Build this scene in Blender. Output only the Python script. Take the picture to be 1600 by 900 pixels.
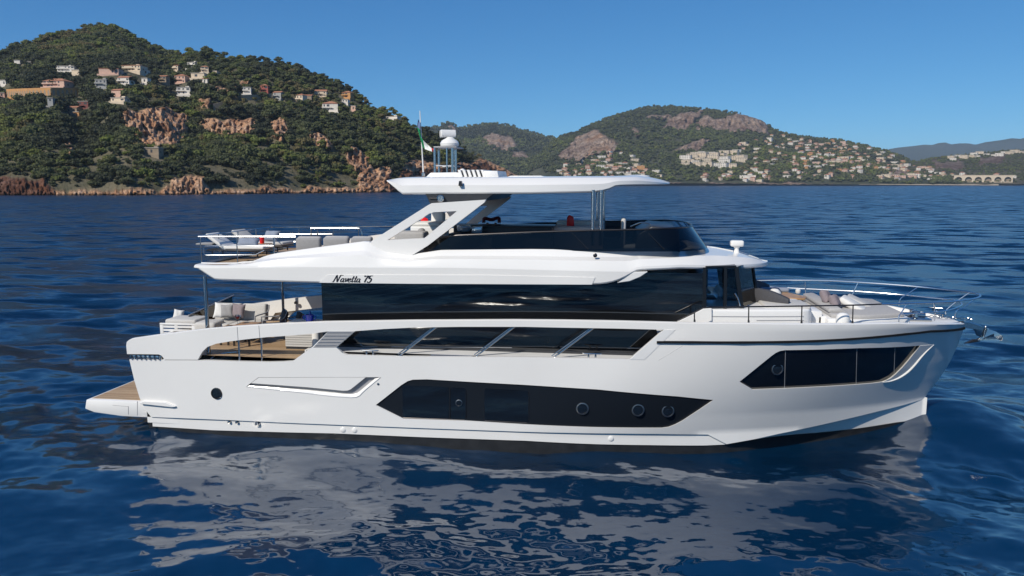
import bpy, bmesh, math, random
import numpy as np
from mathutils import Vector, Matrix
from mathutils.geometry import delaunay_2d_cdt
from mathutils.bvhtree import BVHTree

for o in list(bpy.data.objects):
    bpy.data.objects.remove(o)
SC = bpy.context.scene
COL = SC.collection
rnd = random.Random(75)

# ------------------------------------------------------------ camera
F = 1200.0                                   # focal length in pixels of the 1600 px wide photograph
TH = math.radians(7.76)                      # yaw against the beam of the yacht
PH = math.atan(164 / F)                      # downward pitch
CAM = np.array([11.7, -20.9, 6.45])
F0 = np.array([-math.sin(TH), math.cos(TH), 0.0])
RT = np.array([math.cos(TH), math.sin(TH), 0.0])
ZZ = np.array([0, 0, 1.0])
FW = F0 * math.cos(PH) - ZZ * math.sin(PH)
UP = F0 * math.sin(PH) + ZZ * math.cos(PH)
cam_data = bpy.data.cameras.new('drone_camera')
cam = bpy.data.objects.new('drone_camera', cam_data)
COL.objects.link(cam)
cam_data.sensor_width = 36.0
cam_data.lens = 36.0 * F / 1600.0
cam_data.clip_start = 0.1
cam_data.clip_end = 60000.0
cam.matrix_world = Matrix(((RT[0], UP[0], -FW[0], CAM[0]), (RT[1], UP[1], -FW[1], CAM[1]),
                           (RT[2], UP[2], -FW[2], CAM[2]), (0, 0, 0, 1)))
SC.camera = cam

# ------------------------------------------------------------ sky, sun, exposure
SUN_EL = math.radians(40)
SUN_AZ = math.radians(32)                    # from -Y (towards the viewer) turning to -X (the stern)
sun_dir = Vector((-math.sin(SUN_AZ) * math.cos(SUN_EL), -math.cos(SUN_AZ) * math.cos(SUN_EL), math.sin(SUN_EL)))
W = bpy.data.worlds.new('World')
SC.world = W
W.use_nodes = True
nt = W.node_tree
nt.nodes.clear()
sky = nt.nodes.new('ShaderNodeTexSky')
sky.sky_type = 'NISHITA'
sky.sun_disc = False
sky.sun_elevation = SUN_EL
sky.sun_rotation = math.atan2(sun_dir.x, sun_dir.y)
sky.altitude = 0
sky.air_density = 0.5
sky.dust_density = 0.2
sky.ozone_density = 10
bg = nt.nodes.new('ShaderNodeBackground')
bg.inputs['Strength'].default_value = 0.135
wo = nt.nodes.new('ShaderNodeOutputWorld')
sep = nt.nodes.new('ShaderNodeSeparateColor'); com = nt.nodes.new('ShaderNodeCombineColor')     # colour grade of the sky: flatter towards the horizon
nt.links.new(sky.outputs[0], sep.inputs[0])
for ch_, c0_, p_, c1_ in ((0, .726, 1.05, .43), (1, 1.74, .80, 1.80), (2, 4.33, .58, 4.2)):
    dv_ = nt.nodes.new('ShaderNodeMath'); dv_.operation = 'DIVIDE'; dv_.inputs[1].default_value = c0_
    pw_ = nt.nodes.new('ShaderNodeMath'); pw_.operation = 'POWER'; pw_.inputs[1].default_value = p_
    ml_ = nt.nodes.new('ShaderNodeMath'); ml_.operation = 'MULTIPLY'; ml_.inputs[1].default_value = c1_
    nt.links.new(sep.outputs[ch_], dv_.inputs[0]); nt.links.new(dv_.outputs[0], pw_.inputs[0]); nt.links.new(pw_.outputs[0], ml_.inputs[0]); nt.links.new(ml_.outputs[0], com.inputs[ch_])
nt.links.new(com.outputs[0], bg.inputs[0])
nt.links.new(bg.outputs[0], wo.inputs[0])
sd = bpy.data.lights.new('sun', 'SUN')
sd.energy = 4.3
sd.angle = math.radians(0.53)
sd.color = (1.0, 0.94, 0.84)
so = bpy.data.objects.new('sun', sd)
so.rotation_euler = sun_dir.to_track_quat('Z', 'Y').to_euler()
so.location = (0, 0, 60)
COL.objects.link(so)
SC.view_settings.view_transform = 'Standard'
SC.view_settings.look = 'None'
SC.view_settings.exposure = 0.0
SC.view_settings.gamma = 1.0
SC.view_settings.use_curve_mapping = False
SC.cycles.use_denoising = True
SC.cycles.max_bounces = 8
SC.cycles.transparent_max_bounces = 12
SC.cycles.volume_bounces = 0
SC.cycles.sample_clamp_indirect = 6.0
SC.cycles.caustics_reflective = False
SC.cycles.caustics_refractive = False

# ------------------------------------------------------------ measuring: a point of the photograph on a real plane
def ray(px, py):
    return FW * F + RT * (px - 800) - UP * (py - 450)
def U(px, py, Y):
    d = ray(px, py); t = (Y - CAM[1]) / d[1]; p = CAM + d * t
    return (float(p[0]), float(p[2]))
def U3(px, py, Y):
    x, z = U(px, py, Y)
    return Vector((x, Y, z))
def UZ(px, py, z):
    d = ray(px, py); t = (z - CAM[2]) / d[2]; p = CAM + d * t
    return Vector((float(p[0]), float(p[1]), z))
def UD(px, py, depth):
    """point at a given horizontal distance ahead"""
    d = ray(px, py); p = CAM + d * (depth / float(d @ F0))
    return Vector((float(p[0]), float(p[1]), float(p[2])))

# ------------------------------------------------------------ materials
MATS = {}
def mat(name, base, rough=0.5, metal=0.0, spec=0.5, coat=0.0, trans=0.0, ior=1.45, alpha=1.0, noise=0.0, nscale=20.0, bump=0.0, bscale=40.0):
    if name in MATS:
        return MATS[name]
    m = bpy.data.materials.new(name)
    m.use_nodes = True
    t = m.node_tree
    b = t.nodes['Principled BSDF']
    b.inputs['Base Color'].default_value = (*base, 1)
    b.inputs['Roughness'].default_value = rough
    b.inputs['Metallic'].default_value = metal
    b.inputs['Specular IOR Level'].default_value = spec
    b.inputs['Coat Weight'].default_value = coat
    b.inputs['Coat Roughness'].default_value = 0.03
    b.inputs['Transmission Weight'].default_value = trans
    b.inputs['IOR'].default_value = ior
    b.inputs['Alpha'].default_value = alpha
    if noise or bump:
        tc = t.nodes.new('ShaderNodeTexCoord')
        n = t.nodes.new('ShaderNodeTexNoise')
        n.inputs['Scale'].default_value = nscale
        n.inputs['Detail'].default_value = 6
        t.links.new(tc.outputs['Object'], n.inputs['Vector'])
        if noise:
            mr = t.nodes.new('ShaderNodeMapRange')
            mr.inputs[1].default_value = 0.3; mr.inputs[2].default_value = 0.7
            mr.inputs[3].default_value = 1 - noise; mr.inputs[4].default_value = 1 + noise
            t.links.new(n.outputs[0], mr.inputs[0])
            hs = t.nodes.new('ShaderNodeVectorMath'); hs.operation = 'SCALE'
            hs.inputs[0].default_value = base
            t.links.new(mr.outputs[0], hs.inputs['Scale'])
            t.links.new(hs.outputs[0], b.inputs['Base Color'])
        if bump:
            n2 = t.nodes.new('ShaderNodeTexNoise')
            n2.inputs['Scale'].default_value = bscale
            n2.inputs['Detail'].default_value = 4
            t.links.new(tc.outputs['Object'], n2.inputs['Vector'])
            bp = t.nodes.new('ShaderNodeBump')
            bp.inputs['Strength'].default_value = bump
            bp.inputs['Distance'].default_value = 0.02
            t.links.new(n2.outputs[0], bp.inputs['Height'])
            t.links.new(bp.outputs[0], b.inputs['Normal'])
    MATS[name] = m
    return m

M_WHITE = mat('white_gelcoat', (0.775, 0.755, 0.72), 0.16, spec=0.5, noise=0.025, nscale=0.6, bump=0.05, bscale=0.9)
M_WHITE2 = mat('white_matt_gelcoat', (0.72, 0.71, 0.69), 0.45, noise=0.03, nscale=3)
M_GREYP = mat('grey_paint', (0.30, 0.30, 0.31), 0.35)
M_DARKP = mat('dark_grey_paint', (0.035, 0.036, 0.04), 0.35, noise=0.1)
M_BLACK = mat('black_antifouling', (0.018, 0.019, 0.021), 0.4, noise=0.3, nscale=4)
M_TRIM = mat('black_rubber', (0.007, 0.007, 0.008), 0.7, spec=.2)
M_GLASSD = mat('tinted_black_glass', (0.006, 0.007, 0.009), 0.015, spec=0.5, ior=1.75)
M_FRAMEG = mat('black_window_surround', (0.010, 0.013, 0.018), 0.30, spec=0.25)
M_STEEL = mat('polished_steel', (0.50, 0.50, 0.50), 0.15, metal=1.0)
M_RAIL = mat('brushed_steel_rail', (0.78, 0.78, 0.78), 0.26, metal=1.0)
M_STEELD = mat('dark_bronze_rail', (0.07, 0.065, 0.065), 0.25, metal=0.8)
M_CANVAS = mat('light_canvas', (0.53, 0.51, 0.48), 0.85, noise=0.05, nscale=30, bump=0.3, bscale=120)
M_WHITECUSH = mat('white_cushion_fabric', (0.72, 0.70, 0.66), 0.85, noise=0.04, nscale=20, bump=0.3, bscale=120)
M_GREYCUSH = mat('grey_cushion_fabric', (0.30, 0.29, 0.285), 0.9, noise=0.06, nscale=25, bump=0.3, bscale=120)
M_MIDCUSH = mat('mid_grey_fabric', (0.40, 0.385, 0.37), 0.9, noise=0.06, nscale=25, bump=0.3, bscale=120)
M_DARKCUSH = mat('charcoal_fabric', (0.07, 0.07, 0.078), 0.9, noise=0.1, nscale=25, bump=0.3, bscale=120)
M_MAUVE = mat('mauve_fabric', (0.25, 0.205, 0.215), 0.9, noise=0.08, nscale=30, bump=0.3, bscale=120)
M_BLUEGREY = mat('blue_grey_fabric', (0.24, 0.27, 0.33), 0.9, noise=0.08, nscale=30, bump=0.3, bscale=120)
M_BLUE = mat('cobalt_blue_acrylic', (0.008, 0.035, 0.45), 0.12, spec=0.6)
M_RED = mat('red_plastic', (0.75, 0.012, 0.018), 0.35)
M_MAROON = mat('maroon_fabric', (0.11, 0.006, 0.015), 0.6)
M_GREEN = mat('flag_green', (0.01, 0.24, 0.09), 0.8)
M_FLAGW = mat('flag_white', (0.72, 0.72, 0.70), 0.8)
M_FLAGR = mat('flag_red', (0.50, 0.02, 0.025), 0.8)
M_BRASS = mat('grey_blue_light_lens', (0.45, 0.5, 0.55), 0.1, metal=0.6)
M_CLEAR = mat('clear_glass', (0.95, 0.97, 0.97), 0.0, trans=1.0, ior=1.15)

def teak_mat():
    m = bpy.data.materials.new('teak_planks'); m.use_nodes = True
    t = m.node_tree; b = t.nodes['Principled BSDF']
    tc = t.nodes.new('ShaderNodeTexCoord')
    sp = t.nodes.new('ShaderNodeSeparateXYZ')
    t.links.new(tc.outputs['Object'], sp.inputs[0])
    mu = t.nodes.new('ShaderNodeMath'); mu.operation = 'MULTIPLY'; mu.inputs[1].default_value = 1 / 0.06
    t.links.new(sp.outputs['Y'], mu.inputs[0])
    fr = t.nodes.new('ShaderNodeMath'); fr.operation = 'FRACT'; t.links.new(mu.outputs[0], fr.inputs[0])
    gt = t.nodes.new('ShaderNodeMath'); gt.operation = 'LESS_THAN'; gt.inputs[1].default_value = 0.10
    t.links.new(fr.outputs[0], gt.inputs[0])
    fl = t.nodes.new('ShaderNodeMath'); fl.operation = 'FLOOR'; t.links.new(mu.outputs[0], fl.inputs[0])
    wn = t.nodes.new('ShaderNodeTexWhiteNoise'); wn.noise_dimensions = '1D'
    t.links.new(fl.outputs[0], wn.inputs['W'])
    mp = t.nodes.new('ShaderNodeMapping'); mp.inputs['Scale'].default_value = (1.2, 25, 1)
    t.links.new(tc.outputs['Object'], mp.inputs[0])
    n = t.nodes.new('ShaderNodeTexNoise'); n.inputs['Scale'].default_value = 2.0; n.inputs['Detail'].default_value = 8
    t.links.new(mp.outputs[0], n.inputs['Vector'])
    ad = t.nodes.new('ShaderNodeMath'); ad.operation = 'ADD'
    t.links.new(n.outputs[0], ad.inputs[0]); t.links.new(wn.outputs[0], ad.inputs[1])
    cr = t.nodes.new('ShaderNodeValToRGB')
    cr.color_ramp.elements[0].position = 0.4; cr.color_ramp.elements[0].color = (0.36, 0.23, 0.12, 1)
    cr.color_ramp.elements[1].position = 1.4; cr.color_ramp.elements[1].color = (0.52, 0.37, 0.22, 1)
    dv = t.nodes.new('ShaderNodeMath'); dv.operation = 'MULTIPLY'; dv.inputs[1].default_value = 0.62
    t.links.new(ad.outputs[0], dv.inputs[0]); t.links.new(dv.outputs[0], cr.inputs[0])
    mx = t.nodes.new('ShaderNodeMix'); mx.data_type = 'RGBA'
    mx.inputs[7].default_value = (0.05, 0.04, 0.03, 1)
    t.links.new(gt.outputs[0], mx.inputs[0]); t.links.new(cr.outputs[0], mx.inputs[6])
    t.links.new(mx.outputs[2], b.inputs['Base Color'])
    b.inputs['Roughness'].default_value = 0.55
    return m
M_TEAK = teak_mat()
M_WOOD = mat('table_teak', (0.40, 0.23, 0.105), 0.4, noise=0.15, nscale=6)

def see_through(name, tint, amount, rough=0.0):
    """tinted pane: part mirror, part clear"""
    m = bpy.data.materials.new(name); m.use_nodes = True
    t = m.node_tree; t.nodes.clear()
    out = t.nodes.new('ShaderNodeOutputMaterial')
    tr = t.nodes.new('ShaderNodeBsdfTransparent'); tr.inputs[0].default_value = (*tint, 1)
    gl = t.nodes.new('ShaderNodeBsdfGlossy'); gl.inputs['Roughness'].default_value = rough
    gl.inputs[0].default_value = (1, 1, 1, 1)
    fr = t.nodes.new('ShaderNodeFresnel'); fr.inputs[0].default_value = 1.5
    mx = t.nodes.new('ShaderNodeMixShader')
    t.links.new(fr.outputs[0], mx.inputs[0]); t.links.new(tr.outputs[0], mx.inputs[1]); t.links.new(gl.outputs[0], mx.inputs[2])
    t.links.new(mx.outputs[0], out.inputs[0])
    return m
M_PANE = see_through('blue_tinted_pane', (0.74, 0.83, 0.89), 0.5)
M_SMOKE = see_through('smoked_windscreen', (0.045, 0.05, 0.055), 0.5)
M_PANED = see_through('dark_tinted_pane', (0.10, 0.125, 0.15), 0.5)

# ------------------------------------------------------------ objects
def tag(o, label=None, cat=None, group=None, kind=None):
    if label: o['label'] = label
    if cat: o['category'] = cat
    if group: o['group'] = group
    if kind: o['kind'] = kind
    return o
def empty(name, loc=(0, 0, 0), rz=0.0, label=None, cat=None, group=None):
    o = bpy.data.objects.new(name, None); COL.objects.link(o)
    o.location = loc; o.rotation_euler = (0, 0, rz); o.empty_display_size = 0.2
    return tag(o, label, cat, group)
def link(name, me, parent=None):
    o = bpy.data.objects.new(name, me); COL.objects.link(o)
    if parent: o.parent = parent
    return o
def copy_tree(o, parent=None):
    c = o.copy(); COL.objects.link(c)
    if parent: c.parent = parent
    for ch in [x for x in bpy.data.objects if x.parent == o]:
        copy_tree(ch, c)
    return c

class MB:
    """collects primitives, builds ONE mesh object"""
    def __init__(s):
        s.v = []; s.f = []; s.m = []
    def add(s, vs, fs, mi=0):
        o = len(s.v); s.v += [tuple(v) for v in vs]
        s.f += [tuple(i + o for i in f) for f in fs]; s.m += [mi] * len(fs)
        return s
    def bm(s, bm, mi=0, mtx=None):
        bm.verts.ensure_lookup_table()
        for i, v in enumerate(bm.verts): v.index = i
        s.add([(mtx @ v.co if mtx else v.co) for v in bm.verts], [[v.index for v in f.verts] for f in bm.faces], mi)
        bm.free(); return s
    def box(s, x0, x1, y0, y1, z0, z1, bev=0.0, seg=2, mi=0, mtx=None):
        bm = bmesh.new(); bmesh.ops.create_cube(bm, size=1)
        for v in bm.verts:
            v.co = Vector(((x0 + x1) / 2 + v.co.x * (x1 - x0), (y0 + y1) / 2 + v.co.y * (y1 - y0), (z0 + z1) / 2 + v.co.z * (z1 - z0)))
        if bev:
            bmesh.ops.bevel(bm, geom=list(bm.edges), offset=min(bev, 0.49 * min(abs(x1 - x0), abs(y1 - y0), abs(z1 - z0))), segments=seg, affect='EDGES', profile=0.5)
        return s.bm(bm, mi, mtx)
    def prism(s, poly, y0, y1, bev=0.0, seg=1, mi=0, axis='Y', mtx=None):
        """polygon in XZ (axis Y) or XY (axis Z) pushed along the axis"""
        bm = bmesh.new()
        mk = (lambda p, h: (p[0], h, p[1])) if axis == 'Y' else ((lambda p, h: (p[0], p[1], h)) if axis == 'Z' else (lambda p, h: (h, p[0], p[1])))
        a = [bm.verts.new(mk(p, y0)) for p in poly]; b = [bm.verts.new(mk(p, y1)) for p in poly]
        n = len(poly)
        bm.faces.new(a); bm.faces.new(b[::-1])
        for i in range(n):
            bm.faces.new((a[i], b[i], b[(i + 1) % n], a[(i + 1) % n]))
        bmesh.ops.recalc_face_normals(bm, faces=list(bm.faces))
        if bev:
            es = [e for e in bm.edges if e.calc_face_angle(0) > 0.3]
            bmesh.ops.bevel(bm, geom=es, offset=bev, segments=seg, affect='EDGES', profile=0.5, clamp_overlap=True)
        return s.bm(bm, mi, mtx)
    def tube(s, pts, r, n=8, mi=0, caps=True, closed=False):
        pts = [Vector(p) for p in pts]
        m = len(pts); rings = []
        rr = r if isinstance(r, (list, tuple)) else [r] * m
        prev = None
        for i, p in enumerate(pts):
            if closed: d = pts[(i + 1) % m] - pts[i - 1]
            else: d = pts[min(i + 1, m - 1)] - pts[max(i - 1, 0)]
            d = d.normalized() if d.length > 1e-9 else Vector((0, 0, 1))
            if prev is None:
                up = Vector((0, 0, 1)) if abs(d.z) < 0.9 else Vector((1, 0, 0))
                u = d.cross(up).normalized()
            else:
                u = (prev - d * prev.dot(d)).normalized()
            prev = u; w = d.cross(u)
            rings.append([p + (u * math.cos(2 * math.pi * k / n) + w * math.sin(2 * math.pi * k / n)) * rr[i] for k in range(n)])
        vs = [q for R in rings for q in R]; fs = []
        for i in range(m if closed else m - 1):
            j = (i + 1) % m
            for k in range(n):
                fs.append((i * n + k, i * n + (k + 1) % n, j * n + (k + 1) % n, j * n + k))
        if caps and not closed:
            fs.append(tuple(range(n))[::-1]); fs.append(tuple((m - 1) * n + k for k in range(n)))
        return s.add(vs, fs, mi)
    def lathe(s, prof, c=(0, 0, 0), n=24, mi=0, axis='Z'):
        vs = []; fs = []
        for r, h in prof:
            for k in range(n):
                a = 2 * math.pi * k / n
                p = (r * math.cos(a), r * math.sin(a), h)
                if axis == 'Y': p = (p[0], h, p[1])
                if axis == 'X': p = (h, p[0], p[1])
                vs.append((c[0] + p[0], c[1] + p[1], c[2] + p[2]))
        for i in range(len(prof) - 1):
            for k in range(n):
                fs.append((i * n + k, i * n + (k + 1) % n, (i + 1) * n + (k + 1) % n, (i + 1) * n + k))
        fs.append(tuple(range(n))[::-1]); fs.append(tuple((len(prof) - 1) * n + k for k in range(n)))
        return s.add(vs, fs, mi)
    def each(s, name, mats, parent=None, smooth=35):
        """one object per connected piece"""
        root = list(range(len(s.v)))
        def find(a):
            while root[a] != a: root[a] = root[root[a]]; a = root[a]
            return a
        for f in s.f:
            for i in f[1:]: root[find(i)] = find(f[0])
        gr = {}
        for f in s.f: gr.setdefault(find(f[0]), []).append(f)
        out = []
        for fs in gr.values():
            ids = sorted({i for f in fs for i in f}); mp = {a: b for b, a in enumerate(ids)}
            m = MB(); m.add([s.v[i] for i in ids], [tuple(mp[i] for i in f) for f in fs]); out.append(m.build(name, mats, parent, smooth))
        return out
    def build(s, name, mats, parent=None, smooth=35, loc=None):
        me = bpy.data.meshes.new(name)
        vs = s.v
        if loc is not None:
            vs = [(v[0] - loc[0], v[1] - loc[1], v[2] - loc[2]) for v in vs]
        me.from_pydata(vs, [], s.f)
        for m in (mats if isinstance(mats, (list, tuple)) else [mats]): me.materials.append(m)
        if any(s.m): me.polygons.foreach_set('material_index', s.m)
        bm = bmesh.new(); bm.from_mesh(me)
        bmesh.ops.recalc_face_normals(bm, faces=list(bm.faces))
        bm.to_mesh(me); bm.free()
        if smooth:
            me.shade_smooth(); me.set_sharp_from_angle(angle=math.radians(smooth))
        me.update()
        o = link(name, me, parent)
        if loc is not None: o.location = loc
        return o

def spline(pts, n=8):
    """Catmull-Rom through the points"""
    P = [Vector(p) for p in pts]; out = []
    for i in range(len(P) - 1):
        a = P[max(i - 1, 0)]; b = P[i]; c = P[i + 1]; d = P[min(i + 2, len(P) - 1)]
        for k in range(n):
            t = k / n
            out.append(0.5 * ((2 * b) + (c - a) * t + (2 * a - 5 * b + 4 * c - d) * t * t + (3 * b - a - 3 * c + d) * t ** 3))
    out.append(P[-1]); return out

def inpoly(P, q):
    """vectorised point in polygon; P (n,2) points, q polygon"""
    q = np.asarray(q); x, y = P[:, 0], P[:, 1]; ins = np.zeros(len(P), bool)
    j = len(q) - 1
    for i in range(len(q)):
        xi, yi = q[i]; xj, yj = q[j]
        if yi != yj:
            c = ((yi > y) != (yj > y)) & (x < (xj - xi) * (y - yi) / (yj - yi) + xi)
            ins ^= c
        j = i
    return ins

def densify(loop, step):
    out = []
    n = len(loop)
    for i in range(n):
        a = np.array(loop[i], float); b = np.array(loop[(i + 1) % n], float)
        k = max(1, int(np.linalg.norm(b - a) / step))
        for j in range(k): out.append(tuple(a + (b - a) * j / k))
    return out

def rounded(loop, r, seg=4, only=None):
    """round the corners of a polygon; r a number or a list"""
    out = []; n = len(loop)
    for i in range(n):
        ri = r[i] if isinstance(r, (list, tuple)) else r
        p = Vector(loop[i]); a = Vector(loop[i - 1]); b = Vector(loop[(i + 1) % n])
        if ri <= 0: out.append(tuple(p)); continue
        da = (a - p); db = (b - p)
        k = min(ri, da.length * 0.45, db.length * 0.45)
        A = p + da.normalized() * k; B = p + db.normalized() * k
        for j in range(seg + 1):
            t = j / seg
            out.append(tuple((1 - t) ** 2 * A + 2 * t * (1 - t) * p + t * t * B))
    return out

def plate(name, outer, holes, yf, mats, parent=None, xs=None, zs=None, depth=0.06, walls=True, step=0.12, mirror=False, back=False, sharp=None, both=False):
    """a shell lying on the surface y = yf(x, z) (near side), its outline and openings given in XZ; wall strips of the given depth go
    inboard round every outline; mirror=True adds the same on the far side in the same mesh, both likewise"""
    outer = densify(outer, step); holes = [densify(h, step) for h in holes]
    verts = []; edges = []
    for lp in [outer] + holes:
        o = len(verts); verts += [Vector(p) for p in lp]
        edges += [(o + i, o + (i + 1) % len(lp)) for i in range(len(lp))]
    oa = np.array(outer); x0, z0 = oa.min(0); x1, z1 = oa.max(0)
    gx = np.arange(x0 + step, x1, step) if xs is None else np.array(xs)
    gz = np.arange(z0 + step, z1, step) if zs is None else np.array(zs)
    G = np.array([(a, b) for a in gx for b in gz])
    if len(G):
        k = inpoly(G, outer)
        for h in holes: k &= ~inpoly(G, h)
        al = np.array([tuple(v) for v in verts])
        G = G[k]
        if len(G):
            dmin = np.sqrt(((G[:, None, :] - al[None, :, :]) ** 2).sum(2)).min(1)
            verts += [Vector(p) for p in G[dmin > step * 0.3]]
    vo, eo, fo, ov, oe, of = delaunay_2d_cdt(verts, edges, [], 0, 1e-6)
    C = np.array([[sum(vo[i][0] for i in f) / 3, sum(vo[i][1] for i in f) / 3] for f in fo])
    k = inpoly(C, outer)
    for h in holes: k &= ~inpoly(C, h)
    tris = [fo[i] for i in np.nonzero(k)[0]]
    V = []; FS = []; N = []
    e = 0.004
    def nrm(x, z):
        dx = (yf(x + e, z) - yf(x - e, z)) / (2 * e); dz = (yf(x, z + e) - yf(x, z - e)) / (2 * e)
        return Vector((dx, -1, dz)).normalized()
    base = [(p[0], yf(p[0], p[1]), p[1]) for p in vo]
    bn = [nrm(p[0], p[1]) for p in vo]
    for sgn in ([1, -1] if mirror else [1]):
        off = len(V)
        V += [(b[0], sgn * b[1], b[2]) for b in base]
        for f in tris:
            a, b2, c = (vo[i] for i in f)
            ar = (b2[0] - a[0]) * (c[1] - a[1]) - (b2[1] - a[1]) * (c[0] - a[0])
            g = list(f) if ar > 0 else list(f)[::-1]
            if sgn < 0: g = g[::-1]
            FS.append([off + i for i in g]); N += [Vector((bn[i][0], sgn * bn[i][1], bn[i][2])) for i in g]
        if walls:
            for li, lp in enumerate([outer] + holes):
                o1 = len(V); n = len(lp)
                ys = [yf(p[0], p[1]) for p in lp]
                V += [(p[0], sgn * y, p[1]) for p, y in zip(lp, ys)]
                V += [(p[0], sgn * (y + depth if y + depth < 0 else min(0.0, y + depth)), p[1]) for p, y in zip(lp, ys)]
                area = sum(lp[i][0] * lp[(i + 1) % n][1] - lp[(i + 1) % n][0] * lp[i][1] for i in range(n))
                for i in range(n):
                    j = (i + 1) % n
                    q = [o1 + i, o1 + n + i, o1 + n + j, o1 + j]
                    flip = (area < 0) ^ (li > 0) ^ (sgn < 0)
                    if flip: q = q[::-1]
                    a, b2, c = Vector(V[q[0]]), Vector(V[q[1]]), Vector(V[q[2]])
                    FS.append(q); nn = (b2 - a).cross(c - a)
                    if nn.length < 1e-12: nn = Vector((0, 0, 1))
                    N += [nn.normalized()] * 4
    me = bpy.data.meshes.new(name)
    me.from_pydata(V, [], FS)
    for m in (mats if isinstance(mats, (list, tuple)) else [mats]): me.materials.append(m)
    me.shade_smooth()
    me.normals_split_custom_set([tuple(n) for n in N])
    me.update()
    return link(name, me, parent)
# ============================================================ THE YACHT
YACHT = empty('motor_yacht', (0, 0, 0), label='large white three-deck motor yacht with long black hull windows floating on the blue sea', cat='yacht')

_st = sorted([(U(px, py, 0.0)[1], U(px, py, 0.0)[0]) for px, py in ((1505.5, 512.6), (1497, 538), (1486, 563), (1473, 584), (1460, 602), (1444, 623))])
_stz = np.array([a for a, b in _st]); _stx = np.array([b for a, b in _st])
def stem(z):
    if z > _stz[-1]: return float(_stx[-1] + (z - _stz[-1]) * 0.22)
    return float(np.interp(z, _stz, _stx))
def sst(a, b, x):
    t = min(1, max(0, (x - a) / (b - a))); return t * t * (3 - 2 * t)
def hb(x, z):
    """half breadth of the topsides"""
    w = min(1.1, max(0.0, (z - 0.3) / 2.5))
    xs = stem(z); x0 = 9.0 + 3.2 * w
    p = 1.9 + 0.7 * w; q = 1.0 - 0.25 * w
    B = 2.72 + 0.03 * z
    u = min(1.0, max(0.0, (x - x0) / (xs - x0)))
    b = B * max(0.0, 1 - u ** p) ** q
    return b - 0.10 * sst(4, -1, x)
def hy(x, z): return -hb(x, z)
def hb_low(x, z):
    xs = float(_stx[0]) + 0.02
    u = min(1.0, max(0.0, (x - 10.0) / (xs - 10.0)))
    t = sst(13.5, 17.0, x)
    return (2.66 + 0.10 * (z - 0.3)) * max(0.0, 1 - u ** 1.75) ** .98 * (1 - .32 * t * (1 - min(1.1, max(0, z) / .8)))
def hy_low(x, z): return -max(0.012, min(hb_low(x, z), hb(x, max(z, 0.3)) * .86))
def UH(px, py, yf=hy):
    """point of the photograph on the curved hull side -> (x, z)"""
    last = None
    for i in range(400):
        Y = -3.1 + 3.1 * i / 399
        x, z = U(px, py, Y)
        if Y >= yf(x, z):
            if last is None: return (x, z)
            a, b = last, Y
            for _ in range(20):
                m = (a + b) / 2; x, z = U(px, py, m)
                if m >= yf(x, z): b = m
                else: a = m
            return U(px, py, b)
        last = Y
    return U(px, py, 0.0)
def L(pts, yf=hy): return [UH(px, py, yf) for px, py in pts]

# ---- outlines read off the hull side
band_top = [(197.2, 540), (198, 534.5), (201, 532), (206, 529.6), (240, 524.8), (273, 520.6), (319, 514.8), (370, 510.6), (404, 508.4), (445, 506.2), (503, 503.6), (523, 503.2), (647, 501.4), (800, 500.7), (880, 501.3), (960, 502.6), (1056, 505), (1085, 505.5), (1170, 506.3), (1253, 507), (1333, 507), (1405, 505.5)]
up = L(band_top)
z_end = up[-1][1]
bow_top = [(x, z) for x, z in ((18.6, z_end - 0.03), (19.3, z_end - 0.09), (19.9, z_end - 0.16), (20.25, z_end - 0.21)) if x > up[-1][0] + 0.15]
z_tip = 2.86
bow_top += [(stem(z_tip) - 0.012, z_tip)]
stem_dn = [(stem(z) - 0.012, z) for z in np.linspace(z_tip, _stz[0], 9)][1:]
chine = L([(1442, 624), (1410, 633.4), (1372.5, 642.6), (1330, 653), (1291, 662), (1250, 671), (1216, 678), (1180, 686), (1135, 694)])
chine = [(x, z) for x, z in chine if x < stem_dn[-1][0] - 0.1]
spray = L([(1106, 679), (1027, 678), (960, 677.3), (880, 676.2), (800, 674), (660, 669), (520, 663.5), (358, 656.4), (236, 651.6)])
stern = L([(227, 640), (218.4, 622.6), (210, 595), (202.4, 563), (202.2, 561.5)])
stern_up = L([(250, 561.8), (255, 562), (256, 560), (252, 555.5), (248, 553.8), (198.5, 553.2)])
# bow: the topsides go down to the chine, then along the spray line aft
low_mid = L([(1128, 690)])
outer = up + bow_top + stem_dn + chine + spray + stern + stern_up

holeA = L([(257, 562), (309, 562.2), (316, 549.7), (324, 542), (338, 537), (358, 533.6), (385, 530), (419, 526.6), (445, 525), (486, 521.7), (513, 517.5), (488.5, 541.7), (457.6, 564), (440, 565.2), (419, 565.7), (368, 564.6), (329, 563.2), (300, 563.0), (257, 562.9)])
holeB = L([(525.5, 543), (555, 517.4), (600, 514), (647, 511.8), (720, 510.7), (820, 510.7), (880, 512), (960, 513.3), (1037, 515.2), (984, 561), (960, 560.6), (820, 558), (720, 557.5), (623, 556.7), (541.7, 554.3), (535, 551.7)])
louv = L([(513, 517.8), (554, 517.8), (525, 543), (489.5, 543)])
winM_out = [(587, 633), (627, 601.7), (637, 595.5), (645, 593.2), (667, 592.7), (740, 597), (820, 601.4), (933, 608.5), (1060, 619.5), (1115, 625), (1090, 642), (1066.7, 657.3), (1055, 663.5), (1045, 667.3), (1034.7, 668.8), (933, 668), (820, 663.3), (726.7, 657.5), (630, 654.3)]
winM = L(winM_out)
winF_out = [(1155.4, 596.5), (1205, 556.5), (1212, 551.5), (1219, 548.3), (1227, 547.1), (1340, 544), (1437.5, 540), (1419.6, 563), (1410, 574), (1400, 584), (1392, 590.6), (1386, 594.2), (1379, 596.7), (1365, 598.8), (1340, 600.8), (1290, 604), (1226, 607), (1176, 608.7)]
winF = L(winF_out)
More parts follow.
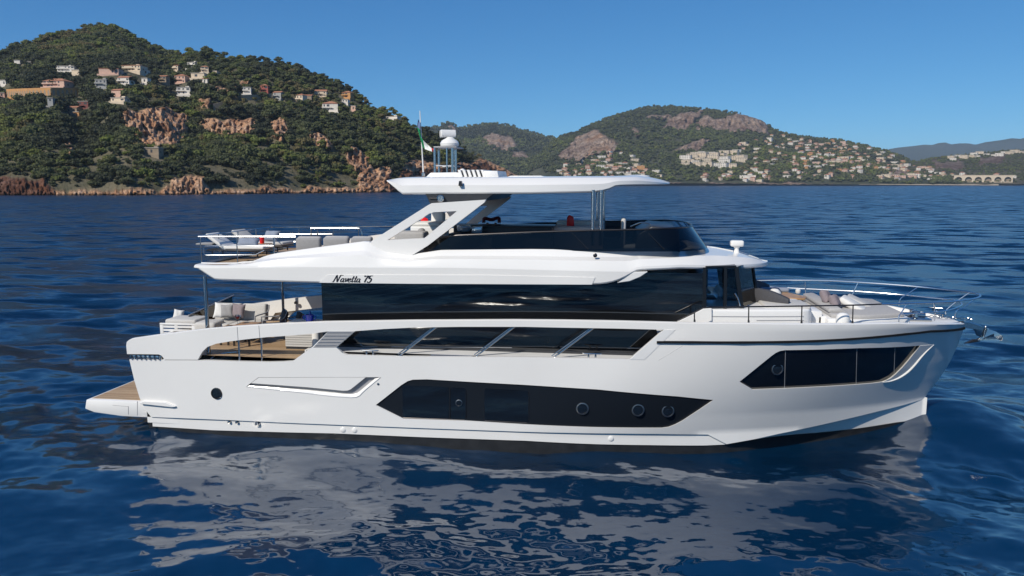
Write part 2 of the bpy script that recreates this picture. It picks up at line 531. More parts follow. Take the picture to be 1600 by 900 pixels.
rec_out = [(384.5, 604), (403.7, 589.6), (500, 589.3), (595, 589.3), (572, 608), (566, 613.5), (562, 618), (557, 620.2), (549, 621), (520, 619), (470, 613), (430, 608.8)]
rec = L(rec_out)
portA = UH(338.5, 614.7)
port_hole = [(portA[0] + 0.145 * math.cos(a), portA[1] + 0.145 * math.sin(a)) for a in np.linspace(0, 2 * math.pi, 24, endpoint=False)]

xs = list(np.arange(-1.0, 12.0, 0.3)) + list(np.arange(12.0, 19.0, 0.12)) + list(20.62 - 1.65 * np.linspace(1, 0, 26) ** 2)
zs = list(np.arange(-0.2, 3.3, 0.16))
HULL = plate('hull', outer, [holeA, holeB, winM, winF, rec, port_hole], hy, [M_WHITE], YACHT, xs=xs, zs=zs, depth=0.10, step=0.10, mirror=True)
tag(HULL, kind=None)

def sub(name, outer, holes=(), yf=hy, off=0.0, mats=M_WHITE, parent=HULL, depth=0.03, step=0.1, mirror=False, port=False, **k):
    o = plate(name, outer, list(holes), (lambda x, z: yf(x, z) + off), mats, parent, depth=depth, step=step, mirror=False, **k)
    if port:
        c = o.copy(); COL.objects.link(c); c.scale = (1, -1, 1)
    return o

# louvred vent between the two openings
sub('louvre_vent', louv, off=-0.004, depth=0.02, mats=M_GREYP)
mb = MB()
for k in range(5):
    f = (k + 0.5) / 5
    a = np.array(louv[0]) * (1 - f) + np.array(louv[3]) * f; b = np.array(louv[1]) * (1 - f) + np.array(louv[2]) * f
    for s in (1,):
        ya = s * hy(a[0], a[1])
        p = [(a[0] + 0.02, ya + s * 0.015, a[1] - 0.025), (b[0] - 0.02, ya + s * 0.015, b[1] - 0.025), (b[0] - 0.02, ya - s * 0.03, b[1] + 0.02), (a[0] + 0.02, ya - s * 0.03, a[1] + 0.02),
             (a[0] + 0.02, ya + s * 0.03, a[1] - 0.025), (b[0] - 0.02, ya + s * 0.03, b[1] - 0.025)]
        mb.add(p, [(0, 1, 2, 3), (0, 4, 5, 1), (3, 2, 5, 4), (0, 3, 4), (1, 5, 2)])
mb.each('louvre_slat', M_WHITE2, HULL, smooth=0)

# lower topside strip under the spray line, tucked in a little so that the knuckle casts its own line
low = spray[::-1] + L([(1128, 684), (1134, 695.5), (1100, 697), (1013, 696.4), (933, 695), (820, 689.5), (660, 684), (520, 678), (330, 673), (237, 667)])
sub('lower_topside', low, off=0.045, port=True, depth=0.2, zs=list(np.arange(-0.2, .6, .1)))
mb = MB()
for s in (1,):
    v = [(x, s * hy(x, z), z) for x, z in spray] + [(x, s * (hy(x, z) + 0.06), z - 0.005) for x, z in spray]
    n = len(spray); mb.add(v, [(i, i + 1, n + i + 1, n + i) for i in range(n - 1)])
mb.build('spray_knuckle', M_TRIM, HULL, smooth=0)
# fine forefoot below the bow chine
chl = L([(1128, 696.5), (1180, 686), (1216, 678), (1250, 671), (1291, 662), (1330, 653), (1372.5, 642.6), (1410, 633.4), (1442, 622)])
xs_, zs_ = chl[-1]
foot = [(x, z + 0.03) for x, z in chl] + [(stem(zs_) - 0.01, zs_ + 0.02), (19.86, zs_), (19.86, -0.12), (18.2, -0.16), (16.0, -0.13), (14.1, -0.08)]
sub('forefoot', foot, yf=hy_low, port=True, off=0.0, depth=0.0001, zs=list(np.arange(-0.2, 1.2, .1)), xs=list(np.arange(13.5, 19, .15)) + list(np.arange(19, 19.9, 0.06)), walls=False)
mb = MB()
for s in (1,):
    cc = [c for c in (chine[::-1])]
    v = [(x, s * hy(x, z), z) for x, z in cc] + [(x, s * min(0, hy_low(x, z) + 0.02), z + 0.02) for x, z in cc]
    n = len(cc); mb.add(v, [(i, i + 1, n + i + 1, n + i) for i in range(n - 1)])
mb.build('bow_chine', M_WHITE, HULL, smooth=30)
# black bottom
def by(x, z):
    b = hb(x, max(z, 0.2)) - 0.08
    if x > 14.4:
        t = min(1, (x - 14.4) / .8); b = b * (1 - t) + (-hy_low(x, z) + 0.03) * t
    return -max(0.0, b + 0.35 * min(0, z + .25))
bot_top = [(-0.33, 0.17)] + [(x, z + .02) for x, z in L([(330, 673), (520, 678), (660, 684), (820, 689.5), (933, 695), (1013, 696.4), (1100, 697)])] + [p for p in L([(1150, 691.5), (1203, 683.5), (1275, 676.7), (1340, 669.8), (1398, 660.8), (1436, 655.5)], by) if p[0] > 14.3]
bot = bot_top + [(19.78, -.2), (19.5, -0.9), (-0.33, -0.9)]
sub('black_bottom', bot, yf=by, port=True, mats=M_BLACK, depth=0.5, zs=list(np.arange(-0.8, .2, .2)), xs=list(np.arange(0, 19.8, .3)))

# transom and inner structure: solid stern, deck ring
mb = MB()
w = 2.6
mb.prism([(stern[0][0] + 0.02, 0.13), (stern[0][0] + 0.02, 0.45), (stern[1][0] + 0.02, stern[1][1]), (stern[3][0] + 0.03, stern[3][1] - 0.02), (stern[3][0] + 0.15, stern[3][1] - 0.02), (0.3, 0.3), (0.3, 0.13)], -w, w)
mb.build('transom', M_WHITE, HULL, smooth=20)
mb = MB(); mb.box(stern[0][0] - .02, .3, -2.5, 2.5, -.9, .125); mb.build('transom_bottom', M_BLACK, HULL, smooth=0)
mb = MB()
st_top = UH(198.5, 545)
mb.box(st_top[0] + 0.03, st_top[0] + 0.16, -2.62, 2.62, st_top[1] - 0.12, st_top[1] + 0.10, 0.03)
mb.build('stern_bulwark', M_WHITE, HULL)
# chrome fairlead in the stern slot
a = UH(203, 557); b = UH(252, 558)
mb = MB()
for s in (1, -1):
    mb.box(a[0], b[0], s * 2.66 - 0.03, s * 2.66 + 0.03, a[1] - 0.06, a[1] + 0.05, 0.02)
    for k in range(7):
        x = a[0] + 0.05 + (b[0] - a[0] - 0.1) * k / 6
        mb.tube([(x, s * 2.70, a[1] - 0.06), (x, s * 2.70, a[1] + 0.05)], 0.022, 8)
mb.each('stern_fairlead', M_STEEL, HULL)
mb = MB()
for s in (1, -1):
    mb.box(-0.75, 0.42, s * 2.56 - 0.03, s * 2.56 + 0.03, a[1] - 0.12, a[1] + 0.14)
mb.each('fairlead_backing', M_TRIM, HULL)
# bulwark cap inner side: inside skin of the band so that it has thickness
cap_out = [p for p in up if p[0] < 12.8]
mb = MB()
for s in (1, -1):
    v = []
    pts = [p for p in up] + [q for q in bow_top]
    for x, z in pts:
        y = hy(x, z); yi = min(-0.0, y + 0.16)
        v += [(x, s * y, z), (x, s * (y + 0.02 if y < -0.03 else y), z + 0.012), (x, s * yi, z + 0.010), (x, s * yi, z - 0.16)]
    n = len(pts)
    mb.add(v, [(i * 4 + k, i * 4 + k + 1, i * 4 + 4 + k + 1, i * 4 + 4 + k) for i in range(n - 1) for k in range(3)])
mb.each('bulwark_cap', M_WHITE, HULL, smooth=50)
# inside faces of the bulwark
def inner_strip(name, tops, bots, off, m):
    mb = MB()
    for s in (1, -1):
        v = []
        for (x, z), (x2, z2) in zip(tops, bots):
            v += [(x, s * (hy(x, z) + off), z), (x2, s * (hy(x2, z2) + off), z2)]
        mb.add(v, [(2 * i, 2 * i + 1, 2 * i + 3, 2 * i + 2) for i in range(len(tops) - 1)])
    return mb.each(name, m, HULL, smooth=40)
xb = np.linspace(2.4, 12.6, 40)
utop = lambda x: float(np.interp(x, [p[0] for p in up[3:]], [p[1] for p in up[3:]]))
ubot = lambda x: float(np.interp(x, [p[0] for p in L([(358, 533.6), (445, 525), (555, 517.4), (647, 511.8), (820, 510.7), (960, 513.3), (1037, 515.2)])], [p[1] for p in L([(358, 533.6), (445, 525), (555, 517.4), (647, 511.8), (820, 510.7), (960, 513.3), (1037, 515.2)])]))
inner_strip('bulwark_lining', [(x, utop(x) - 0.1) for x in xb], [(x, ubot(x)) for x in xb], 0.155, M_WHITE)
xb = np.linspace(-0.8, 2.45, 14)
inner_strip('bulwark_lining', [(x, utop(x) - 0.1) for x in xb], [(x, 1.9) if x < .7 else (x, 2.25 + (x-.7)*.13) for x in xb], 0.155, M_WHITE)

# ---- rubbing strake along the bow
rub = L([(1026, 534.6), (1080, 534.8), (1160, 535.1), (1230, 534.2), (1275, 532.8), (1330, 529.8), (1372, 526.4), (1415, 522), (1454, 517.6)])
z_r = rub[-1][1]
rub += [(x, z_r + (2.765 - z_r) * (x - rub[-1][0]) / (20.6 - rub[-1][0])) for x in list(20.57 - 1.5 * np.linspace(1, 0, 18)[0:] ** 2) if x > rub[-1][0] + .05]
mb = MB()
for s in (1, -1):
    v = []
    for x, z in rub:
        y = hy(x, z)
        v += [(x, s * (y - 0.002), z + 0.032), (x + (0.02 if x > 20.2 else 0), s * (y - 0.04), z + 0.022), (x + (0.02 if x > 20.2 else 0), s * (y - 0.045), z - 0.022), (x, s * (y - 0.002), z - 0.032)]
    n = len(rub)
    mb.add(v, [(i * 4 + k, i * 4 + k + 1, i * 4 + 5 + k, i * 4 + 4 + k) for i in range(n - 1) for k in range(3)])
mb.each('rubbing_strake', M_TRIM, HULL, smooth=60)

# ---- windows in the hull
def framed(loop, off, mats, name, parent=HULL, **k): return sub(name, loop, off=off, mats=mats, depth=0.02, walls=False, parent=parent, **k)
def grow(loop, d):
    c = np.mean(np.array(loop), 0); out = []
    n = len(loop)
    for i in range(n):
        a = Vector(loop[i - 1]); p = Vector(loop[i]); b = Vector(loop[(i + 1) % n])
        t = (b - a).normalized(); nn = Vector((t.y, -t.x))
        if nn.dot(p - Vector(c)) < 0: nn = -nn
        out.append(tuple(p + nn * d))
    return out
gl = dict(xs=list(np.arange(0, 12, 0.4)) + list(np.arange(12, 20, 0.15)), zs=list(np.arange(0, 3, 0.2)))
WM = framed(grow(winM, 0.03), 0.035, M_FRAMEG, 'hull_window', **gl)
WF = framed(grow(winF, 0.03), 0.05, M_GLASSD, 'hull_window', **gl)
def pane(px, r=0.05, off=0.031, name='window_pane'):
    return framed(rounded(L(px), r), off, M_GLASSD, name, parent=HULL)
pane([(628, 602.5), (701, 605.5), (701, 656), (629, 653.2)])
pane([(704, 605.7), (727.5, 607), (727, 657), (704, 656)], 0.06)
pane([(756.5, 607.3), (825.5, 611), (825.5, 661), (757, 657.8)], 0.06)
mb = MB()
def seam(pts, w=0.008, off=-0.004, parent=None):
    for s in (1,):
        lp = L(pts)
        mb.tube([(x, s * (hy(x, z) + 0.031 + off), z) for x, z in lp], w, 6)
seam([(726, 656.9), (704, 656), (629, 653.2)]); seam([(703, 605.6), (703, 656)], 0.006); seam([(728, 610), (728, 654)], 0.006)
seam([(825.8, 613), (825.8, 659)], 0.007); seam([(757, 657.8), (800, 660), (823, 661)], 0.006)
mb.each('window_seal', M_STEELD, HULL)
mb = MB()
for pts in (((1228, 547.3), (1226.5, 606.8)), ((1340, 544.2), (1338.5, 600.5)), ((1399.5, 542), (1398, 585))):
    for s in (1,):
        lp = L([tuple(np.array(pts[0]) * (1 - t) + np.array(pts[1]) * t) for t in np.linspace(0, 1, 6)])
        mb.tube([(x, s * (hy(x, z) + 0.047), z) for x, z in lp], 0.007, 6)
mb.each('window_mullion', M_GREYP, HULL)
# portholes
M_RIM = mat('porthole_rim', (.30, .30, .30), .35, metal=1.0)
def porthole(px, py, r, off=0.03, m=M_STEEL):
    x, z = UH(px, py)
    for s in (1,):
        mb = MB()
        y = hy(x, z) + off
        e = 0.05
        nx = Vector((hy(x + e, z) - hy(x - e, z), -2 * e, 0)).normalized()
        q = Vector((0, -1, 0)).rotation_difference(nx).to_matrix().to_4x4()
        M4 = Matrix.Translation((x, y, z)) @ q
        b2 = MB(); b2.lathe([(r * 0.80, -0.006), (r * 0.86, -0.028), (r, -0.024), (r * 1.06, 0.01)], n=28, axis='Y')
        b2.v = [tuple(M4 @ Vector(v)) for v in b2.v]
        b2.f = b2.f[:-2]
        p = b2.build('porthole', m, HULL)
        g = MB(); g.lathe([(0.001, -0.012), (r * 0.5, -0.011), (r * 0.82, -0.008)], n=24, axis='Y')
        g.v = [tuple(M4 @ Vector(v)) for v in g.v]; g.f = g.f[:-2] + []
        g.build('porthole_glass', M_GLASSD, HULL)
for px, py, r in ((717, 630, 0.085), (910, 639, 0.15), (997, 641.3, 0.15), (1043.7, 642.8, 0.15)): porthole(px, py, r, m=M_RIM)
porthole(1215, 577.4, 0.14, 0.045, M_RIM)
porthole(338.5, 614.7, 0.15, 0.0, M_STEELD)
# the carved lip forward of the bow window
lip = L([(1437.5, 540), (1419.6, 563), (1410, 574), (1400, 584), (1392, 590.6), (1379, 597), (1390, 595.3), (1401.7, 591), (1411, 585.5), (1420, 578.5), (1430, 568), (1440, 556), (1449, 547), (1459, 538.4)])
sub('window_scoop', lip, off=-0.012, depth=0.03, mats=M_WHITE)
mb = MB()
lipc = L([(1379, 597.2), (1390, 595.6), (1401.7, 591.4), (1411, 586), (1420, 579), (1430, 568.5), (1440, 556.5), (1449, 547.3), (1459, 538.4)])
for s in (1,):
    pts = spline([(x, s * (hy(x, z) - 0.012), z) for x, z in lipc], 4)
    mb.tube(pts, [0.006 + 0.030 * math.sin(math.pi * i / (len(pts) - 1)) for i in range(len(pts))], 8)
mb.build('scoop_lip', M_WHITE, HULL)
# recessed engine-room air intake in the topsides
sub('intake_back', grow(rec, 0.02), off=0.10, mats=M_GREYP, walls=False)
sub('intake_blade', L([(392, 598.8), (404, 590.2), (500, 589.8), (571, 589.8), (548, 608.3), (543, 610.4), (535, 610.6), (480, 605.2), (430, 601.5)]), off=0.006, depth=0.09)
lipI = L([(384.8, 604), (390, 602.8), (430, 606), (480, 610.2), (535, 616), (549, 616.8), (556, 615.2), (562, 611), (585, 592), (594.5, 589.5), (572, 608), (566, 613.5), (562, 618), (557, 620.2), (549, 621), (520, 619), (470, 613), (430, 608.8)])
_lo = L([(384.5, 604), (430, 608.8), (470, 613), (520, 619), (549, 621), (557, 620.2), (562, 618), (566, 613.5), (572, 608), (595, 589.3)])
_lox = [p[0] for p in _lo]; _loz = [p[1] for p in _lo]
def lip_y(x, z):                                  # the lip falls inboard towards its upper edge and so catches the sun
    return hy(x, z) - 0.016 + 0.075 * min(1.0, max(0.0, (z - float(np.interp(x, _lox, _loz))) / 0.11))
sub('intake_lip', lipI, yf=lip_y, depth=0.06, step=.06)
# stainless skin fittings and white domes on the lower strip
for px, py, r in ((357.7, 659.5, .045), (369.7, 660, .045), (401.7, 662.7, .075)):
    x, z = UH(px, py); m_ = MB(); m_.lathe([(r, 0.05), (r, -0.02), (r * .8, -0.06), (r * .4, -0.062), (r * .35, -.03)], (x, hy(x, z) + 0.045, z), 16, axis='Y')
    m_.build('exhaust_fitting', M_STEEL, HULL)
for px, py, r in ((535, 672.5, .078), (553, 673, .078), (954, 686.2, .078)):
    x, z = UH(px, py); m_ = MB(); m_.lathe([(r, 0.04), (r * .95, -0.004), (r * .7, -0.016), (r * .3, -0.022), (0.01, -.023)], (x, hy(x, z) + 0.045, z), 20, axis='Y')
    m_.build('thruster_cover', M_WHITE, HULL)
x, z = UH(591, 600); MB().lathe([(0.03, 0.02), (0.03, -0.012), (.015, -0.014)], (x, hy(x, z), z), 14, axis='Y').build('filler_cap', M_STEEL, HULL)
# thin seams of the bulwark gates
mb = MB()
for pts in (((370.5, 510.8), (372, 531.8)), ((404.4, 508.6), (406, 528.2))):
    lp = L(pts); mb.tube([(x, hy(x, z) + 0.001, z) for x, z in lp], 0.008, 6)
lp = L([(1067, 540), (1029, 563.0)]); mb.tube([(x, hy(x, z) + 0.003, z) for x, z in lp], 0.006, 6)
lp = L([(1055.5, 515.5), (1029, 533)]); mb.tube([(x, hy(x, z) + 0.001, z) for x, z in lp], 0.006, 6)
mb.each('gate_seam', M_GREYP, HULL)
lp = L([(1037, 515.4), (1055, 515.4), (1007, 562), (985, 561.3)])
sub('forward_cheek', lp, off=-0.008, depth=0.01, mats=M_WHITE2)

# ---- swim platform
p1 = U3(140.5, 622, -2.45); zp = p1.z
poly = [(p1.x, -2.45), (p1.x - 0.10, -1.6), (p1.x - 0.12, 1.6), (p1.x, 2.45), (-0.25, 2.50), (-0.25, -2.50)]
PLAT = empty('swim_platform'); PLAT.parent = YACHT
mb = MB()
zb1 = U(133, 636, -2.45)[1]; zb2 = U(202, 648, -2.5)[1]; zb3 = U(236, 651, -2.5)[1]
prof = [(p1.x, zp), (p1.x - 0.06, zb1), (p1.x + 0.20, zb1 - 0.09), (p1.x + 1.0, zb2 - 0.02), (-0.20, zb3), (0.15, zb3), (0.15, zp)]
mb.prism(prof, -2.60, 2.60, 0.025, 2)
mb.build('platform_body', M_WHITE, PLAT)
mb = MB(); mb.box(p1.x + 0.07, -0.28, -2.47, 2.47, zp - 0.02, zp + 0.006)
mb.build('platform_teak', M_TEAK, PLAT, smooth=0)
mb = MB()
mb.prism([(-0.72, zp - 0.02), (-0.62, zp + 0.055), (0.02, zp + 0.05), (0.30, zp - 0.06), (0.2, zp - 0.08)], -2.72, -2.56, 0.01)
mb.prism([(-0.72, zp - 0.02), (-0.62, zp + 0.055), (0.02, zp + 0.05), (0.30, zp - 0.06), (0.2, zp - 0.08)], 2.56, 2.72, 0.01)
mb.each('platform_bracket', M_WHITE, PLAT)
mb = MB()
for pts in (((176, 633), (200.5, 635)), ((200.5, 635), (200.5, 647.5)), ((214.6, 627), (214.6, 649))):
    mb.tube([U3(a, b, -2.602) for a, b in pts], 0.006, 6)
mb.each('hatch_seam', M_GREYP, PLAT)
# transom stairs up to the cockpit
mb = MB()
for s in (1, -1):
    for k in range(4):
        x0 = -0.45 + 0.28 * k
        mb.box(x0, 1.4, s * 2.05 - 0.35, s * 2.05 + 0.35, zp - 0.05, zp + 0.30 + 0.28 * k, 0.02)
mb.each('transom_stair', M_WHITE2, YACHT)
# ============================================================ decks
ZM = 2.24                                     # side deck
ZA = 2.02                                     # cockpit floor
def hull_deck(name, x0, x1, z, off, m, n=30, parent=YACHT):
    xs = np.linspace(x0, x1, n); v = []; 
    for x in xs:
        y = max(0.0, hb(x, z) - off); v += [(x, -y, z), (x, y, z)]
    mb = MB(); mb.add(v, [(2 * i, 2 * i + 2, 2 * i + 3, 2 * i + 1) for i in range(n - 1)])
    return mb.build(name, m, parent, smooth=0)
hull_deck('cockpit_deck', -0.75, 3.9, ZA, 0.10, M_TEAK, 12)
hull_deck('side_deck', 3.9, 14.0, ZM, 0.10, M_WHITE2, 20)
mb = MB(); mb.box(3.88, 3.92, -2.62, 2.62, ZA - .05, ZM + 0.001); mb.build('deck_riser', M_WHITE2, YACHT, smooth=0)
ZF = 2.92
FD = hull_deck('foredeck', 12.7, 20.45, ZF, 0.10, M_WHITE2, 60)
# ---- saloon: black glass house
yS = -2.14
sx0 = U(503, 470, yS)[0]; sx1 = U(1101, 470, yS)[0]
ztop = 4.30
mb = MB()
zg = U(800, 548, yS)[1]
mb.box(sx0, sx1, yS, -yS, zg, ztop)
SAL = mb.build('saloon', M_GLASSD, YACHT, smooth=0)
mb = MB(); mb.box(sx0 - 0.01, U(1030, 555, yS)[0], yS - 0.012, -yS + 0.012, ZM - 0.1, zg + 0.03); mb.build('saloon_base', M_DARKP, SAL, smooth=0)
mb = MB()
for s in (1,):
    for x in (sx0 + 0.02, sx0 + 0.16):
        mb.box(x - 0.02, x + 0.02, s * 2.146 - 0.006, s * 2.146 + 0.006, zg, ztop)
    # dark horizontal transom line seen along the whole glass
    z1 = U(800, 488.5, yS)[1]
    for px in (722, 902, 1074):
        x = U(px, 480, yS)[0]; mb.box(x - 0.008, x + 0.008, s * 2.146 - 0.006, s * 2.146 + 0.006, zg, z1 + 0.12 if px != 722 else z1 + 0.2)
mb.each('window_joint', M_FRAMEG, SAL, smooth=0)
# bars and handrail in front of the glass (starboard and port)
mb = MB()
for s in (1,):
    a = U(512, 493, -2.45); b = U(800, 487.6, -2.45); c = U(1062, 492.5, -2.45)
    mb.tube([(a[0], s * 2.45, a[1] - .02), (b[0], s * 2.45, b[1]), (c[0], s * 2.45, c[1])], 0.012, 8)
    for px in (722, 902):
        q = U(px, 488, -2.45); r = U(px, 535, -2.45)
        mb.tube([(q[0], s * 2.45, q[1] + (.14 if px == 722 else .06)), (r[0], s * 2.45, ZM)], 0.011, 8)
mb.each('handrail', M_STEELD, YACHT)
mb = MB()
for s in (1,):
    pts = [U(545, 530.5, -2.5), U(650, 532.2, -2.5), U(820, 534.5, -2.5), U(1005, 537, -2.5)]
    mb.tube([(x, s * 2.5, z) for x, z in pts], 0.013, 8)
mb.each('side_rail', M_STEEL, YACHT)
mb = MB()
a = U(560, 537, yS); b = U(592, 537, yS); 
for p in ([(563, 537), (568, 541.5), (590, 541.5)], [(612, 541.5), (800, 543)], [(1068, 520), (1050, 537), (1027, 544), (980, 543.5)]):
    mb.tube([(U(x, y, yS)[0], yS - 0.02, U(x, y, yS)[1]) for x, y in p], 0.010, 6)
mb.each('skirting_trim', M_GREYP, SAL)
# struts
for (x0_, y0_, x1_, y1_) in ((624, 556.3, 682, 512), (743, 557.5, 804, 511.5), (864, 559.5, 928, 513)):
    a = U(x0_, y0_, -2.70); b = U(x1_, y1_, -2.70)
    mb = MB()
    d = Vector((b[0] - a[0], b[1] - a[1])).normalized(); n_ = Vector((-d.y, d.x))
    mb.tube([(a[0], -2.70, a[1]), (b[0], -2.70, b[1] + .02)], 0.022, 10)
    mb.tube([(a[0] + n_.x * .05 , -2.70, a[1] + n_.y * .05+.01), (b[0] + n_.x * .05, -2.70, b[1] + n_.y * .05)], 0.014, 8)
    mb.box(a[0] - 0.09, a[0] + 0.09, -2.74, -2.66, a[1] - 0.02, a[1] + 0.02, 0.008)
    mb.build('bulwark_strut', M_STEEL, YACHT)
# cleats
def cleat(x, y, z, s=1.0, parent=YACHT, rot=0.0):
    mb = MB()
    R4 = Matrix.Translation((x, y, z)) @ Matrix.Rotation(rot, 4, 'Z') @ Matrix.Scale(s, 4)
    m2 = MB()
    m2.box(-0.17, 0.17, -0.04, 0.04, 0, 0.02, 0.006)
    for k in (-0.09, 0.09): m2.tube([(k, 0, 0.01), (k, 0, 0.12)], 0.028, 10)
    m2.tube([(-0.24, 0, 0.135), (-0.2, 0, 0.125), (0.2, 0, 0.125), (0.24, 0, 0.135)], [0.012, 0.024, 0.024, 0.012], 8)
    m2.v = [tuple(R4 @ Vector(v)) for v in m2.v]
    return m2.build('cleat', M_STEEL, parent)
c1 = U(578, 555, -2.68); c2 = U(925, 560.5, -2.68)
for c in (c1, c2):
    cleat(c[0], -2.68, c[1], 0.95)

# ---- pilothouse: clear glass between dark pillars, raked windscreen
yP = 2.02
zt = U(1125, 424, -yP)[1]; zb = U(1125, 486, -yP)[1]
PH_ = empty('pilothouse'); PH_.parent = YACHT
X1 = U(1125, 450, -yP)[0]; Xa = U(1150, 424, -1.86)[0]; Xb = U(1161, 481, -1.86)[0]
def slab(name, pts, m, parent=PH_, th=0.03):
    a, b, c, d = [Vector(p) for p in pts]; n = (b - a).cross(d - a).normalized() * th * 0.5
    mb = MB(); mb.add([a + n, b + n, c + n, d + n, a - n, b - n, c - n, d - n], [(0, 1, 2, 3), (7, 6, 5, 4), (0, 4, 5, 1), (1, 5, 6, 2), (2, 6, 7, 3), (3, 7, 4, 0)])
    return mb.build(name, m, parent, smooth=0)
Xf0 = Xa + 0.55; Xf1 = Xb + 0.55                 # the screen is curved: its middle stands further forward
for s in (1, -1):
    slab('side_window', [(sx1, s * 2.12, zb - .1), (Xb, s * 1.88, zb - .1), (Xa, s * 1.88, zt + .1), (sx1, s * 2.12, zt + .1)], M_PANE, th=0.012)
    slab('windscreen_pane', [(Xb, s * 1.86, zb - .1), (Xf1, s * 0.75, zb - .1), (Xf0, s * 0.75, zt + .1), (Xa, s * 1.86, zt + .1)], M_PANE, th=0.012)
    mb = MB()
    mb.prism([(sx1 - .04, zb - .1), (sx1 + .05, zb - .1), (sx1 + .01, zt + .1), (sx1 - .06, zt + .1)], s * 2.12 - 0.04, s * 2.12 + 0.04)
    mb.build('pillar', M_FRAMEG, PH_, smooth=0)
    mb = MB()
    mb.prism([(Xb - .06, zb - .1), (Xb + .04, zb - .1), (Xa + .04, zt + .1), (Xa - .05, zt + .1)], s * 1.87 - 0.05, s * 1.87 + 0.05)
    mb.build('pillar', M_FRAMEG, PH_, smooth=0)
    xm = (sx1 + Xa) / 2 + .12; ym = s * (2.12 + 1.88) / 2
    mb = MB(); mb.prism([(xm - .03, zb - .1), (xm + .05, zb - .1), (xm + .02, zt + .1), (xm - .05, zt + .1)], ym - 0.03, ym + 0.03)
    mb.build('pillar', M_FRAMEG, PH_, smooth=0)
    mb = MB(); a = Vector((Xf1, s * 0.75, zb - .1)); b = Vector((Xf0, s * 0.75, zt + .1)); mb.tube([a, b], 0.05, 6); mb.build('pillar', M_FRAMEG, PH_)
slab('windscreen_pane', [(Xf1, -0.72, zb - .1), (Xf1, 0.72, zb - .1), (Xf0, 0.72, zt + .1), (Xf0, -0.72, zt + .1)], M_PANE, th=0.012)
slab('header', [(sx1, -2.1, zt + .1), (Xa, -1.9, zt + .1), (Xa, 1.9, zt + .1), (sx1, 2.1, zt + .1)], M_FRAMEG, th=0.06)
# interior: helm console and two helm chairs, dark
mb = MB(); mb.box(sx1 - .2, Xf1 - .05, -1.8, 1.8, zb - 1.0, zb - 0.12); mb.prism([(sx1 + .45, zb - .2), (sx1 + .75, zb + .22), (Xf1 - .1, zb + .05), (Xf1 - .1, zb - .2)], -0.7, 1.5, 0.02)
mb.build('helm_console', M_DARKP, PH_)
for yy in (-0.25, 1.0):
    mb = MB(); mb.box(sx1 + 0.02, sx1 + .5, yy - .3, yy + .3, zb - .1, zb + .1, .05); mb.prism([(sx1 - .05, zb + .05), (sx1 + .12, zb + .05), (sx1 + .0, zb + .85), (sx1 - .14, zb + .8)], yy - .28, yy + .28, .04, 2)
    mb.build('helm_chair', M_DARKCUSH, PH_)
mb = MB(); mb.box(sx1 - .05, sx1 + .02, 0.4, 2.05, zb - .2, zt + .1); mb.build('bulkhead', M_DARKP, PH_, smooth=0)
mb = MB(); xw = U(1155, 470, -1.5)[0]
mb.tube([U3(1157, 480, -1.95), U3(1153, 466, -1.95), U3(1148, 458, -1.95)], 0.018, 6); mb.build('wiper', M_STEEL, PH_)
# coachroof dash below the windscreen
mb = MB()
mb.prism([(sx1 - 0.1, zb - 0.9), (sx1 - .1, zb - .09), (Xb + .1, zb - .09), (Xb + .3, zb - .2), (Xb + .3, zb - 0.9)], -1.90, 1.90, 0.03, 2)
mb.build('windscreen_base', M_FRAMEG, PH_)

# ---- flybridge: wide overhang with coaming
fy0 = -2.72
FB = empty('flybridge'); FB.parent = YACHT
bot_px = [(312, 433), (321, 437.8), (500, 442.7), (640, 443.9), (800, 445.2), (935, 445.4), (948, 444), (962, 441.3), (981, 433), (990, 427.5), (998, 424.6), (1040, 424), (1066, 423.5)]
def fyb(x):      # plan half-breadth of the overhang
    u = min(1, max(0, (x - 10.6) / (15.66 - 10.6)))
    b = 2.72 * max(0.0, (1 - u ** 2.3)) ** 0.62
    t = min(1, max(0, (2.2 - x) / 1.3)); return b - 0.06 * t * t
UF = lambda px, py: U(px, py, fy0)
zk = lambda x: float(np.interp(x, [0.9, 4, 8, 12, 15.7], [4.34, 4.42, 4.46, 4.42, 4.36]))      # knuckle height
# lower fascia: bottom edge to the knuckle, then top shoulder leaning in to the coaming
bl = [UF(*p) for p in bot_px]
zbot = lambda x: float(np.interp(x, [p[0] for p in bl] + [15.66], [p[1] for p in bl] + [4.30]))
topl = [UF(300, 415.5), UF(345, 410.6)] 
cy = -2.30
ctop_px = [(345.6, 410.4), (396.7, 407.8), (414, 400), (430, 396), (456.7, 392), (512, 384.4), (574, 376.5), (583, 381), (600, 391), (644, 397.5), (690, 390.5), (830, 389.2), (960, 390.7), (1081, 391), (1096, 390)]
xa = np.array([U(px, py, cy)[0] for px, py in ctop_px]); za = np.array([U(px, py, cy)[1] for px, py in ctop_px])
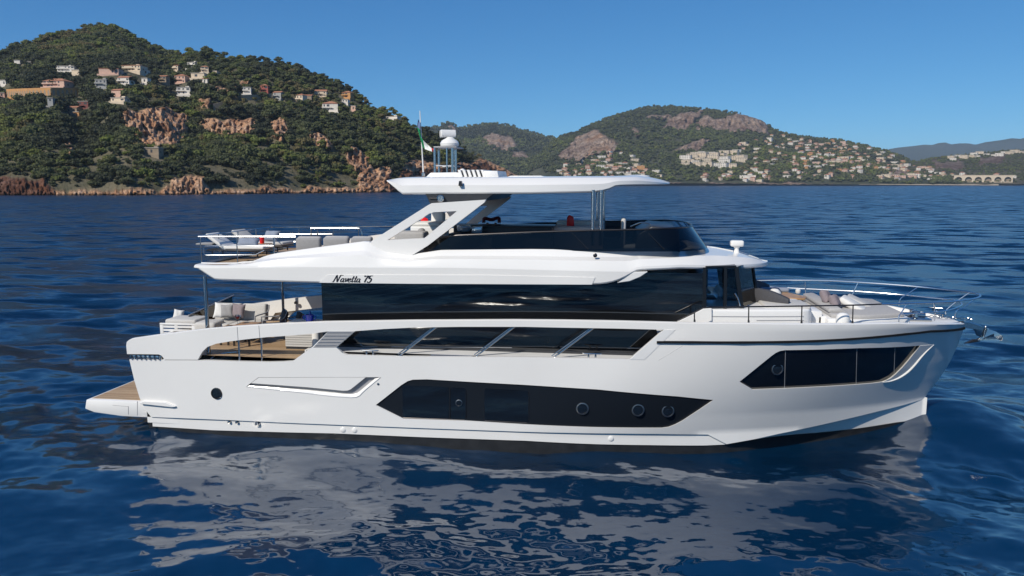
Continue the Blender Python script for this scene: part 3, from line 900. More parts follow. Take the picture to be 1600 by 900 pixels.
# bottom of the glass
xg0 = float(xa[-1])
def cyb(x):      # half breadth of the coaming foot
    u = min(1, max(0, (x - 9.5) / (14.05 - 9.5)))
    return 2.30 * max(0.0, 1 - u ** 2.6) ** 0.6
rc = [U(px, py, 0.0) for px, py in ((1105, 382.5), (1120, 384.5), (1157, 392), (1184, 401), (1197, 409.5))]
zcl = lambda x: float(np.interp(x, [xg0] + [p[0] for p in rc], [float(za[-1])] + [p[1] for p in rc]))
secs = []
xsF = list(np.linspace(1.02, 13.6, 90)) + list(13.75 + 1.9 * (1 - (1 - np.linspace(0, 1, 26)) ** 2))
tipz = 4.33
mb = MB()
rows = []
for x in xsF:
    b = fyb(x); zb_ = zbot(x); k = max(zk(x), zb_ + 0.11)
    if x < 1.6:      # stern tip closes to a blade
        t = (x - 1.02) / 0.58
        zb_ = 4.30 * (1 - t) + zb_ * t
        k = 4.36 * (1 - t) + k * t
    ci = max(0.0, min(cyb(x), b - 0.02))
    if x < 2.05: zc = k + 0.05
    else: zc = float(np.interp(x, xa, za))
    if x > xg0: 
        zc = max(zcl(x) - .03, k + 0.015)
    if x > 13.4 and ci < 0.03: ci = 0.0
    nz_ = .06 * sst(13, 14.2, x) * sst(15.66, 15.0, x)
    mid = (b * 0.5 + ci * 0.5)
    rows.append([(x, -(b - 0.10), zb_), (x, -b + 0.02, zb_ + 0.02), (x, -b, zb_ + 0.05), (x, -b, k - 0.05), (x, -b + 0.015, k), (x, -(b * .8 + ci * .2), k * .55 + zc * .45 + nz_), (x, -(b * .36 + ci * .64), k * .38 + zc * .62 + nz_), (x, -ci - 0.03, zc - 0.02), (x, -ci, zc)])
NR = len(rows[0])
for s in (1, -1):
    v = [(p[0], s * p[1], p[2]) for r in rows for p in r]
    mb.add(v, [(i * NR + k, (i + 1) * NR + k, (i + 1) * NR + k + 1, i * NR + k + 1) for i in range(len(rows) - 1) for k in range(NR - 1)])
# soffit, roof front (between the coamings), stern edge
for i0, i1, kk in ((0, len(rows), 0),):
    v = []
    for r in rows: v += [(r[0][0], r[0][1], r[0][2]), (r[0][0], -r[0][1], r[0][2])]
    mb.add(v, [(2 * i, 2 * i + 1, 2 * i + 3, 2 * i + 2) for i in range(len(rows) - 1)])
v = [p for r in rows[:1] for p in r]; v2 = [(p[0], -p[1], p[2]) for p in v]
mb.add(v + v2, [(i, i + 1, NR + i + 1, NR + i) for i in range(NR - 1)])
fr = [r for r in rows if r[0][0] > 13.3]
v = []
for r in fr:
    for t in np.linspace(-1, 1, 9):
        v.append((r[-1][0], r[-1][1] * -t, r[-1][2] + 0.03 * (1 - t * t) * min(1, -r[-1][1])))
mb.add(v, [(i * 9 + k, i * 9 + k + 1, i * 9 + 10 + k, i * 9 + 9 + k) for i in range(len(fr) - 1) for k in range(8)])
mb.build('overhang', M_WHITE, FB, smooth=16)
# flybridge floor and inner coaming
zfl = 4.48
mb = MB()
v = []
xf = [x for x in xsF if 1.3 < x < 13.7]
for x in xf:
    y = max(0, min(fyb(x) - .1, cyb(x) if x > 2 else 9)); v += [(x, -y, min(zfl, max(zk(x) + .03, zfl if x > 2.2 else 0))), (x, y, min(zfl, max(zk(x) + .03, zfl if x > 2.2 else 0)))]
mb.add(v, [(2 * i, 2 * i + 2, 2 * i + 3, 2 * i + 1) for i in range(len(xf) - 1)])
mb.build('flybridge_deck', M_TEAK, FB, smooth=0)
mb = MB()
xi = [x for x in xsF if 2.2 < x < 13.7]
for s in (1, -1):
    v = []
    for x in xi:
        zc = float(np.interp(x, xa, za)); y = max(0.0, min(cyb(x), fyb(x) - .02) - 0.10)
        yo = max(0.0, min(cyb(x), fyb(x) - .02))
        v += [(x, -s * yo, zc), (x, -s * y, zc + .003), (x, -s * y, zfl)]
    mb.add(v, [(3 * i + k, 3 * i + k + 1, 3 * i + 4 + k, 3 * i + 3 + k) for i in range(len(xi) - 1) for k in (0, 1)])
mb.each('coaming', M_WHITE, FB, smooth=40)
# name panel facet, raised crease and lettering on the fascia
def Yfas(x, z): return -fyb(x)
panel = [UF(*p) for p in [(499, 441.5), (512, 429.2), (760, 429.8), (930, 433.5), (925, 444.6), (640, 443.2), (540, 442.2)]]
plate('name_panel', panel, [], lambda x, z: -fyb(x) - 0.012, M_WHITE, FB, depth=0.012, step=0.3)

def text_mesh(s, size, shear=0.0, bold=0.0):
    c = bpy.data.curves.new('lettering_curve', 'FONT'); c.body = s; c.size = size; c.shear = shear; c.offset = bold; c.extrude = 0.004; c.resolution_u = 3
    o = bpy.data.objects.new('lettering_curve', c); COL.objects.link(o)
    bpy.context.view_layer.update()
    me = bpy.data.meshes.new_from_object(o.evaluated_get(bpy.context.evaluated_depsgraph_get()))
    bpy.data.objects.remove(o); bpy.data.curves.remove(c)
    return me
# the name in slanted brush script: strokes drawn as swept curves
def script_word(mb, word, x, z, h, slant, y):
    """letters as poly-strokes in a unit box (0..w, 0..1), thick downstrokes"""
    G = {'N': (1.05, [[(-.25, .02), (-.12, 0), (0, .1), (.22, 1.0)], [(.22, 1.0), (.30, .95), (.52, .1), (.60, 0)], [(.60, 0), (.80, .95), (.95, 1.05), (1.25, 1.02)]]),
         'a': (.62, [[(.44, .5), (.3, .56), (.1, .45), (.02, .2), (.1, .02), (.26, .05), (.42, .25), (.46, .54)], [(.46, .54), (.42, .12), (.5, 0), (.64, .08)]]),
         'v': (.55, [[(.02, .45), (.08, .54), (.14, .5), (.18, .02)], [(.18, .02), (.42, .28), (.46, .56), (.6, .46)]]),
         'e': (.50, [[(.05, .25), (.3, .32), (.38, .45), (.28, .56), (.1, .45), (.03, .2), (.12, .02), (.3, .02), (.5, .15)]]),
         't': (.42, [[(.22, .95), (.14, .2), (.2, .01), (.42, .12)], [(.0, .6), (.42, .66)]]),
         '7': (.62, [[(.06, .85), (.08, 1.0), (.2, .95), (.62, 1.0), (.4, .6), (.28, 0)]]),
         '5': (.66, [[(.66, 1.02), (.26, .98), (.2, .58), (.38, .64), (.56, .5), (.54, .2), (.36, .0), (.14, .03), (.04, .16)]]),
         ' ': (.4, [])}
    for ch in word:
        w_, strokes = G[ch]
        thick = 0.105 if ch in '75' else 0.085
        for st in strokes:
            pts = spline([(x + (p[0] + slant * p[1]) * h, y, z + p[1] * h) for p in st], 6)
            rr = []
            for i in range(len(pts)):
                d = pts[min(i + 1, len(pts) - 1)] - pts[max(i - 1, 0)]
                rr.append(h * thick * (0.55 + 0.85 * abs(d.z) / (d.length + 1e-9)))
            m2 = MB(); m2.tube(pts, rr, 6)
            m2.v = [(v[0], y + (v[1] - y) * 0.15, v[2]) for v in m2.v]
            mb.add(m2.v, m2.f)
        x += w_ * h
    return x
a = U(521, 440.4, fy0 - 0.016); b = U(582, 440.4, fy0 - 0.016)
mb = MB(); hh = 0.135
t1 = MB(); xe = script_word(t1, 'Navetta 75', 0, 0, 1.0, .35, 0)
sc_ = (b[0] - a[0]) / (xe + .25)
mb = MB(); script_word(mb, 'Navetta 75', 0, 0, 1.0, .35, 0)
mb.v = [(a[0] + v[0] * sc_, fy0 - 0.015 + v[1] * 0.03, a[1] + v[2] * sc_ * 0.98) for v in mb.v]
mb.build('name_lettering', mat('navy_lettering', (0.006, 0.007, 0.014), 0.3), FB, smooth=0)
# round courtesy light on the shoulder
x, z = U(930, 399, -2.55); m_ = MB(); m_.lathe([(0.05, .03), (.05, -.02), (.03, -.03)], (x, -2.56, z), 16, axis='Y'); m_.build('courtesy_light', M_STEELD, FB)
# soffit wing: lit return of the fascia over the pilothouse side window
mb = MB(); mb.prism([U(964, 441.5, -2.5), U(984, 438.5, -2.5), U(1000, 432, -2.5), U(1012, 424, -2.5), U(985, 424, -2.5)], -2.60, -2.10, 0.01); mb.build('soffit_wing', M_WHITE2, FB)

# smoked windscreen round the flybridge
def ring(xg, inset, zrow):
    pass
side_top = [(659, 387), (682, 371.5), (713, 367.8), (830, 362.8), (923, 360), (1000, 358.6), (1056, 356.8)]
side_bot = [(659, 387.3), (690, 389.4), (830, 389.2), (960, 390.9), (1081, 391.3)]
st_ = [U(px, py, -2.16) for px, py in side_top]; sb_ = [U(px, py, -2.30) for px, py in side_bot]
zt_f = lambda x: float(np.interp(x, [p[0] for p in st_], [p[1] for p in st_]))
zb_f = lambda x: float(np.interp(x, [p[0] for p in sb_], [p[1] for p in sb_])) - 0.03
# plan of the lower and upper edge (starboard half), forward end rounded
xl0, xl1 = sb_[0][0], 14.02; xu1 = 13.62
def plan(x0, xr, B, xe, n):
    out = []
    for t in np.linspace(0, 1, n):
        x = x0 + (xr - x0) * t; out.append((x, -B))
    for t in np.linspace(0, 1, n)[1:]:
        a = t * math.pi / 2; out.append((xr + (xe - xr) * math.sin(a) ** .9, -B * math.cos(a) ** .62))
    return out
lo = plan(xl0, 12.7, 2.30, xl1, 26); upp = plan(xl0 + .02, 12.35, 2.16, xu1, 26)
v = []; top_edge = []
zf_top = zt_f(12.3); zf_bot = min(zb_f(12.9), zcl(13.9) + .01)
for (xl, yl), (xu, yu) in zip(lo, upp):
    z1 = zb_f(min(xl, sb_[-1][0])) if xl < 12.9 else zf_bot
    z2 = max(zt_f(xu), z1 + .01)
    v += [(xl, yl, z1), (xu, yu, z2)]; top_edge.append((xu, yu, z2))
mb = MB()
for s in (1, -1):
    mb.add([(p[0], s * p[1], p[2]) for p in v], [(2 * i, 2 * i + 2, 2 * i + 3, 2 * i + 1) for i in range(len(lo) - 1)])
o = mb.build('fly_windscreen', M_SMOKE, FB, smooth=40)
mb = MB()
te = top_edge + [(p[0], -p[1], p[2]) for p in top_edge[::-1][1:]]
mb.tube(te, 0.022, 8); mb.build('screen_capping', M_STEELD, FB)
mb = MB()
for px0, py0, px1, py1 in ((893, 363.5, 919, 389.5), (1013, 364, 1038, 390)):
    mb.tube([U3(px0, py0, -2.185), U3(px1, py1, -2.31)], 0.010, 6)
mb.each('screen_joint', M_FRAMEG, FB)
# white coaming lip under the glass head, inboard
mb = MB(); mb.tube([U3(676, 371.5, -2.14), U3(713, 368.6, -2.14), U3(830, 363.6, -2.14)], 0.03, 8); mb.build('screen_lip', M_WHITE, FB)

# ---- raked arch, hardtop and its posts
ARCH = empty('radar_arch'); ARCH.parent = YACHT
yA = -2.34
arch_out = [(580, 388), (580, 377), (590, 370.5), (668, 321), (674.6, 317.5), (759, 312), (756.5, 316.5), (668, 384), (644, 398.8), (636, 401), (600, 396)]
arch_in = [(605.6, 375), (670.7, 333.6), (678, 331.5), (714, 329.8), (663, 372.2)]
ao = [U(px, py, yA) for px, py in arch_out]; ai = [U(px, py, yA) for px, py in arch_in]
for s in (1, -1):
    m_ = plate('arch_leg', ao, [ai], lambda x, z: yA, M_WHITE, ARCH, depth=0.16, step=0.25)
    m2 = plate('arch_lining', ao, [ai], lambda x, z: yA + 0.16, M_WHITE, ARCH, walls=False, step=0.25)
    m2.data.flip_normals()
    if s < 0:
        for m in (m_, m2):
            m.scale = (1, -1, 1)
neck = [U(px, py, -2.0) for px, py in [(667, 303), (771, 303), (757, 314), (674, 318.5)]]
mb = MB(); mb.prism(neck, -2.12, 2.12); mb.build('arch_beam', M_DARKP, ARCH, smooth=0)
leg = [U(px, py, 2.1) for px, py in [(769, 304), (792, 304), (735, 350), (716, 352)]]
mb = MB(); 
x, z = U(689, 310, -2.16); m_ = MB(); m_.lathe([(0.03, .06), (.085, .03), (.09, -.06), (.075, -.07), (.07, -.05)], (x, -2.16, z), 20, axis='Y'); m_.build('flood_light', M_STEEL, ARCH)
mb = MB(); mb.tube([(x - .3, -2.14, z), (x - .02, -2.14, z)], .02, 6); mb.build('light_bracket', M_STEELD, ARCH)

HT = empty('hardtop'); HT.parent = YACHT
yH = -2.15
hb_px = [(627, 304), (830, 303), (922, 301.2), (934, 300.5), (943, 299), (953, 295.8), (963, 290.2)]
hl = [U(px, py, yH) for px, py in hb_px]
xh0 = U(602, 282, yH)[0]; xh1 = U(1046.5, 286, 0)[0]
def hpl(x):
    u = min(1, max(0, (x - 8.5) / (xh1 - 8.5))); b = 2.15 * max(0, 1 - u ** 3.0) ** .6
    t = min(1, max(0, (xh0 + .7 - x) / .7)); return b - .12 * t * t
zlow = lambda x: float(np.interp(x, [xh0] + [p[0] for p in hl] + [xh1], [U(602, 283, yH)[1]] + [p[1] for p in hl] + [U(1046, 288, 0)[1]]))
htop_px = [(601.7, 281.5), (618, 278.6), (662, 277.8), (800, 278), (957, 277)]
hts = [U(px, py, -1.9) for px, py in htop_px]
ztopf = lambda x: float(np.interp(x, [p[0] for p in hts] + [12.2, xh1], [p[1] for p in hts] + [hts[-1][1] + .02, U(1046, 285.5, 0)[1] + .01]))
xsH = list(xh0 + .7 * np.linspace(0, 1, 8) ** 1.5) + list(np.linspace(xh0 + .75, 10.5, 36)) + list(10.5 + (xh1 - 10.5) * (1 - (1 - np.linspace(0, 1, 26)) ** 1.8))[1:]
zsof = U(700, 303, -2.0)[1]
rows = []
for x in xsH:
    b = max(0.0, hpl(x)); zl = zlow(x); zt_ = max(ztopf(x), zl + .015)
    h_ = zt_ - zl
    zm = zl + h_ * .55
    inset = min(0.06, b * .3); ins2 = min(0.26, b * .5)
    rows.append([(x, -(b - inset * 1.2), zl), (x, -(b - inset * .3), zl + h_ * .04), (x, -b, zl + h_ * .12), (x, -(b - .01), zm), (x, -(b - inset), zm + h_ * .08), (x, -(b - ins2), zt_ - h_ * .03), (x, -(b - ins2 * 1.15), zt_), (x, -b * .45, zt_ + .035 * min(1, b)), (x, 0, zt_ + .05 * min(1, b))])
NR = 9
mb = MB()
for s in (1, -1):
    mb.add([(p[0], s * p[1], p[2]) for r in rows for p in r], [(i * NR + k, (i + 1) * NR + k, (i + 1) * NR + k + 1, i * NR + k + 1) for i in range(len(rows) - 1) for k in range(NR - 1)])
v = []
for r in rows: v += [r[0], (r[0][0], -r[0][1], r[0][2])]
mb.add(v, [(2 * i, 2 * i + 1, 2 * i + 3, 2 * i + 2) for i in range(len(rows) - 1)])
mb.build('roof_panel', M_WHITE, HT, smooth=28)
x, z = U(720, 286.5, -2.16); MB().prism([(x - .05, z - .06), (x + .05, z - .06), (x + .03, z + .06), (x - .03, z + .06)], -2.24, -2.12, .01).build('horn', M_STEELD, HT)
# low antenna dome on the forward roof
a = U(996, 274, 0.6)
MB().lathe([(0.06, -.1), (.07, -.02), (.32, .0), (.34, .03), (.30, .055), (.15, .075), (.02, .08)], (a[0], .6, a[1] - .06), 28).build('antenna_dome', M_WHITE, HT)
for px in (926, 938.5):
    x, z0 = U(px, 361, -2.08); z1 = U(px, 300, -2.08)[1]
    for s in (1, -1):
        MB().tube([(x, s * 2.08, z0 - .35), (x, s * 2.08, z1 + .05)], .045, 14).build('roof_post', M_STEEL, HT)
# roof equipment: plinth, vents, box
z0 = hts[2][1]
a = U(664, 276, -0.5); b = U(720, 270, -0.5)
pl = MB(); pl.prism([(U(662, 277, -.7)[0], z0 - .02), (U(672, 270, -.7)[0], U(672, 270, -.7)[1]), (U(712, 269, -.7)[0], U(712, 269, -.7)[1]), (U(722, 271, -.7)[0], U(722, 271, -.7)[1]), (U(722, 278, -.7)[0], z0 - .02)], -0.7, 0.7, .03, 2); pl.build('mast_plinth', M_WHITE, HT)
x0 = U(717, 272, -.8)[0]; x1 = U(756, 272, -.8)[0]; x2 = U(779, 272, -.8)[0]; zt1 = U(740, 266, -.8)[1]; zt2 = U(770, 266.8, -.8)[1]
mb = MB(); mb.prism([(x0 + .05, z0 - .02), (x0 - .03, zt1), (x1 - .1, zt1), (x1 + .05, z0 - .02)], -.72, .72, .02)
mb.build('vent_housing', M_DARKP, HT)
for k in range(6):
    xx = x0 - .02 + (x1 - x0 - .05) * k / 5.0
    MB().prism([(xx - .02, zt1 + .012), (xx + .05, zt1 + .012), (xx + .13, z0 - .0), (xx + .05, z0 - .0)], -.78, .78, .008).build('vent_fin', M_WHITE, HT)
MB().prism([(x1, z0 - .02), (x1, zt2), (x2 - .03, zt2), (x2, z0 + .03), (x2, z0 - .02)], -.8, .8, .02, 2).build('roof_locker', M_WHITE2, HT)
MB().prism([(x2 + .05, z0 - .02), (x2 + .3, z0 + .06), (x2 + 1.1, z0 + .06), (x2 + 1.4, z0 - .02)], -.7, .7, .015).build('roof_hatch', M_WHITE, HT)
# mast frame and radar
MAST = empty('radar_mast'); MAST.parent = YACHT
zt_m = U(695, 232, 0)[1]; zb_m = U(695, 270, 0)[1]
for px, yy in ((679.5, -.42), (686, .42), (698.5, -.42), (707, -.42), (712, .42)):
    x = U(px, 250, yy)[0]
    MB().tube([(x, yy, zb_m - .12), (x, yy, zt_m)], .035 if px != 698.5 else .025, 10).build('mast_tube', M_STEEL, MAST)
xl = U(678, 231, -.42)[0]; xr = U(714, 231, -.42)[0]
MB().box(xl, xr, -.48, .48, zt_m, zt_m + .035, .01).build('mast_table', M_GREYP, MAST)
mb = MB()
z2 = U(690, 259, -.42)[1]
for yy in (-.42, .42): mb.tube([(xl + .03, yy, z2), (xr - .08, yy, z2)], .02, 8)
mb.each('mast_crossbar', M_STEEL, MAST)
cx = (U(690, 224, 0)[0] + U(715, 224, 0)[0]) / 2; zq = zt_m + .035
rad = MB(); rad.lathe([(.20, 0), (.25, .03), (.26, .10), (.22, .17), (.13, .23), (.10, .27)], (cx, 0, zq), 24)
R_ = rad.build('radar_pedestal', M_WHITE, MAST)
zr = U(700, 215, 0)[1]
rb = MB(); rb.prism([(-.11, -.10), (.11, -.10), (.13, -.02), (.11, .10), (-.11, .10), (-.13, .0)], -.62, .62, .035, 2, axis='Y')
A4 = Matrix.Translation((cx - .05, 0, zq + .36)) @ Matrix.Rotation(math.radians(-62), 4, 'Z') @ Matrix.Rotation(math.radians(-4), 4, 'Y')
rb.v = [tuple(A4 @ Vector((v[0], v[1] * .33, v[2]))) for v in rb.v]
rb.build('radar_scanner', M_WHITE, MAST)
MB().lathe([(.06, 0), (.08, .05), (.06, .12), (.02, .14)], (xr + .12, -.3, zb_m - .03), 14).build('gps_dome', M_WHITE, MAST)
mb = MB(); mb.tube([U3(661.5, 271, .25), U3(656, 173, .25)], [.022, .012], 8); WH = mb.build('whip_antenna', M_WHITE, YACHT)
mb = MB(); mb.lathe([(.05, 0), (.05, .08), (.03, .10)], tuple(U3(661.5, 275, .25)), 12); mb.build('antenna_base', M_STEEL, WH)
# flag
fl = []
tl = U3(653, 203, .25); 
poly = [((653.5, 186), (655.5, 190)), ((651.5, 198), (656.5, 203)), ((655, 210), (660, 229.5)), ((661, 219), (664, 233)), ((668, 226), (671, 235.5)), ((674, 231), (675, 237)), ((679, 233), (679, 237.5))]
mb = MB(); v = []; 
for i, (t_, b_) in enumerate(poly):
    for j in range(5):
        q = j / 4; px = t_[0] * (1 - q) + b_[0] * q; py = t_[1] * (1 - q) + b_[1] * q
        v.append(U3(px, py, .20 + .05 * math.sin(i * 1.7 + j * .9)))
for i in range(len(poly) - 1):
    for j in range(4):
        mb.add([v[i * 5 + j], v[(i + 1) * 5 + j], v[(i + 1) * 5 + j + 1], v[i * 5 + j + 1]], [(0, 1, 2, 3)], 2 if i < 1 else (0 if i < 3 else (1 if i < 5 else 3)))
FLG = mb.build('ensign', [M_GREEN, M_FLAGW, mat('flag_blue_grey', (.12, .16, .3), .8), M_FLAGR], None, smooth=60)

tag(FLG, 'green, white and red flag drooping from the thin white pole on the yacht roof', 'flag')
# white satellite dome light on the bow of the flybridge roof
a = U(1151, 391, -0.2); 
mb = MB(); mb.lathe([(.16, 0), (.15, .03), (.07, .06), (.055, .17), (.08, .20), (.09, .23)], (a[0], -.2, a[1] - .12), 20)
mb.box(a[0] - .17, a[0] + .17, -.33, -.07, a[1] + .10, a[1] + .26, .05, 3)
mb.build('search_light', M_WHITE, FB)

wl = [U(px, py, -2.2) for px, py in ((1050, 508), (1060, 501.5), (1100, 481.5), (1112, 481.5), (1112, 508))]
mb = MB(); mb.prism(wl, -2.24, -1.99, .01); mb.build('coachroof_cheek', M_WHITE, YACHT, smooth=20)
# ============================================================ rails, poles and loose deck things
def rail(name, pts, r=0.017, m=M_STEEL, parent=YACHT, sm=True, n=8):
    mb = MB(); mb.tube(spline(pts, 6) if sm and len(pts) > 2 else pts, r, n); return mb.build(name, m, parent)
RB = empty('bow_rail'); RB.parent = YACHT
near = [(1060, 500.5, -2.66), (1082, 490, -2.65), (1098, 481.2, -2.64), (1112, 480.2, -2.63), (1170, 479.2, -2.6), (1253, 478.2, -2.5), (1333, 476.8, -2.22), (1377, 475.2, -1.95)]
fwd = [(1377, 475.2, -1.95), (1420, 473.8, -1.6), (1459, 472.5, -1.2), (1489, 471, -.85), (1524, 466, -.3), (1531, 460.8, 0), (1515, 457, .3), (1480, 453, .8), (1435, 448, 1.3), (1370, 442.7, 1.75), (1300, 438.6, 2.05), (1235, 437.6, 2.3), (1175, 438.5, 2.55)]
mb = MB(); mb.tube([U3(*p) for p in near[:3]] + spline([U3(*p) for p in near[3:]], 5), 0.018, 8); mb.build('top_rail', M_STEELD, RB)
rail('top_rail', [U3(*p) for p in fwd], 0.023, M_RAIL, RB)
rail('mid_rail', [U3(*p) for p in [(1408, 491, -1.75), (1450, 488.3, -1.3), (1478, 485.5, -.95), (1497, 479.5, -.5), (1503, 474, -.1), (1490, 468.5, .35), (1471, 466.5, .75), (1408, 460.5, 1.5), (1352, 456, 1.85), (1300, 453.3, 2.1), (1235, 450, 2.35), (1175, 447.5, 2.55)]], 0.017, M_RAIL, RB)
for a, b, yy in (((1085, 489), (1085, 506), -2.65), ((1170, 480), (1170, 507), -2.6), ((1253, 479), (1253, 508), -2.5), ((1333, 477.5), (1333, 508), -2.22)):
    A = U3(*a, yy); Bq = U3(*b, yy); Bq.x = A.x + .01
    mb = MB(); mb.tube([A, Bq], 0.015, 8); mb.tube([Bq, Bq + Vector((0, 0, .10))], .024, 8); mb.build('stanchion', M_STEELD, RB)
for pts in ([(1417, 475, -1.62), (1408, 489, -1.66), (1404.5, 495, -1.72), (1404.5, 507, -1.72)], [(1459, 472.5, -1.2), (1461, 488, -1.15), (1460, 501, -1.1)], [(1524, 466, -.3), (1507, 480, -.42), (1495, 485.5, -.48), (1492.5, 497, -.48)],
            [(1514, 457.5, .3), (1496, 470, .3), (1479, 484, .3), (1478, 491, .3)], [(1435, 448, 1.3), (1420, 458, 1.25), (1407, 467, 1.2), (1405, 478, 1.2)], [(1341, 441, 1.9), (1335, 453, 1.9), (1331, 463, 1.9)], [(1258, 440, 2.2), (1259, 463, 2.2)], [(1190, 438, 2.5), (1190, 460, 2.5)]):
    rail('stanchion', [U3(*p) for p in pts], 0.015, M_RAIL, RB, sm=len(pts) > 2)
# bow roller and anchor
zt = z_tip
BR = MB()
bx = stem(zt)
BR.prism([(bx - .55, zt + .02), (bx + .05, zt + .05), (bx + .42, zt - .06), (bx + .40, zt - .16), (bx + .05, zt - .10), (bx - .5, zt - .06)], -.13, -.09, .008)
BR.prism([(bx - .55, zt + .02), (bx + .05, zt + .05), (bx + .42, zt - .06), (bx + .40, zt - .16), (bx + .05, zt - .10), (bx - .5, zt - .06)], .09, .13, .008)
BR.tube([(bx + .33, -.1, zt - .09), (bx + .33, .1, zt - .09)], .06, 12); BR.box(bx - .5, bx + .3, -.1, .1, zt - .10, zt - .07)
BR.build('bow_roller', M_STEEL, YACHT)
AN = empty('anchor', tuple(U3(1530, 520, 0)), label='polished steel anchor hanging on the roller at the bow tip', cat='anchor')
def loc(o, e):
    o.location = o.location - Vector(e.location); o.parent = e; return o
mb = MB()
sh = [U(px, py, 0) for px, py in [(1504, 501.5), (1512, 500.5), (1522, 503.5), (1533, 509), (1540, 514), (1537, 523), (1532, 527), (1526, 524), (1523, 516), (1517, 512.5), (1506, 510)]]
mb.prism(sh, -.045, .045, .012, 2)
M_ANCH = mat('anchor_steel', (.42, .43, .44), .13, metal=1.0)
loc(mb.build('shank', M_ANCH), AN)
P_ = [U3(1539, 513, -.05), U3(1549, 513.5, 0), U3(1556, 518, 0), U3(1557.5, 525, 0), U3(1551, 531, 0), U3(1527, 529.5, 0)]
mb = MB()
tip = U3(1506, 536.5, 0); c0 = U3(1532, 527, 0)
def fl_(s):
    v = [U3(1540, 513, 0) , U3(1550, 515.5, 0) + Vector((0, s * .20, 0)), U3(1557, 521, 0) + Vector((0, s * .30, 0)), U3(1556, 528, 0) + Vector((0, s * .27, 0)), U3(1547, 531, 0) + Vector((0, s * .16, 0)), U3(1525, 530.5, 0) + Vector((0, s * .06, 0)), c0]
    v2 = [p + Vector((.02, 0, -.025)) for p in v]
    n = len(v)
    mb.add(v + v2, [tuple(range(n)), tuple(range(n, 2 * n))[::-1]] + [(i, n + i, n + (i + 1) % n, (i + 1) % n) for i in range(n)])
fl_(1); fl_(-1)
loc(mb.build('fluke', M_ANCH, smooth=50), AN)
mb = MB(); mb.prism([U(px, py, 0) for px, py in [(1505.5, 536.8), (1520, 530), (1543, 527.5), (1545, 530.5), (1528, 533.5)]], -.05, .05, .012); loc(mb.build('fluke_tip', M_STEELD), AN)
mb = MB(); mb.tube([U3(1537, 526, -.06), U3(1540, 512, -.06)], .022, 8); mb.lathe([(.02, -.02), (.035, 0), (.02, .03)], tuple(U3(1540, 511, -.06)), 10); loc(mb.build('shackle', M_STEEL), AN)
# windlass and bow fittings
WD = empty('windlass', tuple(UZ(1430, 500, ZF)), ); WD.parent = YACHT
def lloc(mb, name, m, e, **k):
    o = mb.build(name, m, e, **k); o.location = -Vector(e.location); return o
b_ = Vector(WD.location)
mb = MB(); mb.lathe([(.12, 0), (.12, .06), (.07, .08), (.06, .17), (.11, .2), (.11, .24), (.04, .26)], tuple(b_), 18); lloc(mb, 'capstan', M_STEEL, WD)
mb = MB(); mb.box(b_.x - .35, b_.x + .35, b_.y - .18, b_.y + .5, b_.z, b_.z + .06, .02); mb.tube([b_ + Vector((-.3, .2, .1)), b_ + Vector((.3, .2, .1))], .07, 12); lloc(mb, 'gearbox', M_STEEL, WD)
mb = MB(); mb.lathe([(.09, 0), (.09, .06), (.05, .08), (.05, .14), (.09, .17), (.03, .19)], tuple(b_ + Vector((.15, .7, 0))), 18); lloc(mb, 'capstan', M_STEEL, WD)
ch = MB()
for k in range(12):
    c = b_ + Vector((.4 + k * .085, .25 - .02 * k, .06)); th = k * math.pi / 2
    ch.tube([c + Vector((.05 * math.cos(a), .03 * math.sin(a) * math.cos(th), .03 * math.sin(a) * math.sin(th))) for a in np.linspace(0, 2 * math.pi, 10, endpoint=False)], .010, 5, closed=True)
lloc(ch, 'anchor_chain', M_STEEL, WD)
for px, py, r_ in ((1470, 496, .5), (1462, 486, -.5), (1392, 505, .15)):
    q = UZ(px, py, ZF + .01); cleat(q.x, q.y, ZF + .005, .75, rot=r_)

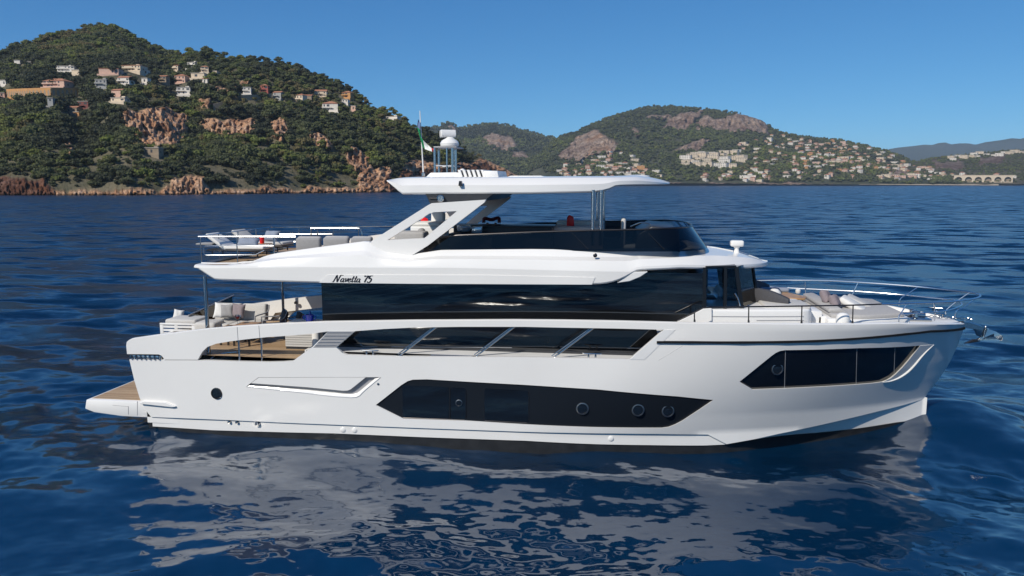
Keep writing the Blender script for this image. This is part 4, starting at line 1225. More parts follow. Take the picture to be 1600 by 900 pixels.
# ---- cushions and pillows
def cushion(name, x0, x1, y0, y1, z0, z1, m, parent=None, bev=.06, tilt=0.0, yaw=0.0, axis='X'):
    mb = MB(); cx, cy, cz = (x0 + x1) / 2, (y0 + y1) / 2, (z0 + z1) / 2
    T = Matrix.Translation((cx, cy, cz)) @ Matrix.Rotation(yaw, 4, 'Z') @ Matrix.Rotation(tilt, 4, axis) @ Matrix.Translation((-cx, -cy, -cz))
    mb.box(x0, x1, y0, y1, z0, z1, bev, 3, mtx=T)
    return mb.build(name, m, parent, smooth=60)
def pillow(label, c, w, h, m, yaw=0.0, lean=0.3, roll=0.0, group=None, th=.085):
    """square scatter pillow standing on its lower edge, pinched corners"""
    mb = MB(); n = 12; v = []
    for side in (1, -1):
        for i in range(n + 1):
            for j in range(n + 1):
                a = 2 * i / n - 1; b = 2 * j / n - 1
                pin = 1 - .10 * (1 - a * a) * b * b; pin2 = 1 - .10 * (1 - b * b) * a * a
                t = th * (max(0, 1 - a ** 4) * max(0, 1 - b ** 4)) ** .5
                wr = .006 * math.sin(7 * a + 3 * b) * (1 - a * a)
                v.append((a * w / 2 * pin2, side * (t + .004) + wr, h / 2 + b * h / 2 * pin))
    q = (n + 1) ** 2
    fs = []
    for s_ in (0, 1):
        for i in range(n):
            for j in range(n):
                f = [s_ * q + i * (n + 1) + j, s_ * q + (i + 1) * (n + 1) + j, s_ * q + (i + 1) * (n + 1) + j + 1, s_ * q + i * (n + 1) + j + 1]
                fs.append(f if s_ else f[::-1])
    for i in range(n):
        for a, b in (((i) * (n + 1), (i + 1) * (n + 1)), ((i + 1) * (n + 1) + n, i * (n + 1) + n), (i + 1, i), (n * (n + 1) + i, n * (n + 1) + i + 1)):
            fs.append([a, b, q + b, q + a])
    mb.add(v, fs)
    o = mb.build('pillow', m, None, smooth=70)
    o.matrix_world = Matrix.Translation(c) @ Matrix.Rotation(yaw, 4, 'Z') @ Matrix.Rotation(roll, 4, 'Y') @ Matrix.Rotation(-lean, 4, 'X')
    return tag(o, label, 'pillow', group)

# ---- cockpit
zs_ = ZA + .42
xA = U(336, 495, .35)[0]; xB = U(417, 495, .35)[0]
SOFA = empty('outdoor_sofa', ((xA + xB) / 2, .3, ZA), label='cream outdoor sofa with low grey frame on the teak aft deck', cat='sofa')
mb = MB(); mb.box(xA - .05, xB + .05, -.55, .62, ZA + .06, ZA + .16, .02)
for x in (xA, xB):
    for y in (-.48, .55): mb.tube([(x, y, ZA), (x, y, ZA + .1)], .025, 8)
mb.build('sofa_frame', M_GREYP, None).parent = SOFA
SOFA.children[0].location = -Vector(SOFA.location)
def part(o, e):
    o.parent = e; o.location = Vector(o.location) - Vector(e.location); return o
xm = (xA + xB) / 2 + .05
part(cushion('seat_cushion', xA, xm, -.55, .35, ZA + .16, zs_, M_CANVAS), SOFA); part(cushion('seat_cushion', xm, xB, -.55, .35, ZA + .16, zs_, M_CANVAS), SOFA)
part(cushion('back_cushion', xA + .02, xm - .02, .28, .52, ZA + .38, ZA + .88, M_CANVAS, tilt=-.15), SOFA)
part(cushion('back_cushion', xm + .02, xB, .28, .52, ZA + .38, ZA + .88, M_CANVAS, tilt=-.15), SOFA)
mb = MB(); mb.tube(spline([(xB + .05, -.5, ZA + .2), (xB + .05, -.5, ZA + .6), (xB + .05, -.4, ZA + .66), (xB + .05, .3, ZA + .66), (xB + .05, .42, ZA + .85)], 4), .02, 8)
part(mb.build('armrest', M_GREYP), SOFA)
pil = lambda px, py, yy: U3(px, py, yy)
pillow('white square pillow at the left end of the cream sofa', pil(345, 497.5, -.02), .46, .46, M_WHITECUSH, .25, .3, .12)
pillow('dark grey pillow between the white and the mauve pillow on the sofa', pil(355, 496.5, -.10), .40, .40, M_GREYCUSH, .1, .25, -.05)
pillow('mauve grey pillow leaning on the cream sofa back beside the table', pil(370, 496.5, -.06), .44, .42, M_MAUVE, -.1, .3, .05)
# slatted stern bench
q0 = UZ(262, 524, ZA + .1)
bx0 = U(258, 505, -.5)[0]; bx1 = U(312, 505, -.5)[0]
zt_b = U(285, 508, -.75)[1]
BEN = empty('stern_bench', ((bx0 + bx1) / 2, -.4, ZA), label='low white framed bench with cream seat pad at the stern end of the aft deck', cat='bench')
mb = MB(); mb.box(bx0, bx1 + .1, -.78, -.72, zt_b, zt_b + .05, .015); mb.box(bx0, bx1 + .1, -.05, .0, zt_b, zt_b + .05, .015)
for x in (bx0 + .05, bx1 - .05): 
    for y in (-.75, -.03): mb.box(x - .05, x + .05, y - .02, y + .02, ZA, zt_b, .01)
part(mb.build('bench_frame', M_WHITE2), BEN)
mb = MB()
for k in range(3): mb.box(bx0 + .1, bx1 - .1, -.765, -.74, ZA + .12 + .1 * k, ZA + .18 + .1 * k)
part(mb.build('side_slat', M_WHITE2, smooth=0), BEN)
part(cushion('seat_pad', bx0 + .15, bx1 + .02, -.76, -.0, zt_b + .0, zt_b + .16, M_CANVAS), BEN)
POUF = cushion('seat_pouf', U(311, 505, -.5)[0] + .05, U(346, 505, -.5)[0], -.9, -.25, ZA, U(330, 501.5, -.6)[1], M_CANVAS, bev=.09)
tag(POUF, 'square cream fabric pouf between stern bench and teak coffee table', 'pouf')
pillow('small white pillow standing behind the stern bench pad', pil(277, 500, .35), .30, .32, M_WHITECUSH, .3, .3, .2)
# teak coffee tables with glasses
zt_t = U(380, 506, -1.1)[1]
def table(label, x0, x1, y0, y1, z):
    T = empty('coffee_table', ((x0 + x1) / 2, (y0 + y1) / 2, ZA), label=label, cat='table')
    mb = MB(); mb.box(x0, x1, y0, y1, z - .04, z, .012); part(mb.build('table_top', M_WOOD), T)
    for x in (x0 + .06, x1 - .06):
        for y in (y0 + .06, y1 - .06):
            mb = MB(); mb.box(x - .022, x + .022, y - .022, y + .022, ZA, z - .04); part(mb.build('leg', M_STEELD, smooth=0), T)
    return T
table('large teak coffee table in front of the cream sofa', U(368, 508, -1.2)[0], U(398, 508, -1.2)[0], -1.5, -.75, zt_t)
table('small teak side table between the pouf and the large coffee table', U(346, 510, -1.2)[0], U(364, 510, -1.2)[0], -1.45, -.85, zt_t - .08)
def glass(label, p, m, h=.2, r=.045):
    W_ = empty('wine_glass', tuple(p), label=label, cat='glass')
    mb = MB(); mb.lathe([(.038, 0), (.006, .008), (.005, h * .5), (r * .8, h * .62), (r, h * .8), (r * .85, h)], (0, 0, 0), 14); mb.build('bowl', M_PANE, W_)
    mb = MB(); mb.lathe([(.004, h * .52), (r * .76, h * .63), (r * .94, h * .78), (.01, h * .785)], (0, 0, 0), 14); mb.build('drink', m, W_)
glass('wine glass filled with red drink on the large coffee table', Vector((U(365, 505, -1.15)[0] + .12, -1.15, zt_t)), M_RED, .26, .06)
glass('empty looking wine glass beside the red drink on the coffee table', Vector((U(371, 505, -1.05)[0] + .05, -1.0, zt_t)), M_PANE, .22, .05)
tray = MB(); x = U(358, 506, -1.2)[0]; tray.box(x - .1, x + .16, -1.3, -1.05, zt_t - .08, zt_t - .055, .008); tag(tray.build('serving_tray', M_STEELD), 'dark serving tray lying on the small teak side table', 'tray')
# chairs
def armchair(label, x, y, yaw, m_seat, m_frame, s=1.0):
    A = empty('armchair', (x, y, ZA), yaw, label=label, cat='chair')
    mb = MB()
    for sx in (-.33, .33):
        mb.tube(spline([(sx, -.32, 0), (sx, -.32, .55), (sx, -.26, .62), (sx, .2, .62), (sx, .34, .8)], 4), .018, 8); mb.tube([(sx, .3, 0), (sx, .3, .62)], .018, 8)
    mb.tube([(-.33, .34, .8), (.33, .34, .8)], .018, 8); mb.build('chair_frame', m_frame, A)
    o = cushion('seat_cushion', -.3, .3, -.34, .3, .3, .45, m_seat, A); o2 = cushion('back_cushion', -.3, .3, .2, .36, .4, .82, m_seat, A, tilt=-.25)
    A.scale = (s, s, s)
    return A
p = U3(428, 505, -.45); armchair('charcoal armchair with sloping back beside the cream sofa', p.x, -.45, math.radians(-62), M_DARKCUSH, M_GREYP)
p = U3(452, 500, -.1); armchair('second charcoal armchair, nearest to the saloon door', p.x, .05, math.radians(-55), M_DARKCUSH, M_GREYP, .84)
# wet bar with slatted front, ice bucket
x0, x1 = U(446, 530, -1.62)[0], U(487, 530, -1.62)[0]
BAR = empty('wet_bar', (x0, -1.2, ZA)); BAR.parent = YACHT
zc = U(470, 503.5, -1.4)[1]
def bpart(mb, n, m, **k):
    o = mb.build(n, m, BAR, **k); o.location = -Vector(BAR.location); return o
mb = MB(); mb.box(x0, sx0 + .02, -1.60, -.9, ZA, zc - .03); bpart(mb, 'cabinet', M_DARKP, smooth=0)
mb = MB(); mb.box(x0 - .03, sx0 + .02, -1.64, -.86, zc - .03, zc, .01); bpart(mb, 'bar_top', M_WHITE2)
zsl0 = U(465, 541.5, -1.62)[1]
mb = MB()
for k in range(9): 
    z = zsl0 + (zc - .05 - zsl0) * k / 9; mb.box(x0, x1 + .02, -1.63, -1.60, z, z + (zc - zsl0) / 9 - .016)
bpart(mb, 'slat_front', M_CANVAS, smooth=0)
mb = MB(); mb.box(x0, x1, -1.625, -1.60, zsl0 - .13, zsl0 - .12); bpart(mb, 'door_trim', M_WHITE2, smooth=0)
bq = U3(484, 504, -1.3)
IB = empty('ice_bucket', (bq.x, -1.3, zc), label='cobalt blue ice bucket standing on the white bar top by the saloon', cat='bucket')
mb = MB(); mb.lathe([(.085, 0), (.10, .02), (.115, .18), (.125, .20), (.11, .20), (.10, .05), (.01, .04)], (0, 0, 0), 20); mb.build('bowl', M_BLUE, IB)
mb = MB()
for s in (1, -1): mb.tube(spline([(s * .11, 0, .17), (s * .17, 0, .16), (s * .17, 0, .08), (s * .10, 0, .06)], 4), .012, 6)
mb.build('handle', M_BLUE, IB)
bo = MB(); bo.lathe([(.03, .05), (.036, .2), (.014, .27), (.013, .31)], (0.02, 0, 0), 12); o_ = bo.build('bottle', M_BLUE); o_.location = (bq.x, -1.3, zc); tag(o_, 'blue bottle sticking out of the ice bucket', 'bottle')
mb = MB(); mb.lathe([(.07, 0), (.08, .015), (.0785, .02)], (bq.x + .24, -1.3, zc), 16); tag(mb.build('saucer', M_WHITE2), 'small white dish beside the blue ice bucket', 'dish')
# posts of the overhang, white pillar, opening stanchions
for px, py0, py1, yy, r in ((322.5, 437, 562, -2.42, .05), (442.5, 440, 497, 2.15, .045)):
    x = U(px, 480, yy)[0]; z1 = U(px, py0, yy)[1]
    MB().tube([(x, yy, ZA), (x, yy, z1 + .1)], r, 14).build('overhang_post', M_STEEL, YACHT)
x = U(494, 530, -2.0)[0]; MB().tube([(x, -2.0, ZA), (x, -2.0, ZM + .42)], .11, 18).build('white_pillar', M_WHITE, YACHT)
for px, pya, pyb in ((372.8, 531, 566), (408, 527, 567)):
    a = U(px, pya, -2.62); b = U(px, pyb, -2.62); mb = MB(); mb.tube([(a[0], -2.62, a[1] + .1), (a[0], -2.62, b[1] - .05)], .024, 10); mb.build('gate_post', M_STEEL, YACHT)
mb = MB(); mb.tube(spline([U3(329, 561, -2.6), U3(336, 556, -2.5), U3(352, 551.5, -2.35), U3(370, 550, -2.3)], 4), .013, 8); mb.build('grab_rail', M_STEEL, YACHT)
hx = U(463, 473, 2.5); mb = MB(); mb.lathe([(.03, -.01), (.05, -.02), (.06, 0), (.06, .02)], (hx[0], 2.46, hx[1]), 20, axis='Y'); mb.build('hawse_hole', M_STEELD, YACHT)
# glass stern balustrade
a = U3(287, 497, .5); b = U3(334, 481.5, 2.3)
BAL = empty('stern_balustrade'); BAL.parent = YACHT
zb_ = U(300, 492, 1)[1]
slab('balustrade_glass', [(-.62, -.3, ZA), (-.62, 2.4, ZA), (-.62, 2.4, ZA + .80), (-.62, -.3, ZA + .60)], M_PANE, BAL, .012)
mb = MB(); mb.tube([(-.62, -.3, ZA + .61), (-.62, 2.4, ZA + .81)], .02, 8); mb.build('balustrade_rail', M_GREYP, BAL)

# ---- flybridge stern: rails, loungers, sofas
RF = empty('flybridge_rail'); RF.parent = YACHT
yr = -2.22
xr0 = U(307, 369.6, yr)[0]; zr = U(330, 369.8, yr)[1]
far = U3(421, 353.8, 2.1)
mb = MB(); mb.tube([U3(462, 369.8, yr), (xr0 + .05, yr, zr), (xr0, yr + .06, zr), (xr0, 2.10, zr), (xr0 + .06, 2.16, zr), (U(612, 352.5, 2.16)[0] + 1.5, 2.16, zr + .08)], .016, 8); mb.build('top_rail', M_STEEL, RF)
for px, pb in ((312.5, 411), (369.6, 409), (427.3, 400)):
    a = U3(px, 370, yr); b = U3(px, pb, yr); MB().tube([a, (a.x, yr, b.z - .06)], .016, 8).build('stanchion', M_STEEL, RF)
for yy in (-1.1, 0, 1.1): MB().tube([(xr0, yy, zr), (xr0, yy, zfl - .05)], .016, 8).build('stanchion', M_STEEL, RF)
for px in (419, 467, 521, 560): 
    a = U3(px, 354, 2.16); MB().tube([(a.x, 2.16, zr + .02), (a.x, 2.16, zfl)], .016, 8).build('stanchion', M_STEEL, RF)
loop = [U3(427, 384, yr), U3(322, 384, yr), U3(318.5, 386, yr), U3(318, 391, yr), U3(318.5, 396.5, yr), U3(322, 398.6, yr), U3(399, 398, yr), U3(413, 391, yr)]
mb = MB(); mb.tube(loop, .012, 8); mb.build('mid_rail', M_STEEL, RF)
mb = MB(); mb.tube([U3(429, 384, yr + .1), U3(429, 368, .9), U3(430, 366, 1), U3(519, 365.6, 1)], .014, 8); mb.tube([U3(430, 378, 1), U3(462, 377.6, 1)], .014, 8)
for px in (430, 519): mb.tube([U3(px, 366, 1), U3(px, 392, 1)], .014, 8)
mb.build('stair_guard', M_STEEL, RF)
mb = MB(); mb.tube(spline([U3(486.5, 382, -.2), U3(486, 365, -.2), U3(486.3, 358, -.2), U3(490, 356.7, -.2), U3(525, 356.6, -.2), U3(558, 356.9, -.2), U3(563.5, 358.5, -.2), U3(565.6, 368, -.2), U3(566, 380, -.2)], 4), .02, 8); mb.tube([U3(496, 358, -.2), U3(496.5, 380, -.2)], .016, 8); mb.build('grab_hoop', M_STEEL, RF)
# three-seat grey sofa along the starboard side
for k, (pa, pb, tp) in enumerate(((461.5, 501, 371.5), (504, 545, 370.6), (547, 581, 370.6))):
    xa_, xb_ = U(pa, 380, -1.75)[0], U(pb, 380, -1.75)[0]; z1 = U(480, tp, -1.75)[1]
    lab = ['leftmost grey upright seat of the flybridge row, nearest the stern rail', 'middle grey upright seat of the flybridge row', 'grey upright seat of the flybridge row beside the white arch foot'][k]
    S = empty('lounge_seat', ((xa_ + xb_) / 2, -1.4, zfl), label=lab, cat='seat', group='grey seats along the flybridge')
    part(cushion('seat_base', xa_, xb_, -1.75, -.8, zfl, zfl + .22, M_MIDCUSH, bev=.04), S)
    part(cushion('seat_back', xa_ + .01, xb_ - .01, -1.78, -1.62, zfl + .15, z1, M_GREYCUSH, bev=.06), S)
    part(cushion('head_roll', xa_ + .02, xb_ - .02, -1.72, -1.52, z1 - .12, z1 + .03, M_MIDCUSH, bev=.07), S)
def lounger(label, c, yaw, m):
    A = empty('sun_lounger', tuple(c), yaw, label=label, cat='sun lounger', group='loungers on the stern of the flybridge')
    mb = MB(); mb.box(-.9, .75, -.34, .34, .12, .18, .02)
    for x in (-.7, .6):
        for y in (-.28, .28): mb.tube([(x, y, 0), (x, y, .15)], .02, 6)
    mb.build('lounger_frame', M_STEELD, A)
    cushion('mattress', -.9, .25, -.33, .33, .18, .28, m, A, bev=.04)
    cushion('back_rest', .12, .82, -.33, .33, .33, .43, m, A, bev=.04, tilt=-.62, axis='Y')
    return A
c = Vector((U(372, 395, -1.0)[0], -1.0, zfl)); lounger('white cushioned sun lounger behind the shiny stern rail, nearer to the camera side', c, math.pi, M_WHITECUSH)
c = Vector((U(408, 388, .5)[0], .5, zfl)); lounger('cream sun lounger on the far side of the flybridge stern', c, math.pi - .1, M_CANVAS)
p = U3(386, 397, -1.2); pillow('blue grey pillow on the nearer white sun lounger', Vector((p.x, -1.2, zfl + .26)), .62, .30, M_BLUEGREY, .1, .9)
p = U3(422, 388, .3); pillow('blue grey pillow on the farther cream sun lounger', Vector((p.x, .3, zfl + .3)), .5, .34, M_BLUEGREY, -.2, .6)
x = U(340, 400, -.6)[0]; tw = cushion('folded_towel', x - .3, x + .2, -1.2, -.7, zfl + .28, zfl + .33, M_GREYCUSH, bev=.02); tag(tw, 'grey towel folded over the foot end of the nearer sun lounger', 'towel')
p = U3(410, 390, -.4); mb = MB(); mb.lathe([(.05, 0), (.06, .02), (.07, .17), (.05, .18)], (0, 0, 0), 14); o_ = mb.build('red_cup', M_RED); o_.location = (p.x, -.4, zfl + .28)
tag(o_, 'small red cup between the two sun loungers', 'cup')
ST = MB(); ST.box(p.x - .22, p.x + .22, -.62, -.2, zfl + .25, zfl + .28, .01); ST.tube([(p.x, -.4, zfl), (p.x, -.4, zfl + .26)], .03, 8); ST.box(p.x - .15, p.x + .15, -.55, -.26, zfl, zfl + .02)
tag(ST.build('drinks_table', M_WOOD), 'little wooden drinks table carrying the red cup', 'table')
# ---- flybridge amidships: bar, helm, red chairs
xb0, xb1 = U(708, 357, -1.0)[0], U(862, 357, -1.0)[0]
zbar = U(780, 352.5, -.9)[1]
MB2 = MB(); MB2.box(xb0, xb1, -.95, -.1, zfl, zbar - .04); MB2.box(xb0 - .04, xb1 + .05, -1.0, -.05, zbar - .04, zbar, .01)
FBAR = MB2.build('galley_counter', M_DARKP, FB)
cx_ = U(729.5, 362, -1.1)[0]
mb = MB(); mb.lathe([(.06, 0), (.16, .05), (.19, .12), (.19, .18), (.17, .20)], (0, 0, 0), 22); o_ = mb.build('glass_bowl', M_BRASS); o_.location = (cx_, -1.45, U(729, 364, -1.45)[1]); tag(o_, 'round glass bowl on the ledge beside the white arch', 'bowl')
mb = MB(); z_ = U(729, 364, -1.45)[1]; mb.box(cx_ - .35, cx_ + .75, -1.7, -1.2, zfl, z_); mb.build('side_locker', M_DARKP, FB, smooth=0)
mb = MB(); mb.box(-.12, .14, -.1, .1, 0, .17, .02); o_ = mb.build('drinks_cooler', M_BRASS); o_.location = (U(745, 362, -1.45)[0], -1.45, z_); tag(o_, 'pale square cooler standing next to the glass bowl', 'cooler')
p = U3(768, 351, .6)
mb = MB(); mb.tube(spline([(-.22, 0, .0), (-.2, 0, .12), (0, 0, .09), (.2, 0, .14), (.22, 0, .0)], 5), .05, 8); mb.tube([(-.12, 0, 0), (-.1, .02, -.12)], .035, 8); mb.tube([(.12, 0, 0), (.1, .02, -.12)], .035, 8)
o_ = mb.build('deck_stool', M_MAROON); o_.location = (p.x, .6, p.z + .05); tag(o_, 'dark maroon folded stool top showing above the dark counter', 'stool')
mb = MB(); mb.tube([(p.x, .6, zfl), (p.x, .6, p.z - .04)], .03, 8); mb.build('stool_pedestal', M_STEELD, FB)
def red_chair(label, px0, px1, py0, py1, yy, yaw):
    a = U3(px0, py0, yy); b = U3(px1, py1, yy); w = b.x - a.x
    A = empty('folding_chair', ((a.x + b.x) / 2, yy, zfl), yaw, label=label, cat='chair')
    z1 = a.z - zfl
    mb = MB(); mb.prism([(-w / 2, z1 - .34), (-w / 2 + .01, z1 - .08), (-.04, z1), (w / 2 - .02, z1 - .06), (w / 2, z1 - .36)], -.05, .05, .03, 3); mb.build('back_rest', M_RED, A)
    mb = MB(); mb.box(-w / 2, w / 2, -.45, 0, z1 - .45, z1 - .37, .03); mb.build('seat', M_RED, A)
    for s in (1, -1):
        mb = MB(); mb.tube([(s * w / 2.2, 0, z1 - .3), (s * w / 2.2, -.4, 0)], .016, 6); mb.tube([(s * w / 2.2, -.42, z1 - .4), (s * w / 2.2, .05, 0)], .016, 6); mb.build('leg', M_STEELD, A)
red_chair('bright red chair seen through the opening of the white arch', 657, 670, 338.5, 354, .3, .3)
red_chair('bright red chair beside the twin steel roof posts', 885.5, 897.5, 335.5, 352, .4, -.2)
x0_, x1_ = U(647, 356, -.3)[0], U(692, 356, -.3)[0]; z_ = U(660, 352.5, -.3)[1]
SF = empty('flybridge_sofa', ((x0_ + x1_) / 2, -.2, zfl)); SF.parent = FB
SFp = lambda o: part(o, SF)
SFp(cushion('seat_base', x0_, x1_, -.7, .5, zfl, z_, M_WHITE2, bev=.03)); SFp(cushion('seat_cushion', x0_ + .02, x1_, -.68, .4, z_, z_ + .1, M_WHITECUSH, bev=.04))
SFp(cushion('back_cushion', U(673, 340, .3)[0], U(693, 340, .3)[0], .3, .6, z_, U(685, 331, .4)[1], M_WHITECUSH, bev=.06, tilt=-.2))
x0_, x1_ = U(622, 365, -1.1)[0], U(668, 365, -1.1)[0]
SFp(cushion('grey_seat', x0_, x1_, -1.5, -.9, zfl, U(640, 361, -1.2)[1], M_MIDCUSH, bev=.07))
SFp(cushion('grey_bolster', x0_ + .5, x1_ - .1, -1.1, -.8, zfl + .3, U(655, 356.5, -1)[1], M_GREYCUSH, bev=.1))
# helm: white console, pale seats, wheel
x0_, x1_ = U(866, 352, .3)[0], U(943, 352, .3)[0]; z_ = U(900, 346.5, .3)[1]
SE = MB(); SE.box(x0_, x1_, -.3, 1.5, zfl, z_ - .12, .03); SE.box(x0_ + .02, x1_, .9, 1.5, z_ - .14, z_, .05, 3); SE.build('white_settee', M_WHITECUSH, FB)
mb = MB(); xc = U(1000, 360, -.2)[0]; zc2 = U(1000, 349, -.2)[1]
mb.prism([(xc - .2, zfl), (xc - .1, zc2 - .2), (xc + .25, zc2), (13.2, zc2 - .05), (13.3, zfl)], -1.6, 1.6, .04, 2); mb.build('helm_console', M_DARKP, FB)
for yy in (-1.0, -.2):
    HC = empty('helm_seat', (U(979, 360, yy)[0], yy, zfl)); HC.parent = FB
    zz = U(975, 341, yy)[1] - zfl
    cushion('seat_back', -.14, -.02, -.26, .26, .35, zz, M_CANVAS, HC, bev=.05); cushion('seat_squab', -.1, .35, -.26, .26, .3, .42, M_CANVAS, HC, bev=.05); MB().tube([(.1, 0, 0), (.1, 0, .3)], .06, 10).build('pedestal', M_STEEL, HC)
mb = MB(); mb.tube(spline([U3(985, 354, -.6), U3(1000, 348, -.6), U3(1012, 348.5, -.6), U3(1022, 353, -.6)], 5), .018, 8); mb.build('helm_rail', M_STEEL, FB)

# ---- foredeck lounge
zc_ = U(1150, 482, -1.95)[1]
xk0, xk1 = U(1092, 490, -1.95)[0], U(1273, 490, -1.9)[0]
FL = empty('coachroof'); FL.parent = YACHT
mb = MB()
out = []
for x in np.linspace(xk0, xk1 - .25, 12): out.append((x, -2.2 + .36 * ((x - xk0) / (xk1 - xk0)) ** 1.4))
out += [(xk1 - .1, -1.80), (xk1, -1.62)]
pl_ = out + [(x, -y) for x, y in out[::-1]]
mb.prism(pl_, ZF - .02, zc_, .06, 3, axis='Z'); mb.build('lounge_base', M_WHITE, FL)
zg_ = U(1200, 494, -1.97)[1]
mb = MB(); mb.tube([(x, y - .005, zg_) for x, y in out[1:-2]], .008, 6)
zg2 = U(1200, 500, -1.97)[1]; xg = U(1174, 497, -1.97)[0]
mb.tube([(x, y - .005, zg2) for x, y in out if xg < x < xk1 - .2], .008, 6); mb.tube([(xg, -1.975, zg_), (xg, -1.975, zg2 + .02)], .008, 6); mb.build('locker_seam', M_GREYP, FL)
# curved dark sofa facing forward
sx_a = U(1172, 470, -1.2)[0]
CS = empty('bow_sofa', (sx_a, 0, zc_)); CS.parent = FL
mb = MB(); v = []; n = 24
zb0, zb1 = zc_ - .02, U(1178, 446, -.2)[1]
for i in range(n + 1):
    a = -1.18 + 2.36 * i / n
    for rr, hh in ((1.50, 0), (1.56, .6), (1.52, 1.0), (1.36, 1.0), (1.30, .6), (1.22, 0)):
        f = 1 - .45 * max(0, (abs(a) - .75) / .43) ** 1.5
        v.append((sx_a + 1.42 - rr * math.cos(a) * .95, rr * math.sin(a) * 1.05, zb0 + (zb1 - zb0) * hh * f))
mb.add(v, [(i * 6 + k, i * 6 + k + 1, i * 6 + 7 + k, i * 6 + 6 + k) for i in range(n) for k in range(5)] + [tuple(range(6)), tuple(n * 6 + k for k in range(6))[::-1]])
o = mb.build('curved_back', M_DARKCUSH, CS, smooth=60); o.location = -Vector(CS.location)
x = U(1205, 458, .9)[0]
o = cushion('side_back', x - .3, x + .5, .95, 1.2, zc_, U(1205, 449.5, 1)[1], M_BLUEGREY, CS, bev=.06); o.location = -Vector(CS.location)
mb = MB(); xs0, xs1 = U(1192, 474, -1)[0], U(1256, 474, -1)[0]
o = cushion('seat_cushion', xs0 - .1, xs1, -1.75, -.75, zc_ - .05, zc_ + .07, M_CANVAS, CS, bev=.05); o.location = -Vector(CS.location)
p = U3(1210, 466, -.5); o = MB().lathe([(.12, 0), (.17, .1), (.16, .22), (.08, .3), (.01, .31)], (p.x, -.5, zc_ + .0), 18).build('round_headrest', M_WHITECUSH, CS, smooth=60); o.location = -Vector(CS.location)
# teak bow table
x0_, x1_ = U(1224, 466, .1)[0], U(1254, 468, .1)[0]
T = empty('bow_table', ((x0_ + x1_) / 2, .3, zc_)); 
tag(T, 'teak table with angled leaves in front of the curved dark bow sofa', 'table')
zt_b = U(1240, 462, .3)[1]
mb = MB(); mb.prism([(x0_, -.1), (x1_, -.15), (x1_ + .12, .15), (x1_ - .2, .95), (x0_ - .05, .95)], zt_b - .05, zt_b, .01, axis='Z'); part(mb.build('table_top', M_WOOD), T)
mb = MB(); mb.box(x0_ + .0, x1_ - .02, -.08, -.02, zt_b - .22, zt_b - .05); part(mb.build('table_apron', M_WOOD, smooth=0), T)
mb = MB(); mb.tube([((x0_ + x1_) / 2, .35, zc_), ((x0_ + x1_) / 2, .35, zt_b - .05)], .06, 10); part(mb.build('pedestal', M_STEEL), T)
p = U3(1246, 460, .8); o_ = MB().lathe([(.05, 0), (.07, .03), (.07, .10), (.04, .12)], (0, 0, 0), 14).build('white_cup', M_WHITECUSH); o_.location = (p.x, .75, zt_b); tag(o_, 'white cup at the far edge of the teak bow table', 'cup')
# sunpad
zsp = U(1350, 488, -1.2)[1]
xs_a, xs_b = U(1268, 474, .4)[0], U(1408, 486, 0)[0]
SP = empty('sunpad_island'); SP.parent = YACHT
def padpoly(g, xa, xb):
    o = []
    for x in np.linspace(xa, xb, 14):
        y = min(1.62 - .18 * max(0, (xa + .5 - x)) , hb(x, 2.9) - .50) - g
        o.append((x, -max(.12, y)))
    return o + [(x, -y) for x, y in o[::-1]]
xe_ = min(xs_b, 18.75)
mb = MB(); mb.prism(padpoly(-.12, xs_a - .1, xe_ + .12), ZF - .02, zsp - .10, .05, 2, axis='Z'); mb.build('sunpad_plinth', M_WHITE, SP)
mb = MB(); mb.prism(padpoly(0, xs_a, xe_), zsp - .12, zsp, .05, 3, axis='Z'); mb.build('sunpad_mattress', M_MIDCUSH, SP, smooth=50)
mb = MB(); xh = U(1300, 470, .1)[0]
mb.prism([(xs_a - .02, zsp - .02), (xh + .05, zsp - .02), (xs_a + .25, zsp + .13), (xs_a - .02, zsp + .10)], -1.35, 1.35, .05, 2); mb.build('sunpad_headrest', M_MIDCUSH, SP, smooth=50)
p = U3(1298, 472, -.35); pillow('mauve pillow on the sunpad, nearer to the bow sofa', Vector((p.x - .05, -.35, p.z - .02)), .42, .36, M_MAUVE, math.radians(60), .5, .1, th=.1)
p = U3(1311, 480, -.75); pillow('mauve pillow on the sunpad, nearer to the bow rail', Vector((p.x - .03, -.75, p.z - .01)), .42, .36, M_MAUVE, math.radians(62), .5, .05, th=.1)
p = U3(1333, 480, -.4); cu = cushion('backrest_cushion', p.x - .35, p.x + .35, -.7, -.1, zsp - .03, zsp + .14, M_WHITECUSH, bev=.07, tilt=.5, axis='Y', yaw=-.4); tag(cu, 'loose white wedge cushion beside the mauve pillows', 'cushion')
p = U3(1345, 481, -.1); cu = cushion('backrest_cushion', p.x - .3, p.x + .35, -.2, .5, zsp - .03, zsp + .12, M_CANVAS, bev=.06, tilt=.4, axis='Y', yaw=-.3); tag(cu, 'cream wedge cushion lying toward the bow end of the pillows', 'cushion')
for px, py in ((1319, 492),):
    x, z = U(px, py, -1.95); mb = MB(); mb.lathe([(.15, ZF), (.16, z - .1), (.14, z - .02), (.08, z + .03), (.01, z + .04)], (x, -1.86, 0), 22); mb.build('deck_vent', M_WHITE, YACHT)
for k in range(3):
    x = xk1 + .02 + .2 * k; mb = MB(); mb.box(x, x + .3, -1.35, -.5, ZF - .02, zc_ - .12 - .12 * k, .03); mb.build('lounge_step', M_WHITE2, YACHT)
